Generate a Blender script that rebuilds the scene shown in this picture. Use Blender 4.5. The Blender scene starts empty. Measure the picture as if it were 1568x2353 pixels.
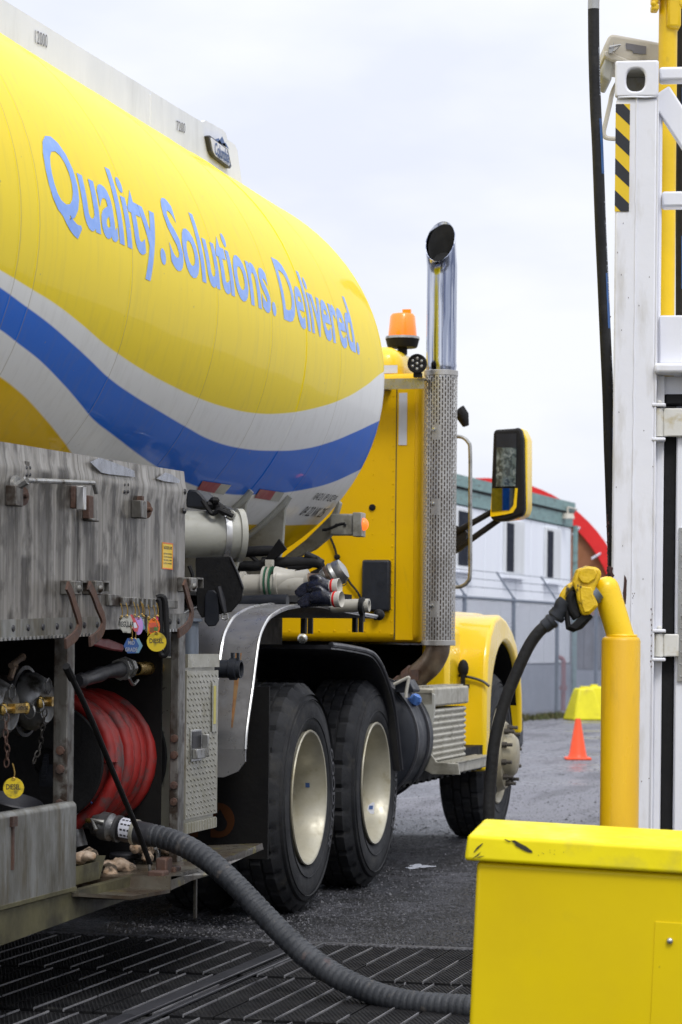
import bpy, bmesh, math, random
from mathutils import Vector, Matrix
random.seed(7)
sc = bpy.context.scene
R_ = math.radians
# ---------------------------------------------------------------- camera, sky, sun, exposure
F, CX, CY, H, RHO = 5900.0, 784.0, 1480.0, 1.2, 0.010
TH = math.atan(1486 / F); SN = math.sin(TH); CS = math.cos(TH)
cam = bpy.data.cameras.new('camera'); camo = bpy.data.objects.new('camera', cam)
sc.collection.objects.link(camo); sc.camera = camo
cam.sensor_fit = 'HORIZONTAL'; cam.sensor_width = 36; cam.lens = F / 1568 * 36
_dx, _dy = (CX - 784), -(CY - 1176.5)
cam.shift_x = -303.5 * math.sin(RHO) / 1568
cam.shift_y = 303.5 * math.cos(RHO) / 1568
camo.location = (0, 0, H)
camo.rotation_mode = 'XYZ'
m3 = Matrix.Rotation(TH, 3, 'Z') @ Matrix.Rotation(R_(90), 3, 'X') @ Matrix.Rotation(RHO, 3, 'Z')
camo.rotation_euler = m3.to_euler()
cam.clip_start = 0.1; cam.clip_end = 3000
cam.dof.use_dof = True; cam.dof.focus_distance = 9.6; cam.dof.aperture_fstop = 11

SUN_EL, SUN_AZ = 52.0, 150.0      # azimuth measured from +Y towards +X: behind and right of the camera
w = bpy.data.worlds.new('World'); sc.world = w; w.use_nodes = True
nt = w.node_tree; nt.nodes.clear()
out = nt.nodes.new('ShaderNodeOutputWorld'); bg = nt.nodes.new('ShaderNodeBackground')
sky = nt.nodes.new('ShaderNodeTexSky'); sky.sky_type = 'NISHITA'; sky.sun_disc = False
sky.sun_elevation = R_(SUN_EL); sky.sun_rotation = R_(SUN_AZ)
geo = nt.nodes.new('ShaderNodeTexCoord'); sep = nt.nodes.new('ShaderNodeSeparateXYZ')
nt.links.new(geo.outputs['Generated'], sep.inputs[0])
mx = nt.nodes.new('ShaderNodeMath'); mx.operation = 'MAXIMUM'; mx.inputs[1].default_value = 0
nt.links.new(sep.outputs['Z'], mx.inputs[0])
pw = nt.nodes.new('ShaderNodeMath'); pw.operation = 'MULTIPLY'; nt.links.new(mx.outputs[0], pw.inputs[0]); nt.links.new(mx.outputs[0], pw.inputs[1])
ma = nt.nodes.new('ShaderNodeMath'); ma.operation = 'MULTIPLY_ADD'; nt.links.new(pw.outputs[0], ma.inputs[0])
ma.inputs[1].default_value = 12.0; ma.inputs[2].default_value = 9.75       # overcast: brighter towards the zenith
mp = nt.nodes.new('ShaderNodeMapping'); mp.inputs['Scale'].default_value = (1, 1, 2.6); nt.links.new(geo.outputs['Generated'], mp.inputs[0])
cn = nt.nodes.new('ShaderNodeTexNoise'); cn.inputs['Scale'].default_value = 5.0; cn.inputs['Detail'].default_value = 5; cn.inputs['Roughness'].default_value = .5
nt.links.new(mp.outputs[0], cn.inputs['Vector'])
cr = nt.nodes.new('ShaderNodeValToRGB'); cr.color_ramp.elements[0].position = .36; cr.color_ramp.elements[1].position = .58
cr.color_ramp.elements[0].color = (.80, .835, .955, 1); cr.color_ramp.elements[1].color = (.95, .965, 1.01, 1)
nt.links.new(cn.outputs['Fac'], cr.inputs[0])
vm = nt.nodes.new('ShaderNodeVectorMath'); vm.operation = 'SCALE'; nt.links.new(cr.outputs[0], vm.inputs[0]); nt.links.new(ma.outputs[0], vm.inputs['Scale'])
mixs = nt.nodes.new('ShaderNodeMix'); mixs.data_type = 'RGBA'; mixs.inputs['Factor'].default_value = .94
nt.links.new(sky.outputs[0], mixs.inputs['A']); nt.links.new(vm.outputs[0], mixs.inputs['B'])
nt.links.new(mixs.outputs['Result'], bg.inputs[0]); bg.inputs[1].default_value = 0.10
nt.links.new(bg.outputs[0], out.inputs[0])
sl = bpy.data.lights.new('sun', 'SUN'); sl.energy = 1.5; sl.angle = R_(16); sl.color = (1, .97, .93)
so = bpy.data.objects.new('sun', sl); sc.collection.objects.link(so)
sd = Vector((math.sin(R_(SUN_AZ)) * math.cos(R_(SUN_EL)), math.cos(R_(SUN_AZ)) * math.cos(R_(SUN_EL)), math.sin(R_(SUN_EL))))
so.rotation_euler = sd.to_track_quat('Z', 'Y').to_euler(); so.location = sd * 40
sc.view_settings.view_transform = 'Standard'; sc.view_settings.look = 'None'
sc.view_settings.gamma = 1; sc.view_settings.exposure = 0.10; sc.view_settings.use_curve_mapping = False

# ---------------------------------------------------------------- where things stand (truck runs along +Y, camera over the origin)
def ray(px, py):
    dx, dy = px - CX, py - CY; a = dx + RHO * dy; b = dy - RHO * dx; L = a / F
    return Vector((L * CS - SN, L * SN + CS, -b / F))
CAM = Vector((0, 0, H))
def pX(px, py, X): d = ray(px, py); return CAM + d * (X / d.x)
def pY(px, py, Y): d = ray(px, py); return CAM + d * (Y / d.y)
def pZ(px, py, Z): d = ray(px, py); return CAM + d * ((Z - H) / d.z)
def pD(px, py, D): return CAM + ray(px, py) * D
TX, TZ, TA, TB = -4.18, 2.54, 1.2, 1.05
def tankhit(px, py):
    d = ray(px, py); a = (d.x / TA) ** 2 + (d.z / TB) ** 2
    b = 2 * (-d.x * TX / TA ** 2 + d.z * (H - TZ) / TB ** 2); c = (TX / TA) ** 2 + ((H - TZ) / TB) ** 2 - 1
    q = b * b - 4 * a * c; D = (-b - math.sqrt(max(q, 0))) / 2 / a
    return CAM + d * D

# ---------------------------------------------------------------- materials
MATS = {}
def mat(name, col, rough=.5, metal=0, col2=None, ns=3, st=(1, 1, 1), lo=.35, hi=.65, dirt_or_reflection=None, ds=8, dst=(1, 1, 1),
        dlo=.58, dhi=.72, bump=0, bs=60, coat=0, rvar=.12, emit=None, spec=.5, bst=(1, 1, 1), damt=1.0, second=None):
    m = bpy.data.materials.new(name); m.use_nodes = True; t = m.node_tree; N = t.nodes.new; Lk = t.links.new
    p = t.nodes['Principled BSDF']; p.inputs['Metallic'].default_value = metal
    p.inputs['Coat Weight'].default_value = coat; p.inputs['Coat Roughness'].default_value = .06
    p.inputs['Specular IOR Level'].default_value = spec
    g = N('ShaderNodeNewGeometry')
    def noise(scale, stretch, detail=6):
        mp = N('ShaderNodeMapping'); mp.inputs['Scale'].default_value = stretch; Lk(g.outputs['Position'], mp.inputs[0])
        n = N('ShaderNodeTexNoise'); n.inputs['Scale'].default_value = scale; n.inputs['Detail'].default_value = detail; n.inputs['Roughness'].default_value = .6
        Lk(mp.outputs[0], n.inputs['Vector']); return n
    def ramp(n, a, b):
        r = N('ShaderNodeMapRange'); r.inputs['From Min'].default_value = a; r.inputs['From Max'].default_value = b
        Lk(n.outputs['Fac'], r.inputs['Value']); return r
    def mixc(f, a, b, amt=1.0):
        x = N('ShaderNodeMix'); x.data_type = 'RGBA'
        if amt != 1.0:
            mm = N('ShaderNodeMath'); mm.operation = 'MULTIPLY'; Lk(f, mm.inputs[0]); mm.inputs[1].default_value = amt; f = mm.outputs[0]
        Lk(f, x.inputs['Factor'])
        for k, v in (('A', a), ('B', b)):
            if isinstance(v, tuple): x.inputs[k].default_value = (*v, 1)
            else: Lk(v, x.inputs[k])
        return x.outputs['Result']
    if col2 is None: col2 = tuple(c * .82 for c in col)
    n1 = noise(ns, st); c = mixc(ramp(n1, lo, hi).outputs[0], col, col2)
    if dirt_or_reflection:
        n2 = noise(ds, dst, 8); c = mixc(ramp(n2, dlo, dhi).outputs[0], c, dirt_or_reflection, damt)
    if second:
        (c3, s3, st3, a3, b3) = second
        n4 = noise(s3, st3, 8); c = mixc(ramp(n4, a3, b3).outputs[0], c, c3)
    Lk(c, p.inputs['Base Color'])
    rr = N('ShaderNodeMapRange'); rr.inputs['To Min'].default_value = max(.02, rough - rvar); rr.inputs['To Max'].default_value = min(1, rough + rvar)
    n3 = noise(ns * 4, st, 3); Lk(n3.outputs['Fac'], rr.inputs['Value']); rr.inputs['From Min'].default_value = .3; rr.inputs['From Max'].default_value = .7
    Lk(rr.outputs[0], p.inputs['Roughness'])
    if bump:
        nb = noise(bs, bst, 4); bp = N('ShaderNodeBump'); bp.inputs['Strength'].default_value = bump; bp.inputs['Distance'].default_value = .01
        Lk(nb.outputs['Fac'], bp.inputs['Height']); Lk(bp.outputs[0], p.inputs['Normal'])
    if emit:
        p.inputs['Emission Color'].default_value = (*emit[0], 1); p.inputs['Emission Strength'].default_value = emit[1]
    if name == 'stained_aluminium_door':      # drip stains that start under the bolted fittings
        sx_ = N('ShaderNodeSeparateXYZ'); Lk(g.outputs['Position'], sx_.inputs[0]); tot = None
        wn = noise(9, (1, 2, 1.2), 4); wob = N('ShaderNodeMath'); wob.operation = 'MULTIPLY_ADD'; Lk(wn.outputs['Fac'], wob.inputs[0]); wob.inputs[1].default_value = .10; Lk(sx_.outputs['Y'], wob.inputs[2])
        for (y_, z_, w_2, l_) in ((7.24, 1.66, .07, .40), (7.93, 1.66, .06, .5), (7.80, 1.62, .04, .35), (8.30, 1.62, .08, .35), (8.62, 1.70, .03, .3), (8.36, 1.72, .035, .3), (7.5, 1.72, .06, .5), (7.35, 1.45, .05, .25), (8.05, 1.45, .09, .25), (8.78, 1.5, .05, .3), (8.15, 1.72, .03, .5), (7.65, 1.74, .04, .45)):
            a = N('ShaderNodeMath'); a.operation = 'SUBTRACT'; Lk(wob.outputs[0], a.inputs[0]); a.inputs[1].default_value = y_ + .05
            b = N('ShaderNodeMath'); b.operation = 'ABSOLUTE'; Lk(a.outputs[0], b.inputs[0])
            c1 = N('ShaderNodeMapRange'); c1.inputs['From Min'].default_value = w_2 * 1.25; c1.inputs['From Max'].default_value = w_2 * .5; Lk(b.outputs[0], c1.inputs['Value'])
            d1 = N('ShaderNodeMapRange'); d1.inputs['From Min'].default_value = z_ - l_; d1.inputs['From Max'].default_value = z_ - .06; Lk(sx_.outputs['Z'], d1.inputs['Value'])
            e1 = N('ShaderNodeMapRange'); e1.inputs['From Min'].default_value = z_ + .015; e1.inputs['From Max'].default_value = z_; Lk(sx_.outputs['Z'], e1.inputs['Value'])
            f1 = N('ShaderNodeMath'); f1.operation = 'MULTIPLY'; Lk(c1.outputs[0], f1.inputs[0]); Lk(d1.outputs[0], f1.inputs[1])
            f2 = N('ShaderNodeMath'); f2.operation = 'MULTIPLY'; Lk(f1.outputs[0], f2.inputs[0]); Lk(e1.outputs[0], f2.inputs[1])
            if tot is None: tot = f2
            else:
                m2 = N('ShaderNodeMath'); m2.operation = 'MAXIMUM'; Lk(tot.outputs[0], m2.inputs[0]); Lk(f2.outputs[0], m2.inputs[1]); tot = m2
        brk = ramp(noise(14, (3, 3, .6), 8), .30, .48); m5 = N('ShaderNodeMath'); m5.operation = 'MULTIPLY'; Lk(tot.outputs[0], m5.inputs[0]); Lk(brk.outputs[0], m5.inputs[1])
        c = mixc(m5.outputs[0], c, (.032, .027, .022), .92); Lk(c, p.inputs['Base Color'])
    MATS[name] = m; return m

YEL = (.86, .60, .004)
M_cab = mat('cab_yellow_paint', (.78, .47, .0), .45, spec=.2, col2=(.70, .41, .0), ns=1.5, dirt_or_reflection=(.30, .19, .02), ds=5, dst=(3, 3, .6), dlo=.62, dhi=.85, coat=.12, bump=.03, bs=8, damt=.8)
M_hood = mat('hood_yellow_paint', (.88, .60, .004), .3, col2=(.84, .56, .004), ns=1.2, coat=.5)
M_roofy = mat('roof_yellow', (.9, .62, .004), .35, coat=.4)
M_bin = mat('bin_yellow_plastic', (.74, .56, .0), .5, spec=.22, col2=(.66, .48, .0), ns=1.6, dirt_or_reflection=(.40, .32, .03), ds=5, dlo=.62, dhi=.9, bump=.04, bs=9, coat=.1, damt=.5,
            second=((.05, .045, .02), 22, (1, 1, .6), .75, .78))
M_binlid = mat('bin_lid_plastic', (.86, .73, .002), .42, spec=.3, col2=(.77, .63, .002), ns=4, dirt_or_reflection=(.42, .36, .06), ds=9, dlo=.52, dhi=.80, bump=.08, bs=30, damt=.7)
M_boll = mat('bollard_yellow', (.76, .45, .003), .36, col2=(.68, .38, .003), ns=4, st=(2, 2, .4), dirt_or_reflection=(.25, .14, .02), ds=9, dst=(2, 2, .3), dlo=.56, dhi=.80, bump=.10, bs=220, damt=.6, second=((.90, .66, .10), 90, (1, 1, 1), .70, .74))
M_pipey = mat('holder_pipe_yellow', (.88, .58, .006), .35, col2=(.82, .52, .006), ns=8, dirt_or_reflection=(.30, .2, .03), ds=20, dlo=.64, dhi=.8, damt=.6, bump=.06, bs=80)
M_nozy = mat('nozzle_yellow', (.78, .52, .01), .42, col2=(.6, .38, .01), ns=18, dirt_or_reflection=(.03, .025, .015), ds=26, dst=(1, 1, .7), dlo=.56, dhi=.63, bump=.3, bs=60)
M_mast = mat('mast_yellow', (.80, .52, .004), .4, dirt_or_reflection=(.35, .22, .02), ds=10, dlo=.62, dhi=.8, bump=.1, bs=60)
M_white = mat('container_white_paint', (.80, .81, .86), .42, col2=(.74, .75, .80), ns=3, st=(1, 1, .5), dirt_or_reflection=(.42, .39, .32), ds=7, dst=(2, 2, .45), dlo=.55, dhi=.82, bump=.08, bs=25, damt=.7,
              second=((.10, .055, .035), 30, (1, 1, .6), .74, .76))
M_weld = mat('weld_bead', (.62, .62, .62), .5, dirt_or_reflection=(.2, .17, .13), ds=40, dlo=.5, dhi=.65, bump=.4, bs=120)
M_hinge = mat('hinge_white', (.74, .73, .68), .45, dirt_or_reflection=(.42, .33, .12), ds=14, dlo=.52, dhi=.72, bump=.1, bs=50)
M_black = mat('black_rubber', (.008, .008, .009), .6, col2=(.012, .012, .013), ns=10, bump=.15, bs=80, spec=.22)
M_hose = mat('hose_dark_rubber', (.010, .010, .011), .55, col2=(.018, .018, .019), ns=10, dirt_or_reflection=(.035, .033, .03), ds=12, dlo=.6, dhi=.85, bump=.25, bs=90, spec=.25)
M_bighose = mat('grey_ribbed_hose', (.022, .025, .031), .6, col2=(.050, .054, .062), ns=9, dirt_or_reflection=(.14, .12, .10), ds=16, dlo=.62, dhi=.8, bump=.25, bs=110, second=((.13, .05, .04), 4, (1, 1, 1), .66, .78))
M_tyre = mat('tyre_rubber', (.016, .017, .020), .8, col2=(.036, .037, .040), ns=7, dirt_or_reflection=(.075, .070, .06), ds=9, dlo=.55, dhi=.8, bump=.3, bs=50, damt=.6, spec=.25)
M_rim = mat('rim_cream_metal', (.50, .48, .40), .42, metal=.3, col2=(.38, .35, .25), ns=5, dirt_or_reflection=(.22, .18, .10), ds=10, dlo=.58, dhi=.8, damt=.7, bump=.05)
M_hub = mat('hub_cream', (.36, .32, .22), .45, metal=.2, dirt_or_reflection=(.25, .18, .08), ds=14, dlo=.55, dhi=.75)
M_lug = mat('lug_rubber', (.09, .08, .07), .55, metal=.5)
M_dark = mat('chassis_black', (.006, .006, .007), .7, col2=(.010, .0095, .009), ns=4, bump=.2, bs=30, spec=.15)
M_plast = mat('dark_plastic', (.013, .015, .021), .5, col2=(.020, .023, .030), ns=4, bump=.1, spec=.3)
M_fend2 = mat('grey_plastic_fender', (.024, .025, .030), .42, col2=(.036, .036, .042), ns=4, bump=.1, spec=.35)
M_alu = mat('stained_aluminium_door', (.37, .355, .33), .42, metal=.4, col2=(.19, .175, .155), ns=2.2, st=(0, 16, .35), lo=.36, hi=.66, dirt_or_reflection=(.035, .030, .025), ds=3, dst=(0, 7, .38), dlo=.50, dhi=.70, bump=.03, bs=30, bst=(4, 4, 1), damt=.8,
            second=((.055, .048, .040), 5, (0, 2.4, 1.5), .50, .66))
M_alu2 = mat('worn_aluminium_frame', (.22, .215, .20), .42, metal=.45, col2=(.09, .085, .075), ns=7, st=(2, 2, .6), lo=.40, hi=.60, dirt_or_reflection=(.045, .032, .024), ds=14, dlo=.50, dhi=.62, bump=.1, bs=40)
M_tray = mat('dirty_tray_aluminium', (.27, .275, .265), .42, metal=.4, col2=(.11, .105, .085), ns=3, st=(3, 3, 1.2), dirt_or_reflection=(.10, .08, .04), ds=5, dst=(4, 4, .6), dlo=.52, dhi=.72, bump=.06, bs=20)
M_ledge = mat('rusty_yellow_ledge', (.13, .12, .095), .36, metal=.4, col2=(.055, .035, .02), ns=6, dirt_or_reflection=(.26, .22, .03), ds=9, dlo=.58, dhi=.70, bump=.15, bs=50)
M_sill = mat('olive_dirty_sill', (.13, .12, .06), .5, metal=.2, col2=(.06, .055, .03), ns=6, dirt_or_reflection=(.03, .028, .02), ds=5, dlo=.5, dhi=.7)
M_fend = mat('brushed_fender', (.30, .30, .31), .36, metal=.55, col2=(.22, .215, .22), ns=6, st=(1, 1, 1), dirt_or_reflection=(.13, .10, .075), ds=5, dlo=.55, dhi=.8, bump=.04, bs=60, damt=.6)
M_edge = mat('bright_rolled_edge', (.62, .62, .62), .32, metal=.7)
M_chq = mat('chequer_plate', (.42, .41, .35), .36, metal=.5, col2=(.34, .33, .26), ns=6, dirt_or_reflection=(.24, .21, .12), ds=10, dlo=.55, dhi=.8)
M_chrome = mat('chrome', (.62, .64, .70), .14, metal=1, col2=(.30, .33, .42), ns=7, st=(5, 5, .12), lo=.42, hi=.58, rvar=.04, dirt_or_reflection=(.12, .14, .22), ds=9, dst=(6, 6, .15), dlo=.54, dhi=.62)  # dark vertical streaks paint reflected surroundings into the chrome colour
M_guard = mat('heat_shield_steel', (.46, .45, .43), .36, metal=.6, col2=(.34, .33, .31), ns=8, bump=.05)
M_steeld = mat('shaded_steel_copy', (.20, .205, .21), .42, metal=.6, col2=(.12, .12, .125), ns=12, dirt_or_reflection=(.03, .027, .022), ds=16, dlo=.52, dhi=.66)  # copy of the bare steel, darkened for the shade inside the cabinet
M_chain = mat('dull_chain', (.07, .065, .06), .5, metal=.6)
M_steel = mat('bare_steel', (.42, .42, .41), .34, metal=.8, col2=(.30, .30, .29), ns=14, dirt_or_reflection=(.10, .08, .06), ds=14, dlo=.58, dhi=.72)
M_rust = mat('rusty_steel', (.10, .05, .032), .7, metal=.2, col2=(.09, .055, .045), ns=22, dirt_or_reflection=(.05, .04, .035), ds=14, dlo=.55, dhi=.7, bump=.3)
M_rustpipe = mat('heated_elbow', (.20, .16, .12), .45, metal=.6, col2=(.12, .075, .05), ns=9, bump=.1)
M_grey = mat('grey_green_paint', (.40, .40, .36), .45, col2=(.34, .34, .30), ns=6, dirt_or_reflection=(.20, .18, .13), ds=12, dlo=.58, dhi=.8, bump=.05)
M_pipew = mat('cream_pipe_paint', (.50, .48, .42), .4, dirt_or_reflection=(.25, .2, .12), ds=12, dlo=.58, dhi=.78)
M_green = mat('green_gasket', (.03, .13, .07), .5)
M_sad = mat('saddle_grey', (.36, .35, .30), .45, metal=.2, col2=(.24, .23, .19), ns=6, dirt_or_reflection=(.10, .09, .06), ds=9, dlo=.52, dhi=.72)
M_rail = mat('spill_rail_paint', (.80, .82, .86), .4, col2=(.70, .73, .79), ns=1.5, st=(1, 1, .5), dirt_or_reflection=(.40, .42, .46), ds=3, dst=(1, 2, .5), dlo=.5, dhi=.8, damt=.5)
M_red = mat('red_hose_rubber', (.30, .012, .010), .5, col2=(.20, .016, .014), ns=9, dirt_or_reflection=(.09, .05, .05), ds=9, dlo=.52, dhi=.64, bump=.08, bs=60)
M_brass = mat('brass', (.62, .42, .12), .32, metal=.85, col2=(.42, .27, .08), ns=16)
M_bronze = mat('brown_bronze', (.13, .09, .07), .45, metal=.6, col2=(.20, .15, .11), ns=16)
M_redh = mat('dark_red_handle', (.26, .02, .025), .45)
M_beige = mat('floodlight_beige', (.58, .55, .48), .5, col2=(.50, .47, .40), ns=8, dirt_or_reflection=(.26, .24, .20), ds=9, dlo=.58, dhi=.75)
M_amber = mat('amber_lens', (.95, .26, .0), .3, emit=((1, .20, 0), .35), coat=.6)
M_lamp = mat('lit_marker_lens', (.9, .12, .02), .3, emit=((1, .16, .02), 1.3))
M_lampy = mat('lit_front_marker', (.9, .35, .02), .3, emit=((1, .42, .05), 1.6))
M_glassd = mat('mirror_glass', (.30, .36, .38), .03, metal=1, rvar=.01, col2=(.2, .25, .26), ns=40)
M_decalw = mat('white_reflective_tape', (.66, .68, .76), .35, rvar=.03)
M_decalr = mat('red_tape', (.34, .035, .05), .4)
M_decalc = mat('dull_cream_tape', (.42, .42, .36), .4)
M_ink = mat('black_print', (.02, .02, .025), .5)
M_inkgrey = mat('grey_print', (.13, .13, .16), .5)
M_inkblue = mat('blue_print', (.05, .11, .30), .5)
M_inkw = mat('pale_print', (.32, .34, .38), .5)
M_inkdull = mat('orange_print', (.06, .022, .008), .7, spec=.1)
M_stblue = mat('blue_stripe', (.02, .09, .26), .45, col2=(.02, .06, .17), ns=20)
M_sticky = mat('sign_yellow', (.80, .56, .01), .45, col2=(.74, .50, .01), dirt_or_reflection=(.3, .22, .03), ds=30, dlo=.64, dhi=.78)
M_stickk = mat('sign_black', (.015, .016, .022), .5)
M_orange = mat('cone_orange', (.88, .085, .015), .45, col2=(.8, .075, .015), ns=6, dirt_or_reflection=(.3, .08, .05), ds=9, dlo=.62, dhi=.85, damt=.5)
M_chock = mat('yellow_block_plastic', (.80, .72, .01), .5, dirt_or_reflection=(.5, .4, .03), ds=7, dlo=.6, dhi=.8)
M_galv = mat('galvanised', (.17, .20, .25), .55, metal=.3)
M_wire = mat('fence_wire', (.20, .22, .27), .5, metal=.3)
M_bwall = mat('building_wall', (.84, .87, .93), .6, col2=(.79, .82, .89), ns=1.2, st=(1, 1, .4))
M_bskirt = mat('building_skirt', (.34, .37, .44), .7, col2=(.28, .31, .37), ns=3)
M_teal = mat('teal_fascia', (.20, .32, .31), .6, col2=(.15, .25, .25), ns=3, st=(1, 1, 5), dirt_or_reflection=(.10, .12, .11), ds=4, dst=(1, 1, 6), dlo=.55, dhi=.7)
M_darkwin = mat('window_dark', (.02, .024, .038), .7, spec=.08)
M_curt = mat('window_curtain', (.72, .74, .76), .7, st=(8, 8, .2))
M_tent = mat('red_fabric', (.72, .012, .012), .6, col2=(.62, .01, .01), ns=2)
M_brown = mat('brown_fabric', (.28, .11, .045), .75, col2=(.24, .095, .04), ns=1.5)
M_greyb = mat('grey_container_wall', (.20, .20, .22), .7, col2=(.15, .15, .17), ns=2)
M_glove = mat('black_pvc_glove', (.010, .012, .022), .25, col2=(.018, .02, .035), ns=14, bump=.3, bs=40)
M_glovec = mat('white_knit_cuff', (.62, .60, .55), .8, bump=.2, bs=200)
M_rag = mat('dirty_cloth', (.52, .42, .33), .9, col2=(.30, .19, .11), ns=18, dirt_or_reflection=(.06, .045, .03), ds=16, dlo=.52, dhi=.62, bump=.4, bs=70)
M_valve = mat('blue_plastic_cap', (.08, .20, .55), .45)
M_bolt = mat('stainless_bolt', (.55, .56, .54), .25, metal=.9)
M_step = mat('beige_step_metal', (.40, .385, .32), .42, metal=.25, col2=(.32, .30, .24), ns=6, dirt_or_reflection=(.16, .14, .09), ds=9, dlo=.54, dhi=.74)
M_twhite = mat('tag_white', (.42, .42, .38), .55, dirt_or_reflection=(.06, .06, .05), ds=40, dlo=.52, dhi=.62)
M_tred = mat('tag_red', (.55, .09, .10), .5); M_tpurp = mat('tag_lilac', (.50, .30, .70), .5); M_tlb = mat('tag_light_blue', (.18, .35, .48), .5)
M_tor = mat('tag_orange', (.85, .16, .015), .5); M_tbl = mat('tag_blue', (.03, .09, .28), .5, dirt_or_reflection=(.02, .04, .08), ds=30, dlo=.55, dhi=.7); M_tye = mat('tag_yellow', (.68, .50, .01), .5, dirt_or_reflection=(.22, .17, .02), ds=30, dlo=.52, dhi=.66)
M_tbr = mat('tag_brown', (.25, .09, .03), .5); M_tgr = mat('tag_green', (.08, .22, .06), .5); M_tpink = mat('tag_pink', (.8, .05, .25), .5)
M_stone = mat('gravel_stone', (.015, .015, .017), .55, col2=(.12, .12, .135), ns=70, lo=.45, hi=.6)
M_grassm = mat('weeds', (.045, .065, .015), .7, col2=(.10, .085, .03), ns=5)

# tank livery: paint areas, the lowest yellow darkened for shade, split by measured curves of height over length
def livery():
    m = bpy.data.materials.new('tank_livery'); m.use_nodes = True; t = m.node_tree; N = t.nodes.new; Lk = t.links.new
    p = t.nodes['Principled BSDF']; g = N('ShaderNodeNewGeometry'); s = N('ShaderNodeSeparateXYZ'); Lk(g.outputs['Position'], s.inputs[0])
    Y0, Y1, Z0, Z1 = 6.0, 13.4, 1.3, 3.3
    mr = N('ShaderNodeMapRange'); mr.inputs['From Min'].default_value = Y0; mr.inputs['From Max'].default_value = Y1; Lk(s.outputs['Y'], mr.inputs['Value'])
    def bound(pts):
        fc = N('ShaderNodeFloatCurve'); Lk(mr.outputs[0], fc.inputs['Value']); cv = fc.mapping.curves[0]
        P = [((y - Y0) / (Y1 - Y0), (z - Z0) / (Z1 - Z0)) for y, z in pts]
        cv.points[0].location = P[0]; cv.points[1].location = P[-1]
        for q in P[1:-1]: cv.points.new(*q)
        fc.mapping.update()
        b = N('ShaderNodeMapRange'); b.inputs['To Min'].default_value = Z0; b.inputs['To Max'].default_value = Z1; Lk(fc.outputs[0], b.inputs['Value'])
        c = N('ShaderNodeMath'); c.operation = 'SUBTRACT'; Lk(s.outputs['Z'], c.inputs[0]); Lk(b.outputs[0], c.inputs[1])
        d = N('ShaderNodeMapRange'); d.inputs['From Min'].default_value = -.003; d.inputs['From Max'].default_value = .003; Lk(c.outputs[0], d.inputs['Value'])
        return d.outputs[0]
    B1 = [(6, 2.42), (7.5, 2.354), (7.76, 2.335), (8.01, 2.316), (8.275, 2.285), (8.53, 2.25), (8.705, 2.232), (9.04, 2.204), (9.39, 2.185), (9.76, 2.172), (10.11, 2.17), (10.49, 2.18), (10.9, 2.213), (11.41, 2.283), (11.89, 2.375), (12.28, 2.476), (12.6, 2.57), (13.4, 2.72)]
    B2 = [(6, 2.42), (7.53, 2.304), (7.76, 2.278), (8.0, 2.251), (8.24, 2.217), (8.47, 2.183), (8.72, 2.145), (9.01, 2.116), (9.4, 2.086), (9.77, 2.06), (10.15, 2.038), (10.58, 2.037), (11.12, 2.066), (11.49, 2.102), (11.86, 2.161), (12.23, 2.239), (12.5, 2.3), (13.4, 2.5)]
    B3 = [(6, 2.31), (7.64, 2.185), (7.8, 2.165), (8.035, 2.135), (8.35, 2.082), (8.59, 2.038), (8.75, 2.008), (9.06, 1.971), (9.56, 1.918), (9.77, 1.899), (10.23, 1.869), (10.87, 1.858), (11.2, 1.874), (11.55, 1.902), (11.9, 1.939), (12.24, 1.99), (12.5, 2.05), (13.4, 2.3)]
    B4 = [(6, 2.2), (7.8, 2.054), (7.99, 2.03), (8.17, 2.002), (8.4, 1.961), (8.655, 1.915), (8.806, 1.886), (9.3, 1.80), (10, 1.74), (11, 1.735), (11.57, 1.757), (12.04, 1.775), (12.5, 1.80), (13.4, 1.85)]
    def mix(f, a, b):
        x = N('ShaderNodeMix'); x.data_type = 'RGBA'; Lk(f, x.inputs['Factor'])
        for k, v in (('A', a), ('B', b)):
            if isinstance(v, tuple): x.inputs[k].default_value = (*v, 1)
            else: Lk(v, x.inputs[k])
        return x.outputs['Result']
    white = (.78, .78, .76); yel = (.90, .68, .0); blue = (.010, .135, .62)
    c = mix(bound(B4), (.80, .50, .0), white); c = mix(bound(B3), c, blue); c = mix(bound(B2), c, white); c = mix(bound(B1), c, yel)  # lowest yellow is the same paint with shade and ground reflection coloured in
    mp = N('ShaderNodeMapping'); mp.inputs['Scale'].default_value = (4, 4, .5); Lk(g.outputs['Position'], mp.inputs[0])
    n = N('ShaderNodeTexNoise'); n.inputs['Scale'].default_value = 6; n.inputs['Detail'].default_value = 8; Lk(mp.outputs[0], n.inputs['Vector'])
    r = N('ShaderNodeMapRange'); r.inputs['From Min'].default_value = .5; r.inputs['From Max'].default_value = .8; r.inputs['To Max'].default_value = .13; Lk(n.outputs['Fac'], r.inputs['Value'])
    c = mix(r.outputs[0], c, (.22, .19, .12))
    n2 = N('ShaderNodeTexNoise'); n2.inputs['Scale'].default_value = 26; n2.inputs['Detail'].default_value = 8; Lk(g.outputs['Position'], n2.inputs['Vector'])
    r2 = N('ShaderNodeMapRange'); r2.inputs['From Min'].default_value = .72; r2.inputs['From Max'].default_value = .76; r2.inputs['To Max'].default_value = .5; Lk(n2.outputs['Fac'], r2.inputs['Value'])
    c = mix(r2.outputs[0], c, (.30, .24, .12))
    acc = None
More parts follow.
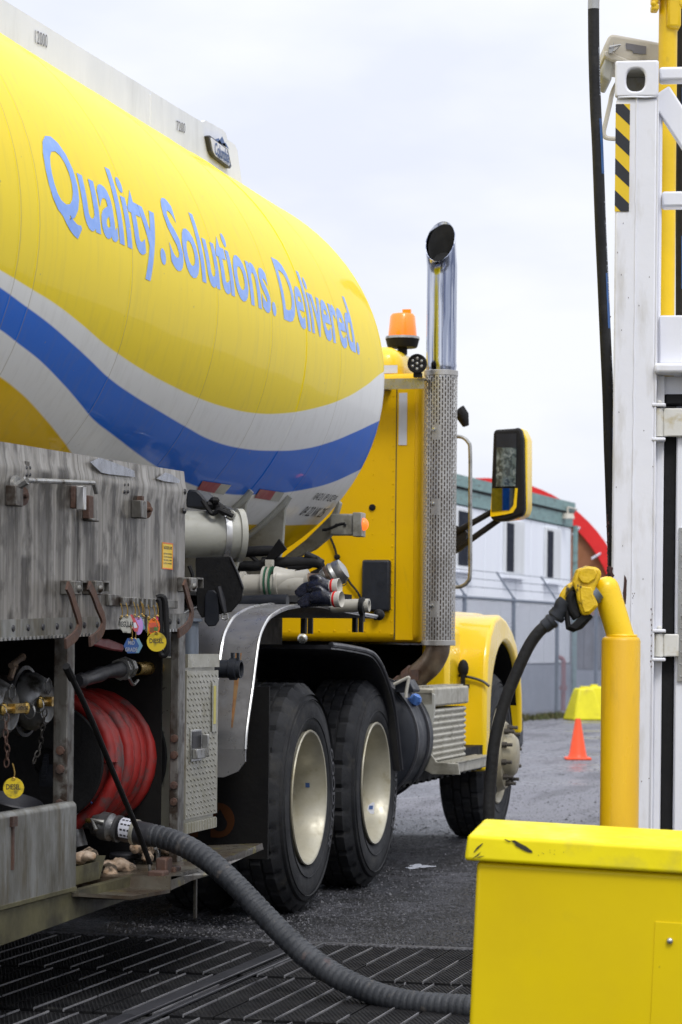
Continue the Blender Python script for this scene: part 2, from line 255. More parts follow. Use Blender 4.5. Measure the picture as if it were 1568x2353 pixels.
    for y_ in (7.619, 7.784, 8.709, 9.759, 10.559, 11.143, 11.759):
        a = N('ShaderNodeMath'); a.operation = 'SUBTRACT'; Lk(s.outputs['Y'], a.inputs[0]); a.inputs[1].default_value = y_
        b = N('ShaderNodeMath'); b.operation = 'ABSOLUTE'; Lk(a.outputs[0], b.inputs[0])
        d_ = N('ShaderNodeMapRange'); d_.inputs['From Min'].default_value = .007; d_.inputs['From Max'].default_value = .002; Lk(b.outputs[0], d_.inputs['Value'])
        if acc is None: acc = d_
        else: m_ = N('ShaderNodeMath'); m_.operation = 'MAXIMUM'; Lk(acc.outputs[0], m_.inputs[0]); Lk(d_.outputs[0], m_.inputs[1]); acc = m_
    am = N('ShaderNodeMath'); am.operation = 'MULTIPLY'; Lk(acc.outputs[0], am.inputs[0]); am.inputs[1].default_value = .42
    c = mix(am.outputs[0], c, (.24, .19, .08))
    Lk(c, p.inputs['Base Color'])
    p.inputs['Roughness'].default_value = .42; p.inputs['Coat Weight'].default_value = .26; p.inputs['Coat IOR'].default_value = 1.42; p.inputs['Specular IOR Level'].default_value = .05; p.inputs['Coat Roughness'].default_value = .05
    n3 = N('ShaderNodeTexNoise'); n3.inputs['Scale'].default_value = 1.6; n3.inputs['Detail'].default_value = 2; Lk(g.outputs['Position'], n3.inputs['Vector'])
    bp = N('ShaderNodeBump'); bp.inputs['Strength'].default_value = .25; bp.inputs['Distance'].default_value = .03; Lk(n3.outputs['Fac'], bp.inputs['Height']); Lk(bp.outputs[0], p.inputs['Coat Normal'])
    return m
M_tank = livery()
M_letter = mat('lettering_blue', (.10, .31, .86), .4, col2=(.075, .26, .80), ns=6, coat=.6, dirt_or_reflection=(.09, .16, .48), ds=8, dst=(.3, 3, 8), dlo=.6, dhi=.85, damt=.4)

def ground_mat():
    m = bpy.data.materials.new('wet_gravel_ground'); m.use_nodes = True; t = m.node_tree; N = t.nodes.new; Lk = t.links.new
    p = t.nodes['Principled BSDF']; g = N('ShaderNodeNewGeometry')
    def noise(sc_, st, det=8, ro=.6):
        mp = N('ShaderNodeMapping'); mp.inputs['Scale'].default_value = st; mp.inputs['Rotation'].default_value = (0, 0, R_(12)); Lk(g.outputs['Position'], mp.inputs[0])
        n = N('ShaderNodeTexNoise'); n.inputs['Scale'].default_value = sc_; n.inputs['Detail'].default_value = det; n.inputs['Roughness'].default_value = ro; Lk(mp.outputs[0], n.inputs['Vector']); return n
    def mr(n, a, b, c=0, d=1):
        r = N('ShaderNodeMapRange'); r.inputs['From Min'].default_value = a; r.inputs['From Max'].default_value = b; r.inputs['To Min'].default_value = c; r.inputs['To Max'].default_value = d
        Lk(n.outputs[0], r.inputs['Value']); return r
    def mix(f, a, b):
        x = N('ShaderNodeMix'); x.data_type = 'RGBA'; Lk(f.outputs[0], x.inputs['Factor'])
        for k, v in (('A', a), ('B', b)):
            if isinstance(v, tuple): x.inputs[k].default_value = (*v, 1)
            else: Lk(v, x.inputs[k])
        return x.outputs['Result']
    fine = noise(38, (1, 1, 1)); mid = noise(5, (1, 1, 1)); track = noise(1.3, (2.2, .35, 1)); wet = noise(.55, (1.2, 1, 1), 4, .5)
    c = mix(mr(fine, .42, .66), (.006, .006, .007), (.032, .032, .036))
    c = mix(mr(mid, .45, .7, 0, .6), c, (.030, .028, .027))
    c = mix(mr(track, .42, .62, 0, .55), c, (.06, .062, .072)); c = mix(mr(noise(1.9, (1.4, .7, 1), 5, .55), .50, .60, 0, .75), c, (.105, .105, .12))  # last mix paints pale wet sheen patches into the colour
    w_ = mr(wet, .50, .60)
    sp_ = N('ShaderNodeSeparateXYZ'); Lk(g.outputs['Position'], sp_.inputs[0])
    big = noise(.8, (1, 1, 1), 6, .6)
    vo = N('ShaderNodeTexVoronoi'); vo.inputs['Scale'].default_value = 62; Lk(g.outputs['Position'], vo.inputs['Vector'])
    vo2 = N('ShaderNodeTexVoronoi'); vo2.inputs['Scale'].default_value = 24; Lk(g.outputs['Position'], vo2.inputs['Vector'])
    vs_ = N('ShaderNodeSeparateColor'); Lk(vo.outputs['Color'], vs_.inputs[0]); vt_ = N('ShaderNodeSeparateColor'); Lk(vo2.outputs['Color'], vt_.inputs[0])
    class O_: pass
    o1 = O_(); o1.outputs = [vs_.outputs[0]]; o2 = O_(); o2.outputs = [vt_.outputs[0]]
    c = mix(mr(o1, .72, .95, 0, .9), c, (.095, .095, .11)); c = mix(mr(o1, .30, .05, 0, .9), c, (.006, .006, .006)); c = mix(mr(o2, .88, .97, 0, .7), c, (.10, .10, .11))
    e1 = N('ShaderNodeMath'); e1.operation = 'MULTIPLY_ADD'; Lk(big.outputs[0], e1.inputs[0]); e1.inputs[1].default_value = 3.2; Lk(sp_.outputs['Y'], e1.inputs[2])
    far = N('ShaderNodeMapRange'); far.inputs['From Min'].default_value = 17.2; far.inputs['From Max'].default_value = 18.0; Lk(e1.outputs[0], far.inputs['Value'])  # near zone is wet gravel, also darkened for the truck's shadow and reflection
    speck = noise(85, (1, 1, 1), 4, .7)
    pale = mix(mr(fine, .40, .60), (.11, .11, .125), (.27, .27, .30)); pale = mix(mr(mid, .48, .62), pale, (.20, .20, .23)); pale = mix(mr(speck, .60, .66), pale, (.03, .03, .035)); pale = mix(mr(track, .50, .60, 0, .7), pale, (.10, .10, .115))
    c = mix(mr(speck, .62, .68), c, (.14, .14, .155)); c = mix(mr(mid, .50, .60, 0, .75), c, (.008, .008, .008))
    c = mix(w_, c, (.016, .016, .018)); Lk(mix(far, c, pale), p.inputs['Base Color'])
    p.inputs['Specular IOR Level'].default_value = .20
    rg = N('ShaderNodeMix'); rg.data_type = 'FLOAT'; Lk(w_.outputs[0], rg.inputs['Factor'])
    Lk(mr(fine, .35, .65, .38, .7).outputs[0], rg.inputs['A']); rg.inputs['B'].default_value = .22
    Lk(rg.outputs['Result'], p.inputs['Roughness'])
    bp = N('ShaderNodeBump'); bp.inputs['Strength'].default_value = .8; bp.inputs['Distance'].default_value = .025; Lk(fine.outputs[0], bp.inputs['Height'])
    bp2 = N('ShaderNodeBump'); bp2.inputs['Strength'].default_value = .5; bp2.inputs['Distance'].default_value = .12; Lk(track.outputs[0], bp2.inputs['Height']); bp3 = N('ShaderNodeBump'); bp3.inputs['Strength'].default_value = .9; bp3.inputs['Distance'].default_value = .012; bp3.invert = True; Lk(vo.outputs['Distance'], bp3.inputs['Height']); Lk(bp.outputs[0], bp3.inputs['Normal']); Lk(bp3.outputs[0], bp2.inputs['Normal'])
    Lk(bp2.outputs[0], p.inputs['Normal']); return m
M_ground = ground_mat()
M_puddle = mat('puddle_water', (.022, .018, .014), .04, rvar=.01)
M_grate = mat('grate_plastic', (.004, .004, .005), .6, spec=.14, col2=(.016, .016, .017), ns=8, dirt_or_reflection=(.05, .048, .045), ds=14, dlo=.6, dhi=.8)
M_grseam = mat('grate_pale_edge', (.27, .27, .285), .5, col2=(.10, .10, .11), ns=5)  # pale broken lines along the strip edges

# ---------------------------------------------------------------- mesh building
def catmull(pts, n=8):
    pts = [Vector(p) for p in pts]
    if len(pts) < 3: return pts
    P = [pts[0] * 2 - pts[1]] + pts + [pts[-1] * 2 - pts[-2]]; o = []
    for i in range(1, len(P) - 2):
        a, b, c, d = P[i - 1:i + 3]
        for k in range(n):
            t = k / n; o.append(.5 * ((2 * b) + (c - a) * t + (2 * a - 5 * b + 4 * c - d) * t * t + (3 * b - a - 3 * c + d) * t ** 3))
    o.append(pts[-1]); return o
class MB:
    def __init__(s, T=None): s.v = []; s.f = []; s.T = T
    def add(s, vs, fs):
        o = len(s.v); s.v += [(s.T @ Vector(v)) if s.T else Vector(v) for v in vs]; s.f += [tuple(i + o for i in f) for f in fs]; return s
    def box(s, x0, x1, y0, y1, z0, z1):
        return s.add([(x, y, z) for z in (z0, z1) for x, y in ((x0, y0), (x1, y0), (x1, y1), (x0, y1))],
                     [(3, 2, 1, 0), (4, 5, 6, 7), (0, 1, 5, 4), (1, 2, 6, 5), (2, 3, 7, 6), (3, 0, 4, 7)])
    def prism(s, pts, vec):
        pts = [Vector(p) for p in pts]; vec = Vector(vec); n = len(pts); nor = Vector()
        for i in range(n): nor += pts[i].cross(pts[(i + 1) % n])
        if nor.dot(vec) > 0: pts.reverse()
        return s.add(pts + [p + vec for p in pts], [tuple(range(n)), tuple(range(2 * n - 1, n - 1, -1))] + [(i, i + n, (i + 1) % n + n, (i + 1) % n) for i in range(n)])
    def tube(s, path, r, n=12, cap=True, hollow=0):
        path = [Vector(p) for p in path]; rs = r if isinstance(r, (list, tuple)) else [r] * len(path)
        t0 = (path[1] - path[0]).normalized(); up = Vector((0, 0, 1)) if abs(t0.z) < .9 else Vector((1, 0, 0)); u = t0.cross(up).normalized(); vs = []; fs = []
        for i, p in enumerate(path):
            t = (path[min(i + 1, len(path) - 1)] - path[max(i - 1, 0)]).normalized(); u = (u - t * u.dot(t)).normalized(); w_ = t.cross(u)
            vs += [p + (u * math.cos(a) + w_ * math.sin(a)) * rs[i] for a in [2 * math.pi * k / n for k in range(n)]]
        for i in range(len(path) - 1):
            for k in range(n): a = i * n + k; b = i * n + (k + 1) % n; fs.append((a, b, b + n, a + n))
        if cap: fs += [tuple(range(n - 1, -1, -1)), tuple(range((len(path) - 1) * n, len(path) * n))]
        return s.add(vs, fs)
    def lathe(s, prof, org, axis, n=32, close=False, up=None):
        org = Vector(org); ax = Vector(axis).normalized(); u = ax.cross(Vector((0, 0, 1)) if abs(ax.z) < .9 else Vector((0, 1, 0))).normalized(); w_ = ax.cross(u); vs = []; fs = []; m = len(prof)
        for k in range(n):
            a = 2 * math.pi * k / n; d = u * math.cos(a) + w_ * math.sin(a)
            for j, (r, h) in enumerate(prof): vs.append(org + ax * h + d * r)
        for k in range(n):
            for j in range(m if close else m - 1): fs.append((k * m + j, ((k + 1) % n) * m + j, ((k + 1) % n) * m + (j + 1) % m, k * m + (j + 1) % m))
        return s.add(vs, fs)
    def cyl(s, p0, p1, r, n=16): return s.tube([p0, p1], r, n)
    def ball(s, c, r, n=10):
        if not isinstance(r, (tuple, list)): r = (r, r, r)
        c = Vector(c); vs = [c + Vector((0, 0, -r[2]))]; fs = []; m = max(4, n // 2)
        for i in range(1, m):
            ph = -math.pi / 2 + math.pi * i / m
            vs += [c + Vector((r[0] * math.cos(ph) * math.cos(2 * math.pi * k / n), r[1] * math.cos(ph) * math.sin(2 * math.pi * k / n), r[2] * math.sin(ph))) for k in range(n)]
        vs.append(c + Vector((0, 0, r[2]))); L = len(vs) - 1
        for k in range(n):
            fs.append((0, 1 + (k + 1) % n, 1 + k)); fs.append((L, L - n + k, L - n + (k + 1) % n))
            for i in range(m - 2): a = 1 + i * n; fs.append((a + k, a + (k + 1) % n, a + n + (k + 1) % n, a + n + k))
        return s.add(vs, fs)
WL = {}
def tag(o, label=None, cat=None, group=None, kind=None):
    if label: o['label'] = label
    if cat: o['category'] = cat
    if group: o['group'] = group
    if kind: o['kind'] = kind
    return o
def link(o, loc, parent):
    sc.collection.objects.link(o); WL[o.name] = Vector(loc)
    if parent: o.parent = parent; o.location = Vector(loc) - WL[parent.name]
    else: o.location = loc
    return o
def obj(name, mb, m, parent=None, smooth=True, bevel=0, seg=2, angle=35, label=None, cat=None, group=None, kind=None, at=None, recalc=True):
    xs = [v.x for v in mb.v]; ys = [v.y for v in mb.v]; zs = [v.z for v in mb.v]
    loc = Vector(at) if at is not None else Vector(((min(xs) + max(xs)) / 2, (min(ys) + max(ys)) / 2, min(zs) if not parent else (min(zs) + max(zs)) / 2))
    me = bpy.data.meshes.new(name); me.from_pydata([tuple(v - loc) for v in mb.v], [], mb.f)
    if recalc:
        bm = bmesh.new(); bm.from_mesh(me); bmesh.ops.recalc_face_normals(bm, faces=bm.faces); bm.to_mesh(me); bm.free()
    if smooth:
        me.shade_smooth(); me.set_sharp_from_angle(angle=R_(angle))
    me.materials.append(m); o = bpy.data.objects.new(name, me); link(o, loc, parent)
    if bevel:
        b = o.modifiers.new('bevel', 'BEVEL'); b.width = bevel; b.segments = seg; b.limit_method = 'ANGLE'; b.angle_limit = R_(40); b.harden_normals = False
        me.shade_smooth()
    return tag(o, label, cat, group, kind)
def empty(name, loc, label, cat, group=None, kind=None):
    o = bpy.data.objects.new(name, None); link(o, loc, None); return tag(o, label, cat, group, kind)
def copytree(o, d, parent=None, label=None):
    c = o.copy(); wl = WL[o.name] + Vector(d); link(c, wl, parent)
    for ch in [x for x in bpy.data.objects if x.parent == o and x != c]: copytree(ch, d, c)
    if label: c['label'] = label
    return c

def textmesh(s, bold=.0, width=None, height=None, cuts=0, spacing=1.0):
    cu = bpy.data.curves.new('t', 'FONT'); cu.body = s; cu.size = 1; cu.offset = bold; cu.resolution_u = 4; cu.space_character = spacing; cu.align_y = 'BOTTOM_BASELINE'
    o = bpy.data.objects.new('t', cu); sc.collection.objects.link(o); dg = bpy.context.evaluated_depsgraph_get()
    me = bpy.data.meshes.new_from_object(o.evaluated_get(dg)); bpy.data.objects.remove(o)
    bm = bmesh.new(); bm.from_mesh(me); bpy.data.meshes.remove(me)
    x0 = min(v.co.x for v in bm.verts); x1 = max(v.co.x for v in bm.verts); cap = .70
    for v in bm.verts: v.co = Vector(((v.co.x - x0) / (x1 - x0), v.co.y / cap, 0))
    if cuts:
        for k in range(-4, 16):
            bmesh.ops.bisect_plane(bm, geom=bm.verts[:] + bm.edges[:] + bm.faces[:], plane_co=(0, k / 10, 0), plane_no=(0, 1, 0))
    bm.verts.index_update(); r = ([v.co.copy() for v in bm.verts], [tuple(v.index for v in f.verts) for f in bm.faces]); bm.free(); return r
def text_on(mb, s, fn, **k):          # fn(u in 0..1, v in cap heights) -> point
    vs, fs = textmesh(s, **k); T = mb.T; mb.T = None; mb.add([fn(v.x, v.y) for v in vs], fs); mb.T = T; return mb
def flat_text(mb, s, p00, p10, p01, **k):
    p00, p10, p01 = Vector(p00), Vector(p10), Vector(p01)
    return text_on(mb, s, lambda u, v: p00 + (p10 - p00) * u + (p01 - p00) * v, **k)

# ================================================================ SETTING
g = MB(); n = 60
g.add([(-900, -900, 0), (900, -900, 0), (900, 900, 0), (-900, 900, 0)], [(0, 1, 2, 3)])
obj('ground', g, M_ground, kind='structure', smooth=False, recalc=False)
pu = MB(); c = pZ(960, 1993, 0)
pts = []
for k in range(40):
    a = k / 40 * 2 * math.pi; rr = 1 + .35 * math.sin(3 * a + 1) + .2 * math.sin(7 * a); pts.append((c.x + math.cos(a) * .06 * rr, c.y + math.sin(a) * .13 * rr, .004))
pu.add(pts, [tuple(range(40))]); obj('puddle', pu, M_puddle, kind='structure', smooth=False, recalc=False)
# loose stones
st = MB()
for i in range(30000):
    d = 9.8 + 34 * random.random() ** 3.2; px = random.uniform(250, 1420); q = pD(px, 1480, d); r = random.uniform(.002, .0062) * (1 + d / 40) * (2 if random.random() < .03 else 1)
    a = random.random() * 6.28; e = Vector((math.cos(a), math.sin(a), 0)) * r; f_ = Vector((-math.sin(a), math.cos(a), 0)) * r * random.uniform(.6, 1); b = Vector((q.x, q.y, 0))
    st.add([b + e, b + f_, b - e, b - f_, b + Vector((0, 0, r * random.uniform(.5, .9))) + e * .2], [(0, 1, 4), (1, 2, 4), (2, 3, 4), (3, 0, 4)])
obj('loose_gravel', st, M_stone, kind='stuff', smooth=False, recalc=False)
gr = MB()
for i in range(2600):
    t = random.random(); q = pD(1040 + 420 * t + random.uniform(-10, 10), 1480, 38.5 + 8 * t + random.gauss(0, .35)); h = random.uniform(.03, .12); a = random.random() * 6.28; e = Vector((math.cos(a), math.sin(a), 0)) * random.uniform(.008, .03); b = Vector((q.x, q.y, 0))
    gr.add([b - e, b + e, b + Vector((random.uniform(-.04, .04), random.uniform(-.04, .04), h))], [(0, 1, 2)])
obj('weeds', gr, M_grassm, kind='stuff', smooth=False, recalc=False)

# grate floor panels in the foreground (rows of panels along the truck direction)
gy1 = 9.72; gx_l = -5.2; pw_ = .100
floor_e = tag(bpy.data.objects.new('spill_grate_floor', None), kind='structure'); link(floor_e, (-2.5, 7.5, 0), None)
rows = [(gy1 - .98, gy1 - .02), (gy1 - 2.0, gy1 - 1.0), (gy1 - 3.02, gy1 - 2.02)]
base = MB(); base.box(-5.2, .9, gy1 - 3.04, gy1 - .01, .004, .012); obj('grate_bed', base, M_dark, floor_e)
slabproto = None; dotproto = None
for ri, (ya, yb) in enumerate(rows):
    off = (0, .05, .02)[ri]; nx = 60
    for k in range(nx):
        xa = gx_l + off + k * pw_
        if xa + pw_ > .85: break
        if slabproto is None:
            pm = MB(); L = .96
            pm.box(.004, pw_ - .004, 0, L, .012, .024)
            for r_ in range(53):
                for c_ in range(6):
                    x = .014 + c_ * .015 + (.0075 if r_ % 2 else 0); y = .01 + r_ * .018
                    if x > pw_ - .008: continue
                    pm.add([(x - .0045, y, .024), (x, y - .0045, .024), (x + .0045, y, .024), (x, y + .0045, .024), (x, y, .0275)], [(0, 1, 4), (1, 2, 4), (2, 3, 4), (3, 0, 4)])
            o = obj('grate_strip', pm, M_grate, floor_e, smooth=False, at=(0, 0, 0)); slabproto = o; o.location = Vector((xa, ya, 0)) - WL[floor_e.name]
        else:
            o = slabproto.copy(); sc.collection.objects.link(o); o.location = Vector((xa, ya, 0)) - WL[floor_e.name]
        WL[o.name] = Vector((xa, ya, 0))
sm = MB()
for ri, (ya, yb) in enumerate(rows):
    off = (0, .05, .02)[ri]
    for k in range(62):
        xa = gx_l + off + k * pw_
        if xa > .85: break
        y0 = ya
        while y0 < yb - .05:
            l_ = random.uniform(.15, .5); y1_ = min(y0 + l_, yb - .03)
            if random.random() < .88: sm.box(xa - .0017, xa + .0017, y0, y1_, .018, .0285)
            y0 = y1_ + random.uniform(.004, .02)
o = obj('strip_edge', sm, M_grseam, floor_e, smooth=False); o['kind'] = 'stuff'
kb = MB(); kb.box(-5.2, .9, gy1 - .01, gy1 + .045, .004, .030); obj('concrete_curb_strip', kb, M_stone, floor_e, bevel=.006)
kb = MB(); kb.box(-2.62, -2.56, gy1 - 3, gy1 - .03, .026, .036); kb.box(-2.52, -2.50, gy1 - 3, gy1 - .03, .026, .036); obj('cover_strip', kb, M_fend2, floor_e, bevel=.003)

# ================================================================ BACKGROUND
A_ = pD(1308, 1480, 50); B_ = pD(1045, 1480, 42.1); A_.z = B_.z = 0; u = (B_ - A_); u.z = 0; Lw = u.length; u.normalize(); nn = Vector((-u.y, u.x, 0))
if nn.dot(A_) < 0: nn = -nn                    # away from the camera
def onwall(px, z, off=0):
    d = ray(px, 1480); # intersect vertical plane through A_ with direction u
    den = d.x * u.y - d.y * u.x; D = (A_.x * u.y - A_.y * u.x) / den; p = Vector((d.x * D, d.y * D, z)); return p - nn * off
bld = empty('site_office_building', A_, 'long white site office with teal fascia and narrow windows behind the fence', 'building')
FULL = Lw * 1.7
def wbox(t0, t1, z0, z1, o0, o1):
    mb = MB(); mb.prism([A_ + u * t0 - nn * o0 + Vector((0, 0, z0)), A_ + u * t1 - nn * o0 + Vector((0, 0, z0)), A_ + u * t1 - nn * o0 + Vector((0, 0, z1)), A_ + u * t0 - nn * o0 + Vector((0, 0, z1))], -nn * (o1 - o0)); return mb
def T_of(px): return (onwall(px, 0) - A_).dot(u)
obj('building_core', wbox(0, FULL, 0, 3.95, -6, -.06), M_galv, bld)
npan = 13
for k in range(npan):
    t0 = FULL * k / npan; obj('wall_panel', wbox(t0 + .022, t0 + FULL / npan - .022, .88, 3.5, -.05, 0), M_bwall, bld, bevel=.01)
obj('skirting', wbox(0, FULL, 0, .85, -.05, .02), M_bskirt, bld)
obj('fascia', wbox(0, FULL, 3.52, 3.78, -.2, .03), M_teal, bld); obj('roof_edge', wbox(-.02, FULL, 3.80, 3.99, -6.2, .07), M_teal, bld)
obj('gutter', wbox(0, FULL, 3.76, 3.80, -.1, .045), M_dark, bld)
mb = MB(); p = A_ - nn * .08; mb.cyl(p + Vector((0, 0, 0)), p + Vector((0, 0, 3.55)), .05, 8); obj('corner_downpipe', mb, M_teal, bld)
for (pa, pb, pc, ya, yb) in ((1152, 1168, 1192, 1202, 1313), (1246, 1259, 1276, 1219, 1326), (1040, 1063, 1072, 1176, 1300)):
    ta, tb, tc = T_of(pa), T_of(pb), T_of(pc); Dm = (onwall((pa + pb) / 2, 0) - Vector((0, 0, 0))).xy.length
    z0 = H + (1483 - yb) / F * Dm; z1 = H + (1483 - ya) / F * Dm
    fr = wbox(tc - .05, ta + .05, z0 - .06, z1 + .06, .0, .06); f = obj('window', fr, M_curt, bld, bevel=.01)
    obj('pane', wbox(tb, ta, z0, z1, .062, .07), M_darkwin, f); obj('curtain_pane', wbox(tc, tb - .02, z0, z1, .062, .07), M_curt, f)
    obj('sill', wbox(tc - .10, ta + .10, z0 - .12, z0 - .061, .0, .12), M_bwall, f)
# fence
FA = pD(1281, 1480, 44); FB = pD(1064, 1480, 39); FA.z = FB.z = 0; fu = (FA - FB).normalized(); fl = (FA - FB).length
fen = empty('chain_link_fence', FB, 'galvanised chain link fence with barbed wire in front of the white office', 'fence')
sp = fl / 2.04
p0 = FB - fu * sp * 2; p1 = FB + fu * sp * 5
Zr = 1.93
for k in range(-2, 6):
    b = FB + fu * sp * k; mb = MB(); mb.cyl(b, b + Vector((0, 0, Zr + .05)), .034, 8)
    tilt = Vector((-.28, -.05, .42)); mb.cyl(b + Vector((0, 0, Zr + .04)), b + Vector((0, 0, Zr + .04)) + tilt, .018, 6); obj('fence_post', mb, M_galv, fen)
mb = MB(); mb.cyl(p0 + Vector((0, 0, Zr)), p1 + Vector((0, 0, Zr)), .026, 8); obj('top_rail', mb, M_galv, fen)
for k in range(3):
    mb = MB(); o_ = Vector((-.28, -.05, .42)) * (k + 1) / 3.1 + Vector((0, 0, Zr + .04)); mb.cyl(p0 + o_, p1 + o_, .006, 4)
    for j in range(60):
        q = p0 + (p1 - p0) * (j / 60) + o_; mb.box(q.x - .02, q.x + .02, q.y - .02, q.y + .02, q.z - .004, q.z + .004)
    obj('barbed_wire', mb, M_wire, fen)
mb = MB(); Lf = (p1 - p0).length; s_ = .075; k = -int(Zr / s_)
while k * s_ < Lf:
    for sg in (1, -1):
        a = k * s_; t0 = max(a, 0); t1 = min(a + Zr, Lf)
        if t1 <= t0: continue
        z0, z1 = (t0 - a, t1 - a) if sg == 1 else (Zr - (t0 - a), Zr - (t1 - a))
        q0 = p0 + fu * t0 + Vector((0, 0, z0)); q1 = p0 + fu * t1 + Vector((0, 0, z1)); mb.tube([q0, q1], .0036, 3, cap=False)
    k += 1
o = obj('chain_mesh', mb, M_wire, fen, smooth=False); o['kind'] = 'stuff'
# arched shelter
cpt = pD(1110, 1435, 62); rad = 3.54; ax = Vector((CS, SN, 0)); dep = Vector((-SN, CS, 0))
cz_ = cpt.z
shel = empty('arched_shelter', (cpt.x, cpt.y, 0), 'round roofed fabric shelter with red edge and brown end wall behind the office', 'shelter')
def arc(r, a0, a1, n_, off): return [Vector((cpt.x, cpt.y, cz_)) + ax * (r * math.cos(a)) + Vector((0, 0, r * math.sin(a))) + dep * off for a in [a0 + (a1 - a0) * i / n_ for i in range(n_ + 1)]]
outer = arc(rad, 0, math.pi, 40, 0); inner = arc(rad - .34, 0, math.pi, 40, 0)
mb = MB(); ground_r = [Vector((v.x, v.y, 0)) for v in (outer[0], inner[0])]; ground_l = [Vector((v.x, v.y, 0)) for v in (outer[-1], inner[-1])]
mb.prism([ground_r[0]] + outer + ground_l + inner[::-1] + [ground_r[1]], dep * 9); obj('roof_band', mb, M_tent, shel)
mb = MB(); mb.prism([ground_r[1] + dep * .15] + [v + dep * .15 for v in inner] + [ground_l[1] + dep * .15], dep * .1); obj('end_wall', mb, M_brown, shel)
for k in range(3):
    mb = MB(); a = R_(32 + 14 * k); q = Vector((cpt.x, cpt.y, cz_)) + ax * ((rad - .5) * math.cos(a)) + Vector((0, 0, (rad - .5) * math.sin(a)))
    mb.cyl(q, q + ax * .26 * math.cos(a) + Vector((0, 0, .26 * math.sin(a))), .03, 6); obj('lace', mb, M_decalw, shel)
q = pD(1302, 1180, 49.2); mb = MB(); mb.lathe([(0, 0), (.11, 0), (.14, -.10), (0, -.10)], q, (0, 0, 1), 14); mb.cyl(q, q + Vector((0, 0, .12)), .02, 6)
q2 = A_ - nn * .1 + Vector((0, 0, q.z + .12)); mb.cyl(q + Vector((0, 0, .12)), q2, .02, 6)
obj('yard_lamp', mb, M_beige, label='small pale lamp on the right corner of the white office under its fascia', cat='lamp')
# grey storage box beyond the fence
a = pD(1317, 1480, 52); b = pD(1440, 1480, 52); mb = MB(); T = Matrix.Translation((a.x, a.y, 0)) @ Matrix.Rotation(TH, 4, 'Z')
wd = (b - a).length
gc = empty('grey_shed', (a.x + .4, a.y, 0), 'low grey shed below the brown shelter wall to the right of the office', 'shed')
mb = MB(T); mb.box(0, wd, 0, 2, 0, 1.75); obj('shed_wall', mb, M_greyb, gc); mb = MB(T); mb.box(-.05, wd, -.08, 2.1, 1.753, 1.83); obj('shed_roof', mb, M_fend2, gc)
for k in range(6): mb = MB(T); mb.box(wd * k / 6 + .02, wd * (k + 1) / 6 - .02, -.03, -.003, .75, 1.70); obj('cladding_panel', mb, M_greyb, gc)
mb = MB(T); mb.box(0, wd, -.05, -.003, .0, .72); obj('lower_skirt', mb, M_bskirt, gc)
# red standpipe
q = onwall(1251, 0, .35); s2 = q.xy.length / F; zt = H + (1480 - 1512) * s2 
mb = MB(); mb.tube(catmull([(q.x, q.y, 0), (q.x, q.y, .75), (q.x - .01, q.y, zt + .0), (q.x - .09, q.y - .03, zt + .06)], 4), .045, 8); mb.cyl((q.x, q.y, .38), (q.x, q.y, .46), .075, 8)
obj('red_standpipe', mb, mat('faded_red', (.32, .10, .10), .6), label='faded red standpipe against the lower wall of the white office', cat='pipe')

# cone and yellow blocks
c = pZ(1325, 1746, 0)
con = empty('traffic_cone', (c.x, c.y, 0), 'small plain orange traffic cone standing on the gravel yard', 'cone')
T = Matrix.Translation((c.x, c.y, 0)) @ Matrix.Rotation(TH, 4, 'Z')
mb = MB(T); mb.box(-.135, .135, -.135, .135, 0, .028); obj('base', mb, M_orange, con, bevel=.01)
mb = MB(); mb.lathe([(.105, .029), (.098, .045), (.092, .06), (.03, .42), (.026, .437), (.018, .437), (.02, .40)], (c.x, c.y, 0), (0, 0, 1), 28); obj('cone_body', mb, M_orange, con)
for i, (px, lab, sc_, ln) in enumerate(((1338, 'wide yellow plastic block with sloping sides behind the orange cone', 1.0, .0), (1362, 'narrower yellow plastic block half hidden by the bollard', 1.0, .25))):
    c = pZ(px, 1655 - i * 3, 0); T = Matrix.Translation((c.x, c.y, 0)) @ Matrix.Rotation(TH + R_(20 + 6 * i), 4, 'Z')
    mb = MB(T); w0, w1, d0, d1, h = .28 - .06 * i, .13, .22, .12, .52 + .02 * i
    mb.add([(-w0, -d0, 0), (w0, -d0, 0), (w0, d0, 0), (-w0, d0, 0), (-w1, -d1, h), (w1, -d1, h), (w1, d1, h), (-w1, d1, h)], [(3, 2, 1, 0), (4, 5, 6, 7), (0, 1, 5, 4), (1, 2, 6, 5), (2, 3, 7, 6), (3, 0, 4, 7)])
    bl = empty('barrier_block', (c.x, c.y, 0), lab, 'barrier block', 'yellow plastic blocks by the fence'); obj('block_body', mb, M_chock, bl, bevel=.03)
    mb = MB(T); mb.box(-.06, .06, -.03, .03, h - .001, h + .03); obj('lifting_lug', mb, M_chock, bl, bevel=.008)
# ================================================================ THE TANK TRUCK
truck = empty('tanker_truck', (TX, 11, 0), 'yellow tank truck with blue and white waves on its tank, parked with hose compartments open', 'truck')
TR = truck
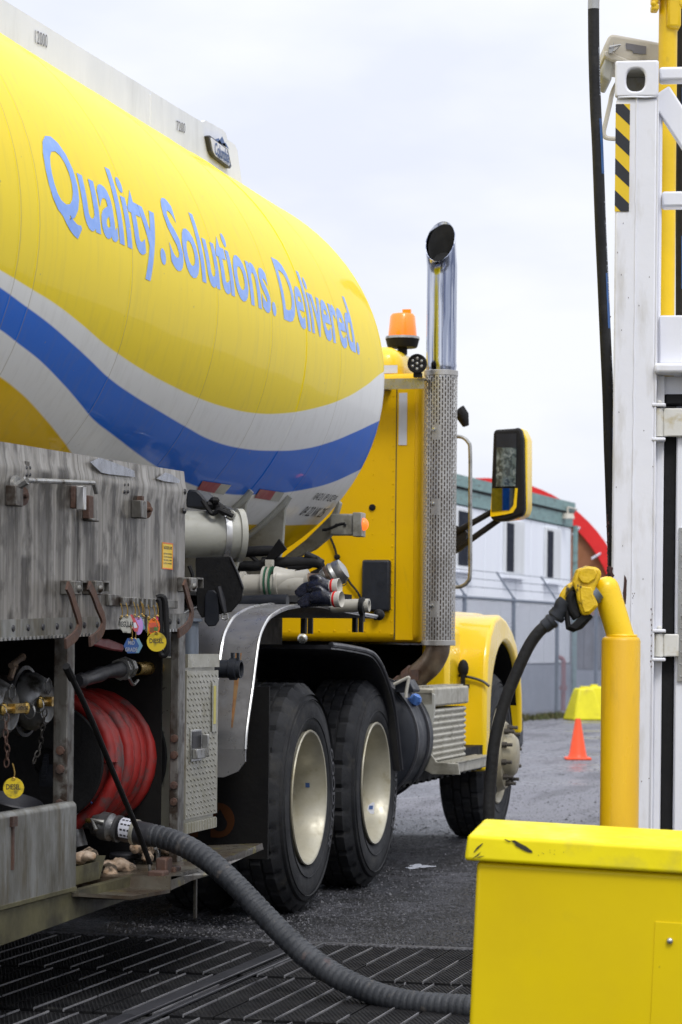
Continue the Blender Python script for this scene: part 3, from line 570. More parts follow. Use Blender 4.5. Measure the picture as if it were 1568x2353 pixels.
# ---- tank
def ring_pts(y, s=1.0, n=96, da=0, off=0):
    return [(TX + (TA * s + off) * math.cos(2 * math.pi * k / n), y, TZ + (TB * s + off) * math.sin(2 * math.pi * k / n)) for k in range(n)]
def tank_mesh():
    mb = MB(); ys = [(4.35, .55), (4.42, .8), (4.52, .93), (4.66, .99), (4.8, 1)] + [(4.8 + i * (12.62 - 4.8) / 40, 1) for i in range(1, 41)] + [(12.66, .998), (12.72, .985), (12.80, .955), (12.88, .90), (12.95, .80), (13.0, .62), (13.02, .3)]
    n = 96
    for y, s in ys: mb.v += [Vector(p) for p in ring_pts(y, s)]
    for i in range(len(ys) - 1):
        for k in range(n): a = i * n + k; b = i * n + (k + 1) % n; mb.f.append((a, b, b + n, a + n))
    mb.f.append(tuple(range(n))); L = (len(ys) - 1) * n; mb.f.append(tuple(range(L + n - 1, L - 1, -1))); return mb
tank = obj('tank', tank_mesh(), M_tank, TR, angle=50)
def ring(y, w_=.010, h=.004, n=96):
    mb = MB(); prof = [(-w_, 0), (-w_ * .5, h), (w_ * .5, h), (w_, 0)]
    for k in range(n):
        a = 2 * math.pi * k / n
        for dy, o_ in prof: mb.v.append(Vector((TX + (TA + o_) * math.cos(a), y + dy, TZ + (TB + o_) * math.sin(a))))
    for k in range(n):
        for j in range(3): mb.f.append((k * 4 + j, ((k + 1) % n) * 4 + j, ((k + 1) % n) * 4 + j + 1, k * 4 + j + 1))
    return mb
for i, y in enumerate((7.61, 7.775, 8.70, 9.75, 10.55, 11.13, 11.75, 12.62)):
    obj('weld_seam', ring(y, .008 if i != 5 else .012, .0010 if i != 5 else .003), M_tank, tank)
def tpt(y, z, off=.002):
    s = max(-1, min(1, (z - TZ) / TB)); a = math.asin(s); nx, nz = math.cos(a) / TA, math.sin(a) / TB; l = math.hypot(nx, nz)
    return Vector((TX + TA * math.cos(a) + off * nx / l, y, TZ + TB * math.sin(a) + off * nz / l))
zb, zc = 2.612, 2.874
for s, y0, y1 in (('Quality.', 7.885, 9.10), ('Solutions.', 9.165, 10.625), ('Delivered.', 10.745, 12.13)):
    mb = MB(); fn = lambda u_, v_: tpt(y0 + (y1 - y0) * u_, zb + .0018 * (y0 - 7.9) + (zc - zb) * v_, .0010)
    text_on(mb, s, fn, bold=.022, cuts=1); obj('lettering', mb, M_letter, tank, smooth=False, recalc=False)
for (pa, pb_, pc_, pd_) in (((462, 1104), (528, 1114), (510, 1136), (449, 1124)), ((594, 1123), (650, 1131), (636.5, 1152), (581, 1143))):      # red and cream tape along the belly
    A4 = [tankhit(*q_) for q_ in (pa, pb_, pc_, pd_)]
    for a, b, m_ in ((0, .64, M_decalr), (.64, 1, M_decalc)):
        mb = MB(); N_ = 5; vs = []
        for k in range(N_ + 1):
            t_ = k / N_; L_e = A4[0].lerp(A4[3], t_); R_e = A4[1].lerp(A4[2], t_)
            for s_ in (a, b): p = L_e.lerp(R_e, s_); vs.append(tpt(p.y, p.z, .003))
        mb.add(vs, [(2 * k, 2 * k + 1, 2 * k + 3, 2 * k + 2) for k in range(N_)]); obj('reflective_tape', mb, m_, tank, smooth=False, recalc=False)
for (y0, y1, z0, z1) in ():
    for j, (a, b, m_) in enumerate(((0, .62, M_decalr), (.62, 1, M_decalc))):
        mb = MB(); ya, yb = y0 + (y1 - y0) * a, y0 + (y1 - y0) * b; N_ = 4
        vs = []
        for k in range(N_ + 1):
            z = z0 + (z1 - z0) * k / N_; vs += [tpt(ya, z, .003), tpt(yb, z, .003)]
        mb.add(vs, [(2 * k, 2 * k + 1, 2 * k + 3, 2 * k + 2) for k in range(N_)]); obj('reflective_tape', mb, m_, tank, smooth=False, recalc=False)
for s, (xa, ya_), (xb, yb_), hh in (('04/21 IP UC', (944, 0), (0, 0), 0),): pass
def tank_text(s, pl, pr, hz, m_, bold=.01):
    a, b = tankhit(*pl), tankhit(*pr); mb = MB()
    text_on(mb, s, lambda u_, v_: tpt(a.y + (b.y - a.y) * u_, a.z + (b.z - a.z) * u_ + hz * v_, .003), bold=bold); obj('inspection_print', mb, m_, tank, smooth=False, recalc=False)
tank_text('04/21 IP UC', (714, 1147), (757, 1152), .034, M_ink, .0); tank_text('04 22 VK 25', (683, 1183), (732, 1188), .045, M_ink, .0); tank_text('528', (759, 1147), (767, 1148), .02, M_ink)
# the patch of bare yellow reflected dent near the shoulder and vent on top
mb = MB(); q = pD(768, 572, 13.0); 0 and mb.lathe([(.10, 0), (.10, .03), (.06, .05), (0, .055)], (TX + .62, 12.45, 3.42), (.3, 0, 1), 20); pass
# ---- spill rail on the tank
XR = -3.62
def rl(px, py): q = pX(px, py, XR); return Vector((XR, q.y, q.z))
top = [rl(*p) for p in ((7, 0), (120, 70), (300, 181), (400, 243), (440, 267), (462, 280), (470, 276), (508, 297), (516, 305), (520, 320), (537, 332), (543, 345), (553, 420))]
tops = [Vector((XR, 5.0, 3.64))] + top
ybot = 3.30
mb = MB(); mb.prism(tops + [Vector((XR, tops[-1].y + .02, ybot)), Vector((XR, 5.0, ybot))], (-.02, 0, 0)); rail = obj('spill_rail', mb, M_rail, TR, smooth=False)
mb = MB(); mb.prism([v + Vector((-1.1, 0, 0)) for v in tops] + [Vector((XR - 1.1, tops[-1].y + .02, ybot)), Vector((XR - 1.1, 5.0, ybot))], (-.02, 0, 0)); obj('far_spill_rail', mb, M_rail, TR, smooth=False)
q = rl(343, 213); mb = MB(); mb.box(XR, XR + .006, q.y - .012, q.y + .012, 3.35, q.z - .01); obj('rail_seam', mb, M_rail, rail)
def rail_text(s, pl, pr, hh, m_):
    a, b = rl(*pl), rl(*pr); mb = MB(); flat_text(mb, s, a + Vector((.004, 0, 0)), b + Vector((.004, 0, 0)), a + Vector((.004, 0, hh)), bold=0); obj('rail_number', mb, m_, rail, smooth=False, recalc=False)
rail_text('12000', (76, 98), (104, 110), .052, M_inkgrey); rail_text('7200', (401, 299), (421, 306), .046, M_inkgrey)
bp_ = [(466, 313), (469, 311), (511, 343), (519, 382), (516, 387), (480, 360), (473, 347)]
mb = MB(); mb.prism([rl(*p) + Vector((.002, 0, 0)) for p in bp_], (.02, 0, 0)); badge = obj('maker_badge', mb, M_fend2, rail, smooth=False)
cen = Vector((0, 0, 0))
bq = [rl(*p) for p in bp_]; cen = sum(bq, Vector()) / len(bq)
mb = MB(); mb.prism([cen + (v - cen) * .86 + Vector((.0225, 0, 0)) for v in bq], (.002, 0, 0)); obj('badge_plate', mb, M_decalw, badge, smooth=False)
mb = MB(); a = rl(479, 353); b = rl(512, 374); flat_text(mb, 'Columbia', a + Vector((.026, 0, 0)), b + Vector((.026, 0, 0)), a + Vector((.026, .0, .055)), bold=.02)
for t_, h_ in ((.25, .02), (.5, .04), (.72, .02)):
    c0 = a + (b - a) * t_ + Vector((.026, 0, .065)); mb.add([c0 + Vector((0, -.07, 0)), c0 + Vector((0, .07, 0)), c0 + Vector((0, .0, h_))], [(0, 1, 2)])
a = rl(485, 362); b = rl(516, 384); mb2 = MB(); flat_text(mb, 'REMTEC PRODUCTS', a + Vector((.026, 0, 0)), b + Vector((.026, 0, 0)), a + Vector((.026, 0, .018)), bold=.01)
obj('badge_print', mb, M_inkblue, badge, smooth=False, recalc=False)

# ---- chassis
mb = MB()
for x in (-3.78, -4.66): mb.box(x, x + .09, 5.2, 17.0, .78, 1.06)
for y in (6, 8, 10.3, 11.75, 13.3, 14.6, 16.5): mb.box(-4.57, -3.78, y, y + .1, .82, 1.02)
obj('frame_rail', mb, M_dark, TR, bevel=.005)
mb = MB(); mb.box(-5.1, -3.25, 9.6, 13.1, 1.40, 1.46); mb.box(-4.75, -3.6, 5.0, 13.0, 1.06, 1.52); obj('subframe', mb, M_dark, TR)
for y in (11.103, 12.392):
    mb = MB(); mb.cyl((-5.3, y, .51), (-3.1, y, .51), .085, 16); mb.ball((TX, y, .53), (.26, .26, .25), 16); obj('drive_axle', mb, M_dark, TR)
mb = MB(); mb.box(-5.2, -3.2, 15.68, 15.82, .42, .54); obj('steer_axle', mb, M_dark, TR)
mb = MB(); mb.tube(catmull([(TX, 12.5, .55), (TX, 13.6, .68), (TX, 15, .75)]), .06, 10); mb.box(-4.6, -3.8, 14.6, 16.6, .55, 1.25); obj('engine_block', mb, M_dark, TR, bevel=.03)

# ---- wheels
def tyre_mesh(xo, sgn, wdt=.27):
    R1 = .512; mb = MB(); n = 168
    base = [(.295, .012), (.31, -.004), (.345, -.018), (.40, -.020), (.45, -.010), (.482, .006), (.498, .022), (R1, .034)]
    gro = [(R1, .075), (R1 - .012, .078), (R1 - .012, .086), (R1, .089), (R1, .132), (R1 - .012, .1345), (R1 - .012, .1375), (R1, .14), (R1, .181), (R1 - .012, .184), (R1 - .012, .192), (R1, .195)]
    end = [(R1, wdt - .034), (.498, wdt - .022), (.482, wdt - .006), (.45, wdt + .010), (.345, wdt + .018), (.295, wdt - .012)]
    prof = base + gro + end; m = len(prof)
    for k in range(n):
        a = 2 * math.pi * k / n
        for j, (r, h) in enumerate(prof):
            ph = k % 6; rr = r
            if r > .49:
                if (6 <= j <= 8 and ph in (0,)) or (19 <= j <= 21 and ph in (3,)) or (11 <= j <= 12 and ph == 2) or (15 <= j <= 16 and ph == 5): rr = r - .013
            mb.v.append(Vector((sgn * -h, rr * math.cos(a), rr * math.sin(a))))
    for k in range(n):
        for j in range(m - 1): mb.f.append((k * m + j, ((k + 1) % n) * m + j, ((k + 1) % n) * m + j + 1, k * m + j + 1))
    for rr_ in (.355, .437, .462):
        mb.lathe([(rr_, .016 * 1), (rr_ + .002, .0225 if rr_ < .44 else .012), (rr_ + .004, .016 if rr_ < .44 else .0)], (0, 0, 0), (sgn, 0, 0), 72)
    return mb
def at(mb, p): p = Vector(p); mb.v = [v + p for v in mb.v]; return mb
def sidewall_text(mb, c, s, a0, a1, r, h, sgn=1):
    return text_on(mb, s, lambda u_, v_: Vector(c) + Vector((.0225 * sgn, (r + h * v_) * math.cos(a0 + (a1 - a0) * u_), (r + h * v_) * math.sin(a0 + (a1 - a0) * u_))), bold=.02)
def rear_wheel(cx, cy, cz, sgn=1):
    we = empty('wheel', (cx, cy, cz), None, None); we.parent = TR; we.location = Vector((cx, cy, cz)) - WL[TR.name]
    for k, dx in enumerate((0, -.335 * sgn)): obj('tyre', at(tyre_mesh(0, sgn), (cx + dx, cy, cz)), M_tyre, we)
    mb = MB()
    mb.lathe([(.296, .004), (.303, .013), (.300, .019), (.292, .017), (.287, .006), (.281, -.012), (.272, -.05), (.266, -.11), (.262, -.16), (.258, -.165), (.10, -.15), (.095, -.12), (.05, -.115), (0, -.115)], (cx, cy, cz), (sgn, 0, 0), 64)
    mb.lathe([(.296, .004), (.296, -.26), (.28, -.27)], (cx, cy, cz), (sgn, 0, 0), 40)
    mb.lathe([(.28, -.33), (.28, -.59), (.18, -.60), (.0, -.60)], (cx, cy, cz), (sgn, 0, 0), 40)
    obj('rim', mb, M_rim, we)
    mb = MB()
    for k in range(10): a = k * math.pi / 5; p = Vector((cx - .155 * sgn, cy + .168 * math.cos(a), cz + .168 * math.sin(a))); mb.cyl(p, p + Vector((.045 * sgn, 0, 0)), .016, 8)
    obj('lug_nuts', mb, M_lug, we)
    if sgn == 1:
        mb = MB()
        sidewall_text(mb, (cx, cy, cz), 'GOODYEAR', R_(30), R_(-38), .385, .045)
        obj('sidewall_lettering', mb, M_fend2, we, smooth=False, recalc=False)
    return we
HB = [(-2.956, 11.103, .512), (-2.956, 12.392, .512)]
for h_ in HB:
    rear_wheel(*h_); rear_wheel(-5.404, h_[1], h_[2], -1)
# small stickers in the rims
for (px, py, s_) in ((714, 1801, 0), (868, 1851, 1)):
    hb = HB[s_]; q = pX(px, py, -3.02); dyz = Vector((0, q.y - hb[1], q.z - hb[2])); 
    rr = .2705; a0 = math.asin(max(-1, min(1, dyz.z / rr))); mb = MB(); mi = MB(); w_ = .075
    def rp(a, x, r_=rr): return Vector((hb[0] + x, hb[1] + r_ * math.cos(a), hb[2] + r_ * math.sin(a)))
    if s_: mb.add([rp(a0 - .14, -.085), rp(a0 - .14, -.045), rp(a0 + .10, -.05), rp(a0 + .10, -.08)], [(0, 1, 2, 3)]); obj('rim_sticker', mb, M_decalw, TR, smooth=False, recalc=False)
    r2 = rr - .003; mi.add([rp(a0 - .05, -.075, r2), rp(a0 - .05, -.055, r2), rp(a0 + .03, -.055, r2), rp(a0 + .03, -.075, r2)], [(0, 1, 2, 3)]); obj('rim_sticker', mi, M_inkblue, TR, smooth=False, recalc=False)
# steer wheel
def steer(cx, cy, cz, sgn=1):
    we = empty('wheel', (cx, cy, cz), None, None); we.parent = TR; we.location = Vector((cx, cy, cz)) - WL[TR.name]
    obj('tyre', at(tyre_mesh(0, sgn), (cx, cy, cz)), M_tyre, we)
    mb = MB(); mb.lathe([(.296, .0), (.303, .010), (.296, .014), (.285, .0), (.270, -.02), (.255, -.022), (.235, .0), (.215, .045), (.205, .060), (.15, .062), (.14, .075), (.135, .10), (.11, .125), (.06, .135), (0, .135)], (cx, cy, cz), (sgn, 0, 0), 48)
    mb.lathe([(.296, .0), (.296, -.25), (.27, -.26)], (cx, cy, cz), (sgn, 0, 0), 40); obj('rim', mb, M_hub, we)
    for k in range(10):
        a = k * math.pi / 5 + .2; p = Vector((cx + .055 * sgn, cy + .175 * math.cos(a), cz + .175 * math.sin(a))); mb = MB()
        mb.cyl(p, p + Vector((.035 * sgn, 0, 0)), .019, 10); mb.cyl(p + Vector((.03 * sgn, 0, 0)), p + Vector((.07 * sgn, 0, 0)), .011, 8); obj('lug_nut', mb, M_lug, we)
    for k in range(5):
        a = k * 2 * math.pi / 5 + .4; p = Vector((cx + .012 * sgn, cy + .245 * math.cos(a), cz + .245 * math.sin(a))); mb = MB(); mb.ball(p, (.012, .028, .028), 10); obj('hand_hole', mb, M_dark, we)
    return we
steer(-2.985, 15.86, .512); steer(-5.375, 15.86, .512, -1)

# ---- cab
YC = 14.36; XC1, XC0 = -3.149, -5.21
mb = MB(); mb.prism([(XC0, YC, 1.215), (XC1, YC, 1.215), (XC1 - .05, YC + .5, 1.215), (-3.40, 15.9, 1.215), (-4.96, 15.9, 1.215), (XC0 + .05, YC + .5, 1.215)], (0, 0, 1.545)); cab = obj('cab', mb, M_cab, TR, bevel=.05, seg=4)
def onc(px, py, off=0): q = pY(px, py, YC - off); return q
a = onc(911, 900); b = onc(948, 900)
mb = MB(); mb.box(a.x, XC1 - .05, YC - .006, YC + .01, 1.225, 2.68); obj('corner_panel', mb, M_cab, cab, bevel=.003)
mb = MB(); mb.box(a.x - .006, a.x - .001, YC - .003, YC + .01, 1.225, 2.68); obj('panel_joint', mb, M_sill, cab)
mb = MB()
for k in range(21): z = 1.26 + k * .072; mb.ball((a.x - .022, YC, z), (.006, .004, .006), 8)
for k in range(15): mb.ball((a.x - .09 - k * .09, YC, 1.275 if k % 1 == 0 else 1.3), (.007, .004, .007), 8); 
for k in range(12): mb.ball((a.x - .14, YC, 1.75 + k * .085), (.005, .003, .005), 6)
o = obj('rivets', mb, M_cab, cab); o['kind'] = 'stuff'
p = onc(693, 1468); mb = MB(); mb.lathe([(0, .0), (.03, 0), (.03, .006), (.018, .012), (.017, .028), (0, .03)], (p.x, YC, p.z), (0, -1, 0), 12); obj('cab_bolt', mb, M_bolt, cab)
p = onc(853, 1166); mb = MB(); mb.lathe([(0, 0), (.02, 0), (.018, .008), (0, .010)], (p.x, YC, p.z), (0, -1, 0), 16); obj('rubber_plug', mb, M_black, cab)
p0_, p1_ = onc(914, 1023), onc(934, 903); mb = MB(); mb.box(p0_.x, p1_.x, YC - .010, YC - .0065, p0_.z, p1_.z); obj('reflective_strip', mb, M_decalw, cab)
p0_, p1_ = onc(832, 1405), onc(898, 1287); mb = MB(); mb.box(p0_.x, p1_.x, YC - .05, YC - .002, p0_.z, p1_.z); lv = obj('vent_cover', mb, M_plast, cab, bevel=.015, seg=3)
mb = MB(); mb.ball((p0_.x + .085, YC - .03, p0_.z - .03), .022, 12); mb.cyl((p0_.x + .085, YC - .03, p0_.z - .02), (p0_.x + .085, YC - .03, p0_.z + .02), .012, 8); obj('drain_plug', mb, M_black, cab)
for s_ in (0,):
    pts = [onc(*q_, off=.02) for q_ in ((752, 1225), (766, 1258), (772, 1280), (783, 1300), (792, 1322), (802, 1340), (817, 1358), (828, 1378))]
    mb = MB(); mb.tube(catmull(pts, 6), .007, 6); mb.ball(pts[2], (.02, .012, .018), 8); mb.ball(pts[4], (.012, .012, .02), 8); obj('lamp_cable', mb, M_black, cab)
# roof
q = pY(936, 815, 14.5)
mb = MB(); mb.box(-4.96, q.x - .03, 14.42, 15.7, 2.70, 2.93); rf = obj('roof', mb, M_roofy, TR, bevel=.11, seg=5)
p0_, p1_ = pY(876, 858, 14.418), pY(911, 839, 14.418); mb = MB(); mb.box(p0_.x - .08, p1_.x, 14.412, 14.417, p0_.z, p1_.z); obj('roof_label', mb, M_decalw, rf)
p = pY(922, 805, 14.75); zb_ = 2.93
mb = MB(); mb.cyl((p.x, 14.75, zb_ - .02), (p.x, 14.75, zb_ + .03), .03, 12); mb.lathe([(0, 0), (.085, 0), (.09, .01), (.10, .05), (.085, .055), (.07, .06)], (p.x, 14.75, zb_ + .02), (0, 0, 1), 28)
bea = obj('beacon', mb, M_black, TR)
mb = MB(); mb.lathe([(.07, .0), (.103, .002), (.100, .016), (.08, .018)], (p.x, 14.75, zb_ + .068), (0, 0, 1), 28); obj('beacon_ring', mb, M_steel, bea)
mb = MB(); mb.lathe([(.083, .0), (.084, .02), (.074, .125), (.064, .14), (.03, .146), (0, .148)], (p.x, 14.75, zb_ + .078), (0, 0, 1), 28); mb.box(p.x + .0, p.x + .05, 14.74, 14.76, zb_ + .215, zb_ + .245)
obj('beacon_lens', mb, M_amber, bea)
# bracket bar, work light
p = pY(957, 836, 14.12); q = pY(975, 870, 14.2); q2 = pY(975, 894, 14.2)
mb = MB(); mb.box(-4.4, q.x, 14.17, 14.175, q2.z, q.z); mb.box(-4.4, q.x, 14.175, 14.26, q.z - .008, q.z); mb.box(-4.2, -4.1, 14.2, 14.36, q2.z, q.z - .01); mb.box(-3.4, -3.34, 14.2, 14.37, q2.z + .01, q.z - .01); br = obj('light_bracket', mb, M_steel, TR)
mb = MB(); mb.lathe([(0, .05), (.035, .05), (.05, .02), (.055, 0), (.055, -.02), (.048, -.022), (.046, -.014), (0, -.014)], p, (0, 1, 0), 28); mb.box(p.x - .022, p.x + .022, p.y - .01, p.y + .03, q.z, p.z - .05)
wl = obj('work_light', mb, M_black, TR)
mb = MB(); led = [(0, 0)] + [(.030 * math.cos(k * math.pi / 3 + .5), .030 * math.sin(k * math.pi / 3 + .5)) for k in range(6)]
for a_, b_ in led: mb.ball((p.x + a_, p.y - .014, p.z + b_), (.009, .004, .009), 10)
obj('led', mb, M_greyb if False else M_steel, wl)

# ---- exhaust stack
sx, sy = pY(1008, 1170, 14.28).x, 14.28
zg0, zg1 = pY(1003, 1483, sy).z, pY(1010, 853, sy).z
RG = .094
def perforated(x, y, z0, z1, r):
    mb = MB(); nc = 36; nr = int((z1 - z0 - .06) / .0085)
    cols = []
    for k in range(nc): cols += [k / nc, k / nc + .56 / nc]
    zz = [z0, z0 + .03] + [z0 + .03 + (z1 - z0 - .06) * j / nr for j in range(1, nr)] + [z1 - .03, z1]
    C2 = len(cols)
    for z in zz:
        for t_ in cols: a_ = t_ * 2 * math.pi; mb.v.append(Vector((x + r * math.cos(a_), y + r * math.sin(a_), z)))
    for j in range(len(zz) - 1):
        for c_ in range(C2):
            if c_ % 2 == 1 and 0 < j < len(zz) - 2:
                kk = c_ // 2
                blank = any(abs(z0 + (z1 - z0) * f_ - zz[j]) < .045 for f_ in (.13, .50, .77)) and abs((kk / nc) - .715) < .045
                if (j + (2 if kk % 2 else 0)) % 4 != 0 and not blank: continue
            mb.f.append((j * C2 + c_, j * C2 + (c_ + 1) % C2, (j + 1) * C2 + (c_ + 1) % C2, (j + 1) * C2 + c_))
    return mb
hs = obj('heat_shield', perforated(sx, sy, zg0, zg1, RG), M_guard, TR, recalc=False)
for z_, h_ in ((zg0 - .001, .03), (zg1 - .029, .03)):
    mb = MB(); mb.lathe([(RG + .001, 0), (RG + .003, .002), (RG + .003, h_ - .002), (RG + .001, h_)], (sx, sy, z_), (0, 0, 1), 46); obj('shield_band', mb, M_guard, hs)
for f_ in (.13, .50, .77):
    mb = MB(); mb.lathe([(0, 0), (.012, 0), (.010, .006), (0, .008)], (sx - .02, sy - RG * .985, zg0 + (zg1 - zg0) * f_ + .02), (-.2, -1, 0), 10); obj('shield_bolt', mb, M_bolt, hs)
mb = MB(); mb.cyl((sx, sy, zg0 + .02), (sx, sy, zg1 - .05), RG - .020, 28); obj('muffler', mb, M_rustpipe, TR)
r_ = .0855; zt_ = pY(1008, 607, sy).z
mb = MB(); n_ = 40; vs = []; fs = []
ztop_c = pY(1006, 556, sy).z; hv = .125
levels = [(zg1 - .04, r_), (zg1 + .015, r_), (zg1 + .03, r_ + .003), (zg1 + .05, r_), (ztop_c - .30, r_), (ztop_c - .2, r_), (ztop_c - .14, r_)]
for z_, rr in levels:
    for k in range(n_): a_ = 2 * math.pi * k / n_; vs.append((sx + rr * math.cos(a_), sy + rr * math.sin(a_), z_))
def lipv(rr, dz):
    return [(sx - .008 + rr * math.cos(2 * math.pi * k / n_), sy + rr * math.sin(2 * math.pi * k / n_) - .02, ztop_c + dz + hv * math.sin(2 * math.pi * k / n_)) for k in range(n_)]
vs += lipv(r_, 0) + lipv(r_ - .004, .002) 
L_ = len(levels) + 2
for i in range(L_ - 1):
    for k in range(n_): a_ = i * n_ + k; b_ = i * n_ + (k + 1) % n_; fs.append((a_, b_, b_ + n_, a_ + n_))
mb.add(vs, fs); ob = obj('stack_pipe', mb, M_chrome, TR, recalc=False, angle=50)
mb = MB(); mb.add([(v[0], v[1], v[2]) for v in [(sx + (r_ - .009) * math.cos(2 * math.pi * k / n_), sy + (r_ - .009) * math.sin(2 * math.pi * k / n_) - .018, ztop_c - .008 + hv * .96 * math.sin(2 * math.pi * k / n_)) for k in range(n_)] + [(sx + .7 * r_ * math.cos(2 * math.pi * k / n_), sy + .02 + .6 * r_ * math.sin(2 * math.pi * k / n_), ztop_c - .10 + .4 * hv * math.sin(2 * math.pi * k / n_)) for k in range(n_)]], [(k, (k + 1) % n_, (k + 1) % n_ + n_, k + n_) for k in range(n_)] + [tuple(range(n_, 2 * n_))])
obj('soot_lining', mb, mat('soot', (.006, .006, .006), .9), ob)
e = [Vector((sx, sy, zg0 + .02)), pY(1001, 1500, sy), pY(985, 1528, sy + .02), pY(955, 1555, sy + .05), pY(925, 1580, sy + .08), pY(895, 1600, sy + .1)]
mb = MB(); mb.tube(catmull(e, 6), .070, 20); obj('exhaust_elbow', mb, M_rustpipe, TR)
mb = MB(); d_ = (e[4] - e[3]).normalized(); mb.tube([e[3] + d_ * .0, e[3] + d_ * .05], .080, 18); mb.tube([e[4] - d_ * .01, e[4] + d_ * .06], .078, 18); mb.box(e[3].x - .02, e[3].x + .03, e[3].y - .1, e[3].y - .06, e[3].z - .02, e[3].z + .04); obj('exhaust_clamp', mb, M_rust, TR)
mb = MB(); p = pY(1050, 945, 15.3); mb.tube([p, p + Vector((.03, 0, -.03)), p + Vector((.05, 0, -.09))], [.05, .04, .02], 10); obj('air_horn_cover', mb, M_black, TR)
# grab handle
h_ = [pY(*q_, 14.75) for q_ in ((1034, 1003), (1058, 1004), (1073, 1016), (1078, 1040), (1078, 1180), (1078, 1312), (1072, 1337), (1056, 1348), (1034, 1349))]
mb = MB(); mb.tube(catmull(h_, 5), .0115, 10); obj('grab_handle', mb, M_steel, TR)
# mirror
YM = 15.7
def pm_(px, py, o_=0): return pY(px, py, YM + o_)
mb = MB()
for a_, b_ in (((1040, 1226), (1128, 1176)), ((1040, 1268), (1150, 1190))): mb.tube([pm_(*a_, -.0), pm_(*b_, -.0)], .020, 8)
mb.prism([pm_(1036, 1205), pm_(1060, 1212), pm_(1072, 1225), pm_(1060, 1262), pm_(1036, 1275)], (0, .05, 0)); arm = obj('mirror_arm', mb, M_black, TR, bevel=.004)
prof = [(1131, 992), (1137, 987), (1180, 984), (1190, 981), (1196, 990), (1200, 1010), (1203, 1170), (1199, 1184), (1160, 1197), (1133, 1198), (1124, 1190), (1127, 1100)]
mb = MB(); mb.prism([pm_(*q_, -.06) for q_ in prof], (0, .10, 0)); mir = obj('mirror_housing', mb, M_black, TR, bevel=.018, seg=3)
prof = [(1190, 985), (1197, 984), (1205, 1000), (1209, 1010), (1209, 1168), (1204, 1184), (1188, 1192), (1150, 1197), (1150, 1120)]
mb = MB(); mb.prism([pm_(*q_, .0) for q_ in prof], (.01, .13, 0)); obj('mirror_back_cover', mb, M_hood, mir, bevel=.02, seg=3)
def quadp(name, pts, m_, o_, par, th_=.004, bevel=0):
    mb = MB(); mb.prism([pm_(*q_, o_) for q_ in pts], (0, th_, 0)); return obj(name, mb, m_, par, bevel=bevel)
quadp('main_mirror', [(1138, 997), (1184, 996), (1182, 1119), (1136, 1119)], M_plast, -.066, mir)
mm_ = mat('mirror_reflection_glass', (.10, .135, .14), .06, metal=.0, col2=(.03, .045, .05), ns=30, lo=.45, hi=.55, coat=1, dirt_or_reflection=(.19, .23, .24), ds=26, dlo=.55, dhi=.62)
quadp('mirror_glass_panel', [(1139, 1028), (1184, 1029), (1182, 1117), (1137, 1118)], mm_, -.070, mir)
quadp('lower_bezel', [(1128, 1122), (1187, 1122), (1184, 1165), (1176, 1178), (1160, 1182), (1124, 1188)], M_hood, -.068, mir)
quadp('convex_mirror', [(1128, 1122), (1181, 1122), (1177, 1160), (1168, 1172), (1127, 1176)], M_glassd, -.073, mir)
# hood and front fender
XF = -2.93
def pf(px, py): q_ = pX(px, py, XF); return (q_.y, q_.z)
prof = [(15.20, .44), (15.20, .9), (15.235, 1.12), (15.33, 1.27), (15.47, 1.36), (15.66, 1.39), (15.86, 1.36), (16.05, 1.30), (16.22, 1.21), (16.36, 1.07), (16.43, .9), (16.46, .64), (16.41, .62)]
arch = catmull([Vector((0, y, z)) for y, z in ((16.38, .82), (16.30, .98), (16.17, 1.11), (16.0, 1.19), (15.80, 1.22), (15.62, 1.18), (15.47, 1.08), (15.38, .93), (15.345, .72), (15.34, .44))], 3)
prof += [(v.y, v.z) for v in arch]
mb = MB(); mb.prism([(XF, y, z) for y, z in prof], (-.36, 0, 0)); fe = obj('front_fender', mb, M_hood, TR, bevel=.035, seg=4)
mb = MB(); mb.prism([(XF - .02, 16.02 + .664 * math.cos(R_(a_)), .54 + .664 * math.sin(R_(a_))) for a_ in range(8, 189, 10)], (-.02, 0, 0)); 
mb = MB(); ar = [(v.y + (.008 if v.y < 15.6 else 0), v.z - .006) for v in arch[:-3]]
mb.add([(x, y, z) for y, z in ar for x in (XF - .03, XF - .36)], [(2 * k, 2 * k + 1, 2 * k + 3, 2 * k + 2) for k in range(len(ar) - 1)]); obj('wheel_arch_liner', mb, M_dark, fe)
mb = MB(); mb.box(-5.05, XF - .36, 15.30, 17.3, 1.20, 1.42); obj('hood', mb, M_hood, TR, bevel=.10, seg=4)
a_, b_ = pY(1030, 1548, 15.19), pY(1124, 1574, 15.19)
mb = MB(); sp_ = catmull([pY(1030, 1530, 15.192), a_, pY(1075, 1556, 15.192), pY(1105, 1565, 15.192), pY(1122, 1577, 15.192)], 5); mb.tube(sp_, .009, 6); obj('hood_seam', mb, M_ink, fe)
p = pY(1062, 1540, 15.16); mb = MB(); mb.box(p.x - .012, p.x + .012, 15.14, 15.17, p.z - .09, p.z + .02); mb.ball((p.x, 15.16, p.z + .01), (.034, .03, .055), 12); mb.box(p.x - .035, p.x + .035, 15.14, 15.19, p.z - .11, p.z - .085); obj('hood_latch', mb, M_black, fe, bevel=.004)
p = pX(1155, 1437, XF); mb = MB(); mb.ball((XF - .05, p.y + .05, 1.335), (.035, .055, .035), 14); obj('marker_light', mb, M_lampy, fe)
mb = MB(); mb.box(-3.4, -3.06, 16.35, 16.6, 1.15, 1.36); obj('headlight', mb, M_beige, TR, bevel=.06, seg=3)
mb = MB(); mb.box(-5.0, -3.3, 15.28, 15.34, .45, 1.20); obj('gap_blackout', mb, M_dark, TR)  # black panel added to block the daylight showing under the cab
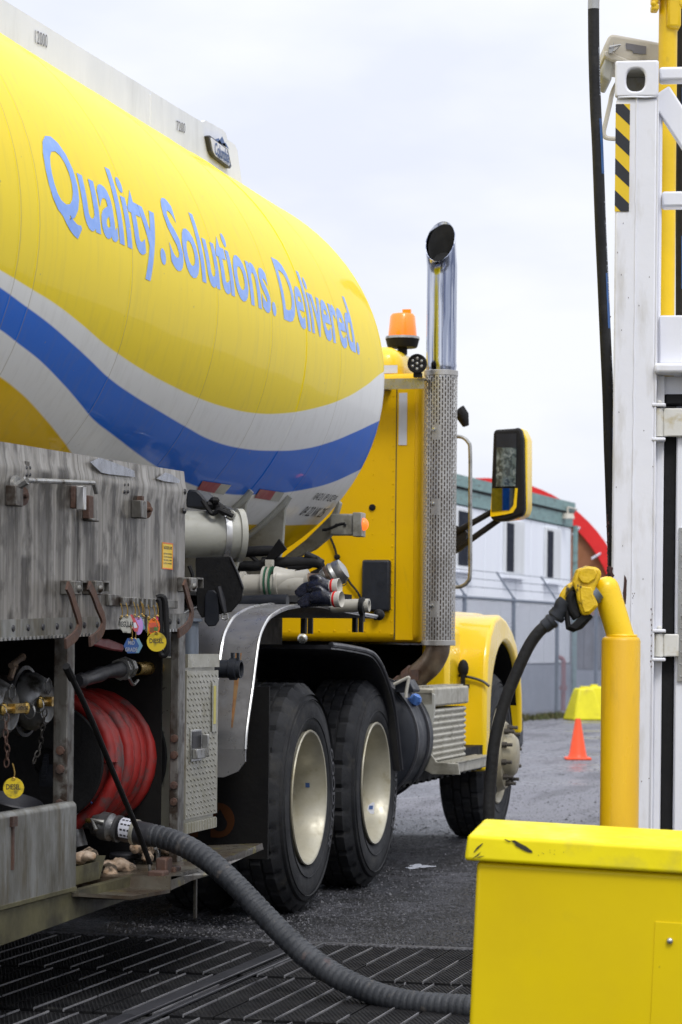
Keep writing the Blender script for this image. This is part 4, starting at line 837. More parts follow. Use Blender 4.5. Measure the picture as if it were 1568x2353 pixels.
mb = MB(); mb.box(-5.2, -3.09, 17.2, 17.4, .50, .72); obj('front_bumper', mb, M_plast, TR, bevel=.03)
mb = MB(); mb.box(-3.27, -3.10, 14.9, 15.25, .50, 1.30); obj('cab_skirt', mb, M_hood, TR, bevel=.03)
mb = MB(); mb.cyl((-3.02, 16.36, .86), (-3.03, 16.40, .56), .012, 8); mb.box(-3.3, -3.02, 16.40, 16.42, .5, .9); obj('splash_flap', mb, M_black, TR)

# ---- battery box with steps, fuel tank
XB = -2.86
def pb(px, py, X=XB): return pX(px, py, X)
y0_ = pb(994, 1640, -2.88).y; y1_ = pb(1069, 1625, -2.88).y
mb = MB()
ztop, zbot = .915, .56
n_ = 9; zs = [ztop - .06 - (ztop - .06 - zbot) * k / n_ for k in range(n_ + 1)]
prof = []
for k in range(n_):
    a_, b_ = zs[k], zs[k + 1]; h_ = a_ - b_; xk = -.012 * 0 - .10 * (1 - k / n_) * 0
    prof += [(0, a_), (.008, a_ - h_ * .15), (.012, a_ - h_ * .4), (.010, a_ - h_ * .65), (0, b_ + h_ * .12)]
lean = lambda z: -2.892
mb.prism([(lean(z) + x, y0_, z) for x, z in prof] + [(lean(zbot), y0_, zbot), (lean(zbot) - .3, y0_, zbot), (lean(ztop) - .3, y0_, ztop - .06)], (0, y1_ - y0_, 0)); bb = obj('battery_box', mb, M_step, TR, angle=20)
mb = MB(); mb.box(lean(1) - .13, lean(1) + .018, y0_ - .02, y1_ + .04, ztop - .06 + .014, ztop + .055)
obj('box_lid', mb, M_step, bb, bevel=.012)
mb = MB()
for k in range(4): x = lean(1) - .115 + k * .03; mb.box(x, x + .012, y0_, y1_ + .03, ztop + .055, ztop + .063)
obj('tread_ribs', mb, M_step, bb)
mb = MB(); pts = [pY(*q_, y0_ - .02) for q_ in ((938, 1598), (944, 1592), (988, 1590), (997, 1596), (996, 1640), (980, 1708), (960, 1712))]; mb.prism(pts, (0, .02, 0)); obj('end_plate', mb, M_grey, bb, bevel=.004)
mb = MB(); pts = [pY(*q_, y0_ - .04) for q_ in ((972, 1713), (981, 1722), (1000, 1751), (1050, 1755), (1054, 1781), (990, 1780), (960, 1764), (962, 1716))]; mb.prism(pts, (0, .02, 0)); stp = obj('step_bracket', mb, M_sad, TR, bevel=.003)
mb = MB(); xs0 = pY(1000, 1752, y0_ - .02).x; zst = pY(1054, 1756, y0_ - .02).z
mb.box(xs0, -2.755, y0_ - .018, y1_ + .12, zst - .055, zst + .004); stp2 = obj('step_plank', mb, M_step, TR, bevel=.008)
for k in range(4): mb = MB(); x = xs0 + .012 + k * .03; mb.box(x, x + .012, y0_ - .01, y1_ + .11, zst + .004, zst + .010); obj('tread_rib', mb, M_step, stp2)
for k in range(2): p = pY(969, 1736 + 12 * k * 1.8, y0_ - .045); mb = MB(); mb.ball(p, (.01, .006, .01), 8); obj('bracket_bolt', mb, M_bolt, stp)
mb = MB(); mb.box(-3.6, -2.95, 13.0, 15.2, .47, .60)
for k in range(14): mb.box(-3.0, -2.955, 13.05 + k * .16, 13.12 + k * .16, .455, .4695)
obj('under_step_frame', mb, M_dark, TR)
fy = 13.30; fx, fz, fr_ = -3.20, .70, .33
mb = MB(); mb.lathe([(0, .0), (fr_ * .8, .0), (fr_ * .95, .012), (fr_, .03), (fr_, .46), (0, .48)], (fx, fy - .35, fz), (0, 1, 0), 48); ft = obj('fuel_tank', mb, M_plast, TR)
for yy in (fy - .30, fy - .02):
    mb = MB(); mb.lathe([(fr_ + .001, -.012), (fr_ + .012, -.010), (fr_ + .012, .010), (fr_ + .001, .012)], (fx, yy, fz), (0, 1, 0), 48); obj('tank_strap', mb, M_fend2, ft)
pts = [pY(*q_, fy - .38) for q_ in ((905, 1562), (935, 1562), (948, 1585), (946, 1592), (905, 1592))]
mb = MB(); mb.prism(pts, (0, .16, 0)); obj('strap_block', mb, M_plast, ft, bevel=.004)
mb = MB(); mb.tube(catmull([pY(903, 1573, fy - .4), pY(925, 1562, fy - .4), pY(936, 1557, fy - .4), pY(936, 1562, fy - .4), pY(931, 1590, fy - .4), pY(930, 1603, fy - .4)], 5), .009, 8); obj('support_strut', mb, M_pipew, TR)
p = pY(952, 1608, fy - .1); mb = MB(); mb.ball(p, (.034, .03, .034), 10); mb.cyl(p + Vector((0, -.05, -.02)), p + Vector((.02, -.05, .02)), .022, 8); mb.box(p.x - .04, p.x + .04, p.y - .06, p.y - .03, p.z - .01, p.z + .01); obj('filler_cap', mb, M_valve, TR)

# ---- rear fenders
def band(prof, x0, x1, th_):          # prof (y,z) outer line
    mb = MB(); n_ = len(prof); P = [Vector((0, y, z)) for y, z in prof]; N_ = []
    for i in range(n_):
        t_ = (P[min(i + 1, n_ - 1)] - P[max(i - 1, 0)]).normalized(); N_.append(Vector((0, -t_.z, t_.y)))
    inner = [P[i] - N_[i] * th_ for i in range(n_)]
    mb.prism([Vector((x0, v.y, v.z)) for v in P] + [Vector((x0, v.y, v.z)) for v in inner[::-1]], (x1 - x0, 0, 0)); return mb
XF2 = -2.90
fp = [(lambda q_: (q_.y, q_.z))(pX(px, py, XF2)) for px, py in ((561, 1722), (563, 1687), (569, 1640), (578, 1577), (585, 1520), (593, 1467), (603, 1440), (615, 1420), (629, 1409), (650, 1398), (675, 1392), (703, 1389), (730, 1390), (765, 1397), (800, 1404), (864, 1416))]
fp = [(p_.y, p_.z) for p_ in catmull([Vector((0, y, z)) for y, z in fp], 3)]
mb = band(fp, XF2, XF2 - .66, .012); fen1 = obj('rear_fender', mb, M_fend, TR, angle=25)
zl, yl = fp[0][1], fp[0][0]
mb = MB(); mb.prism([(XF2, yl, zl), (XF2 - .66, yl, zl), (XF2 - .66, yl, zl - .085), (XF2 - .60, yl, zl - .115), (XF2 - .09, yl, zl - .115), (XF2 - .03, yl, zl - .09), (XF2, yl, zl - .05)], (0, .012, 0)); obj('fender_lip', mb, M_fend, fen1)
mb = MB(); mb.tube([(XF2, y, z) for y, z in fp], .0065, 8); obj('rolled_edge', mb, M_edge, fen1)
for dx_ in (.155, .40):
    mb = MB(); mb.tube([(XF2 - dx_, y + .002, z - .004) for y, z in fp[:34]], .010, 8); obj('raised_rib', mb, M_fend if dx_ > 5 else M_edge, fen1)  # ribs take the brighter metal, painting in their highlight lines
q = pY(532, 1567, 9.99)
mst = mat('rust_stain', (.26, .10, .02), .6, col2=(.22, .15, .06), ns=14, st=(1, 1, .3), dirt_or_reflection=(.14, .05, .012), ds=20, dlo=.5, dhi=.7)
# rust run painted on the fender below the pipe end: a thin film following the fender
mb = MB(); idx = [i for i, (y, z) in enumerate(fp) if .84 < z < 1.19]; vs = []
for j, i in enumerate(idx):
    y, z = fp[i]; t_ = (z - .84) / .35; wd_ = .003 + .010 * t_; xx = XF2 - .080 + .018 * (1 - t_)
    vs += [(xx - wd_, y - .0015, z), (xx + wd_ * 1.2, y - .0015, z)]
mb.add(vs, [(2 * k, 2 * k + 1, 2 * k + 3, 2 * k + 2) for k in range(len(idx) - 1)]); obj('rust_run', mb, mst, fen1, recalc=False)
for px in (716, 832):
    p = pX(px, 1410, XF2); mb = MB(); mb.box(p.x - .05, p.x - .03, p.y - .02, p.y + .02, p.z - .09, p.z - .02); mb.box(p.x - .02, p.x, p.y - .01, p.y + .01, p.z - .09, p.z - .02); obj('fender_clip', mb, M_black, fen1)
p = pX(868, 1413, XF2); mb = MB(); mb.ball(p, (.03, .03, .028), 12); obj('fender_end_stop', mb, M_black, fen1)
fp2 = [(lambda q_: (q_.y, q_.z))(pX(px, py, XF2)) for px, py in ((758, 1482), (790, 1486), (842, 1497), (862, 1512), (878, 1541), (893, 1583), (904, 1632), (912, 1700), (919, 1768))]
fp2 = [(p_.y, p_.z) for p_ in catmull([Vector((0, y, z)) for y, z in fp2], 4)]
mb = band(fp2, XF2, XF2 - .66, .02); fen2 = obj('plastic_fender', mb, M_fend2, TR, angle=25)
mb = MB(); mb.tube([(XF2 - .0, y, z) for y, z in fp2], .013, 8); obj('rolled_edge', mb, M_fend2, fen2)
fp3 = [(12.392 + .6 * math.cos(R_(a_)) , .56 + .6 * math.sin(R_(a_))) for a_ in range(90, 140, 8)]
# bracket and mud flap
a_ = pY(566, 1647, 10.25); b_ = pY(611, 1682, 10.25); mb = MB(); mb.box(a_.x - .35, b_.x, 10.24, 10.26, b_.z, a_.z); obj('flap_bracket', mb, M_grey, TR)
YF = 10.2; a_ = pY(612, 1975, YF)
mb = MB(); mb.box(a_.x - .62, a_.x, YF, YF + .014, a_.z, 1.02); fl_ = obj('mud_flap', mb, M_dark, TR, bevel=.0)
q0, q1 = pY(449, 1917, YF), pY(539, 1917, YF)
mb = MB(); c0 = pY(500, 1885, YF - .003); c1 = pY(503, 1852, YF - .003)
Rr = (pY(541, 1885, YF).x - c0.x)
# letter D with a drop in it, and the H beside it
Dv = [Vector((c0.x - .035, YF - .003, c0.z - Rr * .95)), Vector((c0.x - .035, YF - .003, c0.z + Rr * .95))] + [Vector((c0.x + Rr * .9 * math.cos(R_(t_)), YF - .003, c0.z + Rr * .95 * math.sin(R_(t_)))) for t_ in range(90, -91, -15)]
mb.add(Dv, [tuple(range(len(Dv)))])
mb.add([(c0.x - .16, YF - .003, c0.z - Rr * .95), (c0.x - .09, YF - .003, c0.z - Rr * .95), (c0.x - .09, YF - .003, c0.z + Rr * .95), (c0.x - .16, YF - .003, c0.z + Rr * .95)], [(0, 1, 2, 3)])
obj('flap_print', mb, M_inkdull, fl_, smooth=False, recalc=False)
mb = MB(); dr = [Vector((c0.x + .005, YF - .006, c0.z + Rr * .62))] + [Vector((c0.x + .005 + Rr * .42 * math.cos(R_(t_)), YF - .006, c0.z - Rr * .18 + Rr * .42 * math.sin(R_(t_)))) for t_ in range(20, -201, -20)]
mb.add(dr, [tuple(range(len(dr)))]); obj('drop_print', mb, M_dark, fl_, smooth=False, recalc=False)

# ---- saddles and pipes below the tank
for (a, b, c, d, yy) in (((571, 1124), (578, 1126), (560, 1207), (540, 1228), 10.66), ((660, 1137), (666, 1142), (646, 1224), (596, 1256), 11.15)):
    q = tankhit(*a); y_ = q.y
    zt, zbm = q.z, q.z - .42
    pts = [tpt(y_, q.z, .0)]
    zz = q.z
    while zz > TZ - TB * .93: pts.append(tpt(y_, zz, -.004)); zz -= .04
    xl = pts[-1].x; outr = [tpt(y_, q.z, .012) + Vector((.0, 0, 0)), Vector((pts[0].x - .02, y_, q.z - .07)), Vector((pts[0].x - .03, y_, q.z - .26)), Vector((pts[0].x - .12, y_, 1.36)), Vector((xl, y_, 1.30))]
    mb = MB(); mb.prism(pts + outr[::-1], (0, .02, 0)); sd_ = obj('tank_saddle', mb, M_sad, TR, smooth=False)
    mb = MB(); mb.tube([v + Vector((0, .01, 0)) for v in outr[:4]], .007, 6); mb.tube([tpt(y_ + .0, q.z - .04 * k, .01) for k in range(6)], .016, 8); obj('saddle_edge', mb, M_grey, sd_)
q = pX(777, 1150, -3.25)
pts = [pX(777, 1152, -3.15), pX(770, 1180, -3.2), pX(740, 1205, -3.4), pX(700, 1235, -3.6), pX(650, 1275, -3.9), pX(655, 1284, -3.85), pX(720, 1265, -3.5), pX(765, 1225, -3.25), pX(785, 1195, -3.12)]
yfb = pX(777, 1150, -3.2).y; mb = MB(); mb.prism([Vector((p_.x, yfb, pY(px, py, yfb).z)) for p_, (px, py) in zip(pts, ((777, 1152), (770, 1180), (740, 1205), (700, 1235), (650, 1275), (655, 1287), (720, 1270), (765, 1228), (785, 1195)))], (0, .05, 0)) if False else None
mb = MB(); ya_ = 12.55
mb.prism([pY(*q_, ya_) for q_ in ((757, 1184), (775, 1150), (779, 1156), (758, 1230), (720, 1262), (662, 1290), (640, 1287), (700, 1240))], (0, .05, 0)); obj('front_saddle', mb, M_sad, TR, bevel=.004)
mb = MB(); a_, b_ = pY(757, 1231, 12.5), pY(832, 1181, 12.5); mb.box(a_.x, b_.x, 12.48, 12.53, a_.z, b_.z); lb = obj('lamp_box', mb, M_grey if False else M_sad, TR, bevel=.008)
mb = MB(); mb.box(b_.x - .045, b_.x + .001, 12.46, 12.55, a_.z - .006, b_.z + .006); obj('lamp_base', mb, M_sad, lb, bevel=.004)
p = pY(838, 1205, 12.5); mb = MB(); mb.ball((b_.x + .002, 12.5, p.z), (.026, .03, .032), 14); obj('side_marker_lamp', mb, M_lamp, lb)
for xx in (770, 790): p = pY(xx, 1206, 12.475); mb = MB(); mb.ball(p, (.008, .006, .008), 8); obj('box_bolt', mb, M_ink, lb)
mb = MB(); mb.tube(catmull([pY(x_, y_, 12.45) for x_, y_ in ((738, 1218), (752, 1216), (775, 1206), (790, 1203))], 4), .008, 6); obj('lamp_lead', mb, M_black, lb)

YV = 9.75
def pv(px, py, o_=0): return pY(px, py, YV + o_)
c0_, c1_ = pv(400, 1220), pv(536, 1228); rr = (pv(480, 1169).z - pv(480, 1278).z) / 2
mb = MB(); ca = Vector((.848, .523, 0)).normalized(); cb = Vector((c1_.x, YV + .1, c1_.z)); mb.cyl(cb - ca * .4, cb, rr, 36); can = obj('vapour_canister', mb, M_grey, TR)
mb = MB(); ax_ = ca
mb.lathe([(rr + .001, -.012), (rr + .005, -.012), (rr + .005, .012), (rr + .001, .012)], cb - ca * .075, ax_, 36)
obj('canister_strap', mb, M_edge, can)
mb = MB(); mb.lathe([(rr + .001, -.014), (rr + .013, -.012), (rr + .013, .012), (rr * .8, .014), (rr * .78, .0)], cb - ca * .012, ax_, 36); obj('canister_rim', mb, M_grey, can)
mb = MB(); pts = [pv(*q_, -.02) for q_ in ((424, 1136), (430, 1124), (450, 1126), (462, 1138), (472, 1152), (500, 1160), (512, 1170), (424, 1166))]; mb.prism(pts, (0, .18, 0)); obj('canister_cover', mb, M_plast, can, bevel=.008)
mb = MB(); mb.tube(catmull([pv(462, 1150, -.06), pv(484, 1180, -.06), pv(500, 1172, -.06), pv(520, 1180, -.06), pv(532, 1186, -.06)], 5), .010, 7); mb.tube(catmull([pv(480, 1150, -.02), pv(500, 1165, -.02), pv(516, 1178, -.02)], 5), .018, 8)
for x_, y_ in ((478, 1160), (490, 1150), (505, 1168), (516, 1176)): mb.ball(pv(x_, y_, -.04), (.022, .02, .016), 8)
obj('canister_hoses', mb, M_black, can)
p = pv(528, 1182, .0); mb = MB(); mb.lathe([(.006, -.01), (.018, -.01), (.018, .01), (.006, .01)], p, (0, 1, 0), 16, close=True); obj('eye_lug', mb, M_grey, can)
# rubber splash plates
pts = [pv(*q_, -.06) for q_ in ((446, 1282), (520, 1278), (529, 1280), (545, 1320), (556, 1352), (551, 1380), (528, 1406), (500, 1412), (460, 1420), (449, 1400))]
mb = MB(); mb.prism(pts, (0, .012, 0)); fp_ = obj('splash_plate', mb, M_black, TR, bevel=.003)
mb = MB(); mb.tube([pv(*q_, -.065) for q_ in ((527, 1280), (545, 1320), (556, 1350))], .004, 6); obj('plate_edge', mb, M_fend2, fp_)
pts = [pv(*q_, -.075) for q_ in ((468, 1368), (474, 1357), (488, 1356), (499, 1366), (500, 1425), (492, 1438), (476, 1440), (466, 1428))]
mb = MB(); mb.prism(pts, (0, .012, 0)); obj('rubber_tab', mb, M_plast, fp_, bevel=.004)
mb = MB(); mb.tube([pv(500, 1348, -.08), pv(508, 1380, -.08), pv(514, 1408, -.08)], [.010, .013, .008], 8); obj('latch_tongue', mb, M_fend2, fp_)
mb = MB(); pp_ = [pv(*q_, -.08) for q_ in ((508, 1412), (520, 1411), (521, 1421), (514, 1424), (507, 1421), (508, 1412))]; mb.tube(pp_, .004, 6); obj('latch_loop', mb, M_steel, fp_)
YP = 11.0
def pp(px, py, o_=0): return pY(px, py, YP + o_)
mb = MB(); mb.tube([pp(545, 1345), pp(700, 1343)], .048, 24); mb.lathe([(.05, -.02), (.062, -.018), (.062, .0), (.05, .002)], pp(560, 1345), (1, 0, 0), 24); pl = obj('discharge_pipe', mb, M_pipew, TR)
q0, q1, q2 = pp(604, 1338), pp(613, 1338), pp(634, 1338)
for j, xx in enumerate((q0.x, q0.x + .022, q0.x + .06)):
    mb = MB(); mb.lathe([(.05, 0), (.072 - .004 * j, 0), (.072 - .004 * j, .012), (.05, .012)], (xx, YP, q0.z), (1, 0, 0), 28, close=True); f_ = obj('pipe_flange', mb, M_pipew, pl)
    if j < 2: mb = MB(); mb.lathe([(.05, .013), (.0725, .013), (.0725, .019), (.05, .019)], (xx, YP, q0.z), (1, 0, 0), 28, close=True); obj('gasket', mb, M_green, f_)
mb = MB(); mb.lathe([(.062, 0), (.052, .03), (.042, .06), (.038, .09)], (q2.x, YP, q0.z + .01), (1, 0, .1), 24); mb.tube([pp(650, 1336), pp(707, 1327)], .038, 18); mb.box(q0.x + .01, q0.x + .04, YP - .02, YP + .02, q0.z + .06, q0.z + .10); obj('reducer', mb, M_pipew, pl)
mb = MB(); mb.tube(catmull([pp(700, 1330), pp(725, 1332), pp(745, 1326), pp(760, 1318)], 4), [.028] * 12 + [.034], 16); obj('brown_coupling', mb, M_bronze, TR)
dirc = (pp(780, 1312) - pp(748, 1332)).normalized(); c_ = pp(752, 1328)
mb = MB(); mb.lathe([(.030, -.03), (.046, -.02), (.050, .0), (.040, .012), (.052, .018), (.056, .03), (.050, .045), (.052, .05), (.046, .08), (.02, .088), (0, .088)], c_, dirc, 24); cp = obj('hose_cap', mb, M_steel, TR)
mb = MB(); mb.lathe([(.044, -.008), (.058, -.006), (.058, .008), (.044, .010)], c_ + dirc * .01, dirc, 6); obj('hex_nut', mb, M_bronze, cp)
mb = MB(); mb.lathe([(.014, 0), (.016, .003), (.018, 0)], pp(786, 1338), (.3, 1, .1), 16); mb.tube(catmull([pp(772, 1345), pp(790, 1338), pp(797, 1325)], 4), .004, 5); obj('cap_ring', mb, M_steel, cp)
for pts_, r_2, m_, nm in ((((520, 1270), (560, 1268), (620, 1266), (640, 1272)), .024, M_hose, 'brake_hose'), (((600, 1292), (660, 1293), (720, 1292), (737, 1298)), .025, M_hose, 'brake_hose'), (((540, 1300), (590, 1300), (630, 1288)), .024, M_hose, 'brake_hose'),
                          (((495, 1386), (560, 1384), (600, 1382), (658, 1381)), .030, M_plast, 'spare_tube'), (((660, 1305), (700, 1300), (730, 1285)), .02, M_black, 'brake_hose'), (((560, 1265), (600, 1300), (640, 1330)), .010, M_hose, 'air_line'), (((640, 1300), (665, 1300), (670, 1312), (655, 1322)), .012, M_black, 'air_line'), (((700, 1275), (730, 1290), (735, 1310), (715, 1322)), .018, M_black, 'brake_hose')):
    mb = MB(); mb.tube(catmull([pp(*q_, .15 if r_2 < .03 else -.1) for q_ in pts_], 6), r_2, 12); obj(nm, mb, m_, TR)
mb = MB(); mb.prism([pp(*q_, .1) for q_ in ((626, 1255), (638, 1238), (655, 1262), (610, 1298), (600, 1296))], (0, .02, 0)); mb.box(-4.4, -3.5, YP + .1, YP + .9, 1.28, 1.42); obj('under_tank_bracket', mb, M_dark, TR)
mb = MB(); a_, b_ = pY(760, 1393, 11.3), pY(846, 1391, 11.3); mb.lathe([(.022, 0), (.030, 0), (.030, (b_ - a_).length), (.022, (b_ - a_).length)], a_, (b_ - a_), 20, close=True); wt_ = obj('white_conduit', mb, M_pipew, TR)
mb = MB(); p = pY(829, 1393, 11.27); mb.lathe([(.030, -.012), (.040, -.010), (.040, .010), (.030, .012)], p, (1, 0, 0), 14); mb.box(p.x - .008, p.x + .008, 11.26, 11.3, p.z - .07, p.z); obj('conduit_clamp', mb, M_black, wt_)
mb = MB(); p0_, p1_ = pX(420, 1536, -3.0), pX(558, 1538, -3.0); yy = 9.75; a_, b_ = pY(480, 1537, yy), pY(552, 1538, yy)
mb.lathe([(.030, 0), (.036, 0), (.036, (b_ - a_).length), (.030, (b_ - a_).length)], a_, (1, 0, 0), 20, close=True)
mb.lathe([(.036, 0), (.044, .004), (.044, .03), (.036, .034)], b_ - Vector((.05, 0, 0)), (1, 0, 0), 20); mb.box(b_.x - .042, b_.x - .030, yy - .01, yy + .01, b_.z + .03, b_.z + .065); mb.box(b_.x - .018, b_.x - .008, yy - .01, yy + .01, b_.z + .03, b_.z + .065); obj('drain_pipe', mb, M_plast, TR)
mb = MB(); mb.tube([pY(436, 1425, 9.6), pY(436, 1520, 9.6)], .030, 14); mb.lathe([(.03, 0), (.045, .0), (.045, .012), (.03, .014)], pY(436, 1421, 9.6), (0, 0, -1), 16); obj('standing_tube', mb, M_galv, TR)
mb = MB(); mb.tube([pY(432, 1300, 9.7), pY(440, 1322, 9.7), pY(436, 1352, 9.7), pY(420, 1372, 9.7)], .008, 6); obj('loose_wire', mb, M_black, TR)
# ---- chequer plate locker
XL = -2.87
ya, yb = pX(425, 1700, XL).y, pX(497.5, 1700, XL).y; zt = pX(460, 1541, XL).z; zb2 = pX(425, 1883, XL).z
mb = MB(); mb.box(XL - .55, XL - .012, ya, yb - .01, zb2 - .03, zt + .05); lk = obj('locker', mb, M_chq, TR, bevel=.004)
def chq(mb, ya, yb, z0, z1):
    r = 0; z = z0 + .012
    while z < z1 - .008:
        y = ya + .016 + (.022 if r % 2 else 0)
        while y < yb - .012:
            s_ = 1 if r % 2 else -1
            mb.add([(XL, y - .015, z + .007), (XL, y - .002, z - .004), (XL, y + .015, z - .007), (XL, y + .002, z + .004), (XL + .0028, y, z)], [(0, 1, 4), (1, 2, 4), (2, 3, 4), (3, 0, 4)]); y += .044
        z += .0215; r += 1
mb = MB(); mb.box(XL - .012, XL, ya, yb, zb2, zt); chq(mb, ya, yb, zb2, zt); dr_ = obj('locker_door', mb, M_chq, lk, angle=10)
mb = MB(); mb.box(XL - .03, XL + .004, ya, yb + .0, zt + .012, zt + .062); chq(mb, ya, yb, zt + .012, zt + .055); obj('locker_lid_edge', mb, M_chq, lk, angle=10)
mb = MB(); mb.box(XL - .03, XL, ya, yb - .01, zb2 - .055, zb2 - .014)
for k in range(12): y = ya + .01 + k * (yb - ya) / 12; mb.box(XL, XL + .003, y, y + .012, zb2 - .053, zb2 - .017)
obj('lower_strip', mb, M_chq, lk)
a_, b_ = pX(433, 1752, XL), pX(458, 1675, XL)
mb = MB(); mb.box(XL, XL + .006, a_.y, b_.y, a_.z, b_.z); hp = obj('handle_plate', mb, M_steel, lk, bevel=.003)
mb = MB(); mb.box(XL + .0062, XL + .0075, a_.y + .008, b_.y - .012, a_.z + .05, b_.z - .008); obj('latch_recess', mb, M_ink, hp)
mb = MB(); mb.box(XL + .006, XL + .026, a_.y + .012, b_.y - .01, a_.z + .012, a_.z + .048); mb.box(XL + .008, XL + .035, b_.y - .01, b_.y - .003, a_.z + .015, b_.z - .02); obj('paddle_latch', mb, M_steel, hp, bevel=.003)
a_, b_ = pX(484, 1664, XL), pX(490, 1576, XL)
mb = MB(); mb.box(XL + .0045, XL + .006, a_.y - .012, b_.y + .012, a_.z - .03, b_.z + .012); lr = obj('label_backing', mb, M_grey, lk, bevel=.002); mb = MB(); mb.box(XL + .0065, XL + .0075, a_.y, b_.y, a_.z, b_.z); obj('yellow_label', mb, mat('pale_yellow_print', (.62, .55, .12), .5), lr)

# ---- far side bodies, unseen, added to block light under the truck
mb = MB(); mb.box(-5.50, -4.80, 5.6, 9.3, .40, 1.80); obj('far_cabinet_blocker', mb, M_alu2, TR, bevel=.01)
mb = MB(); mb.box(-5.45, -4.85, 9.95, 10.0, .45, 1.30); mb.box(-5.45, -4.85, 10.0, 13.2, 1.20, 1.22); obj('far_fender_blocker', mb, M_fend2, TR)
mb = MB(); mb.lathe([(0, 0), (.33, 0), (.33, 1.6), (0, 1.6)], (-5.1, 13.2, .68), (0, 1, 0), 32); obj('far_tank_blocker', mb, M_plast, TR)
mb = MB(); mb.box(-4.66, -3.69, 5.4, 9.6, .60, .74); obj('frame_plate_blocker', mb, M_dark, TR)
# ---- valve cabinet on the left
XK = -2.85
def pk(px, py, X=XK): return pX(px, py, X)
yL = 6.3; yR = pk(422, 1250).y
def polyslab(name, pts, th_, m_, par, **k): mb = MB(); mb.prism(pts, (-th_, 0, 0)); return obj(name, mb, m_, par, **k)
seam = pk(176, 1250).y
for k, (y0, y1) in enumerate(((yL, seam - .003), (seam + .003, yR))):
    zt0 = 1.792 + (y0 - 7.143) * .018; zt1 = 1.792 + (y1 - 7.143) * .018
    zb0 = 1.217 + (y0 - 7.143) * .024; zb1 = 1.217 + (y1 - 7.143) * .024
    mb = MB(); N_ = 8; vs = []
    prof = lambda y0_, zt_, zb_: [(XK, y0_, zb_), (XK, y0_, zt_ - .13), (XK + .006, y0_, zt_ - .085), (XK + .006, y0_, zt_ - .070), (XK - .001, y0_, zt_ - .045), (XK - .006, y0_, zt_)]
    A = prof(y0, zt0, zb0); B = prof(y1, zt1, zb1); n_ = len(A)
    back = lambda P: [(x - .022, y, z) for x, y, z in P]
    vs = A + back(A)[::-1]; vs2 = B + back(B)[::-1]; m_ = len(vs)
    mb.add(vs + vs2, [tuple(range(m_)), tuple(range(2 * m_ - 1, m_ - 1, -1))] + [(i, i + m_, (i + 1) % m_ + m_, (i + 1) % m_) for i in range(m_)])
    dr = obj('lift_door', mb, M_alu, TR, angle=18)
    if k == 0: door0 = dr
    else: door1 = dr
mb = MB(); mb.box(XK - .055, XK - .03, seam - .02, seam + .02, 1.23, 1.70); obj('door_joint', mb, M_ink, TR)
for (pa, pb_, m_) in (((382, 1024), 0, 0),): pass
# bright weld-repair patches at the top edge
M_patch = mat('bare_bluish_patch', (.34, .36, .42), .35, metal=.3, col2=(.22, .23, .26), ns=14, st=(2, 2, 1))
for pts in (((205, 1062), (228, 1052), (262, 1064), (290, 1075), (306, 1082), (308, 1096), (250, 1090), (230, 1086)), ((358, 1100), (378, 1086), (392, 1090), (412, 1104), (408, 1110), (375, 1106))):
    mb = MB(); mb.prism([pk(*q_, XK + .0095) for q_ in pts], (-.003, 0, 0)); obj('repair_patch', mb, M_patch, door1)
# boxes and brackets on the door
def dbox(name, x0, y0, x1, y1, d0, d1, m_, par, bevel=.003):
    a, b = pk(x0, y1), pk(x1, y0); mb = MB(); mb.box(XK + d0, XK + d1, a.y, b.y, min(a.z, b.z), max(a.z, b.z)); return obj(name, mb, m_, par, bevel=bevel)
b1 = dbox('door_stop', 9, 1118, 27, 1162, 0, .034, M_alu2, door0)
p = pk(42, 1140); mb = MB(); mb.lathe([(0, 0), (.030, 0), (.030, .016), (.009, .018), (.008, .032), (0, .034)], (XK + .001, pk(40, 1140).y, p.z), (1, -.25, 0), 18); obj('rubber_stop', mb, M_rust, b1)
b2 = dbox('door_stop', 298, 1152, 313, 1190, 0, .036, M_alu2, door1)
p = pk(330, 1172); mb = MB(); mb.lathe([(0, 0), (.030, 0), (.030, .016), (.009, .018), (.008, .034), (0, .036)], (XK + .001, pk(326, 1172).y, p.z), (1, -.25, 0), 18); obj('rubber_stop', mb, M_rust, b2)
mb = MB(); p = pk(313, 1140); mb.box(XK, XK + .02, p.y - .01, p.y + .012, p.z - .04, p.z); obj('stop_lug', mb, M_rust, b2)
dbox('striker', 158, 1118, 166, 1168, 0, .018, M_rust, door0); dbox('striker_plate', 158, 1118, 165, 1172, .020, .046, M_edge, door0)
bx = dbox('striker_angle', 186, 1140, 198, 1192, 0, .022, M_rust, door1); dbox('striker_foot', 188, 1193, 206, 1197, 0, .03, M_alu2, door1)
mb = MB(); a_, b_ = pk(22, 1104), pk(178, 1110); a_.x = b_.x = XK + .05
mb.tube([a_, b_, b_ + Vector((0, .03, -.03))], .008, 8); mb.tube([a_ + Vector((-.05, 0, -.03)), a_], .014, 8); mb.lathe([(0, 0), (.035, 0), (.035, .012), (0, .012)], a_ + Vector((-.04, 0, -.02)), (1, 0, 0), 14); obj('door_rod', mb, M_steel, door0)
for x_, y_ in ((57, 1083), (283, 1122)):
    for dy_ in (-5, 5, 28, 20): pass
    for k, (ox, oy) in enumerate(((-3, -8), (5, -8), (-3, 8), (5, 8))):
        p = pk(x_ + ox, y_ + oy); mb = MB(); mb.ball((XK + .003, p.y, p.z), (.007, .007, .007), 8); obj('hinge_screw', mb, M_ink, door0 if x_ < 100 else door1)
    mb = MB(); p = pk(x_, y_); mb.box(XK, XK + .004, p.y - .014, p.y + .018, p.z - .02, p.z + .03); obj('screw_strip', mb, M_alu2, door0 if x_ < 100 else door1)
for (xx, yy) in ((418, 1130), (418, 1174)): p = pk(xx, yy); mb = MB(); mb.ball((XK + .004, p.y, p.z), (.01, .01, .012), 8); obj('edge_bolt', mb, M_ink, door1)
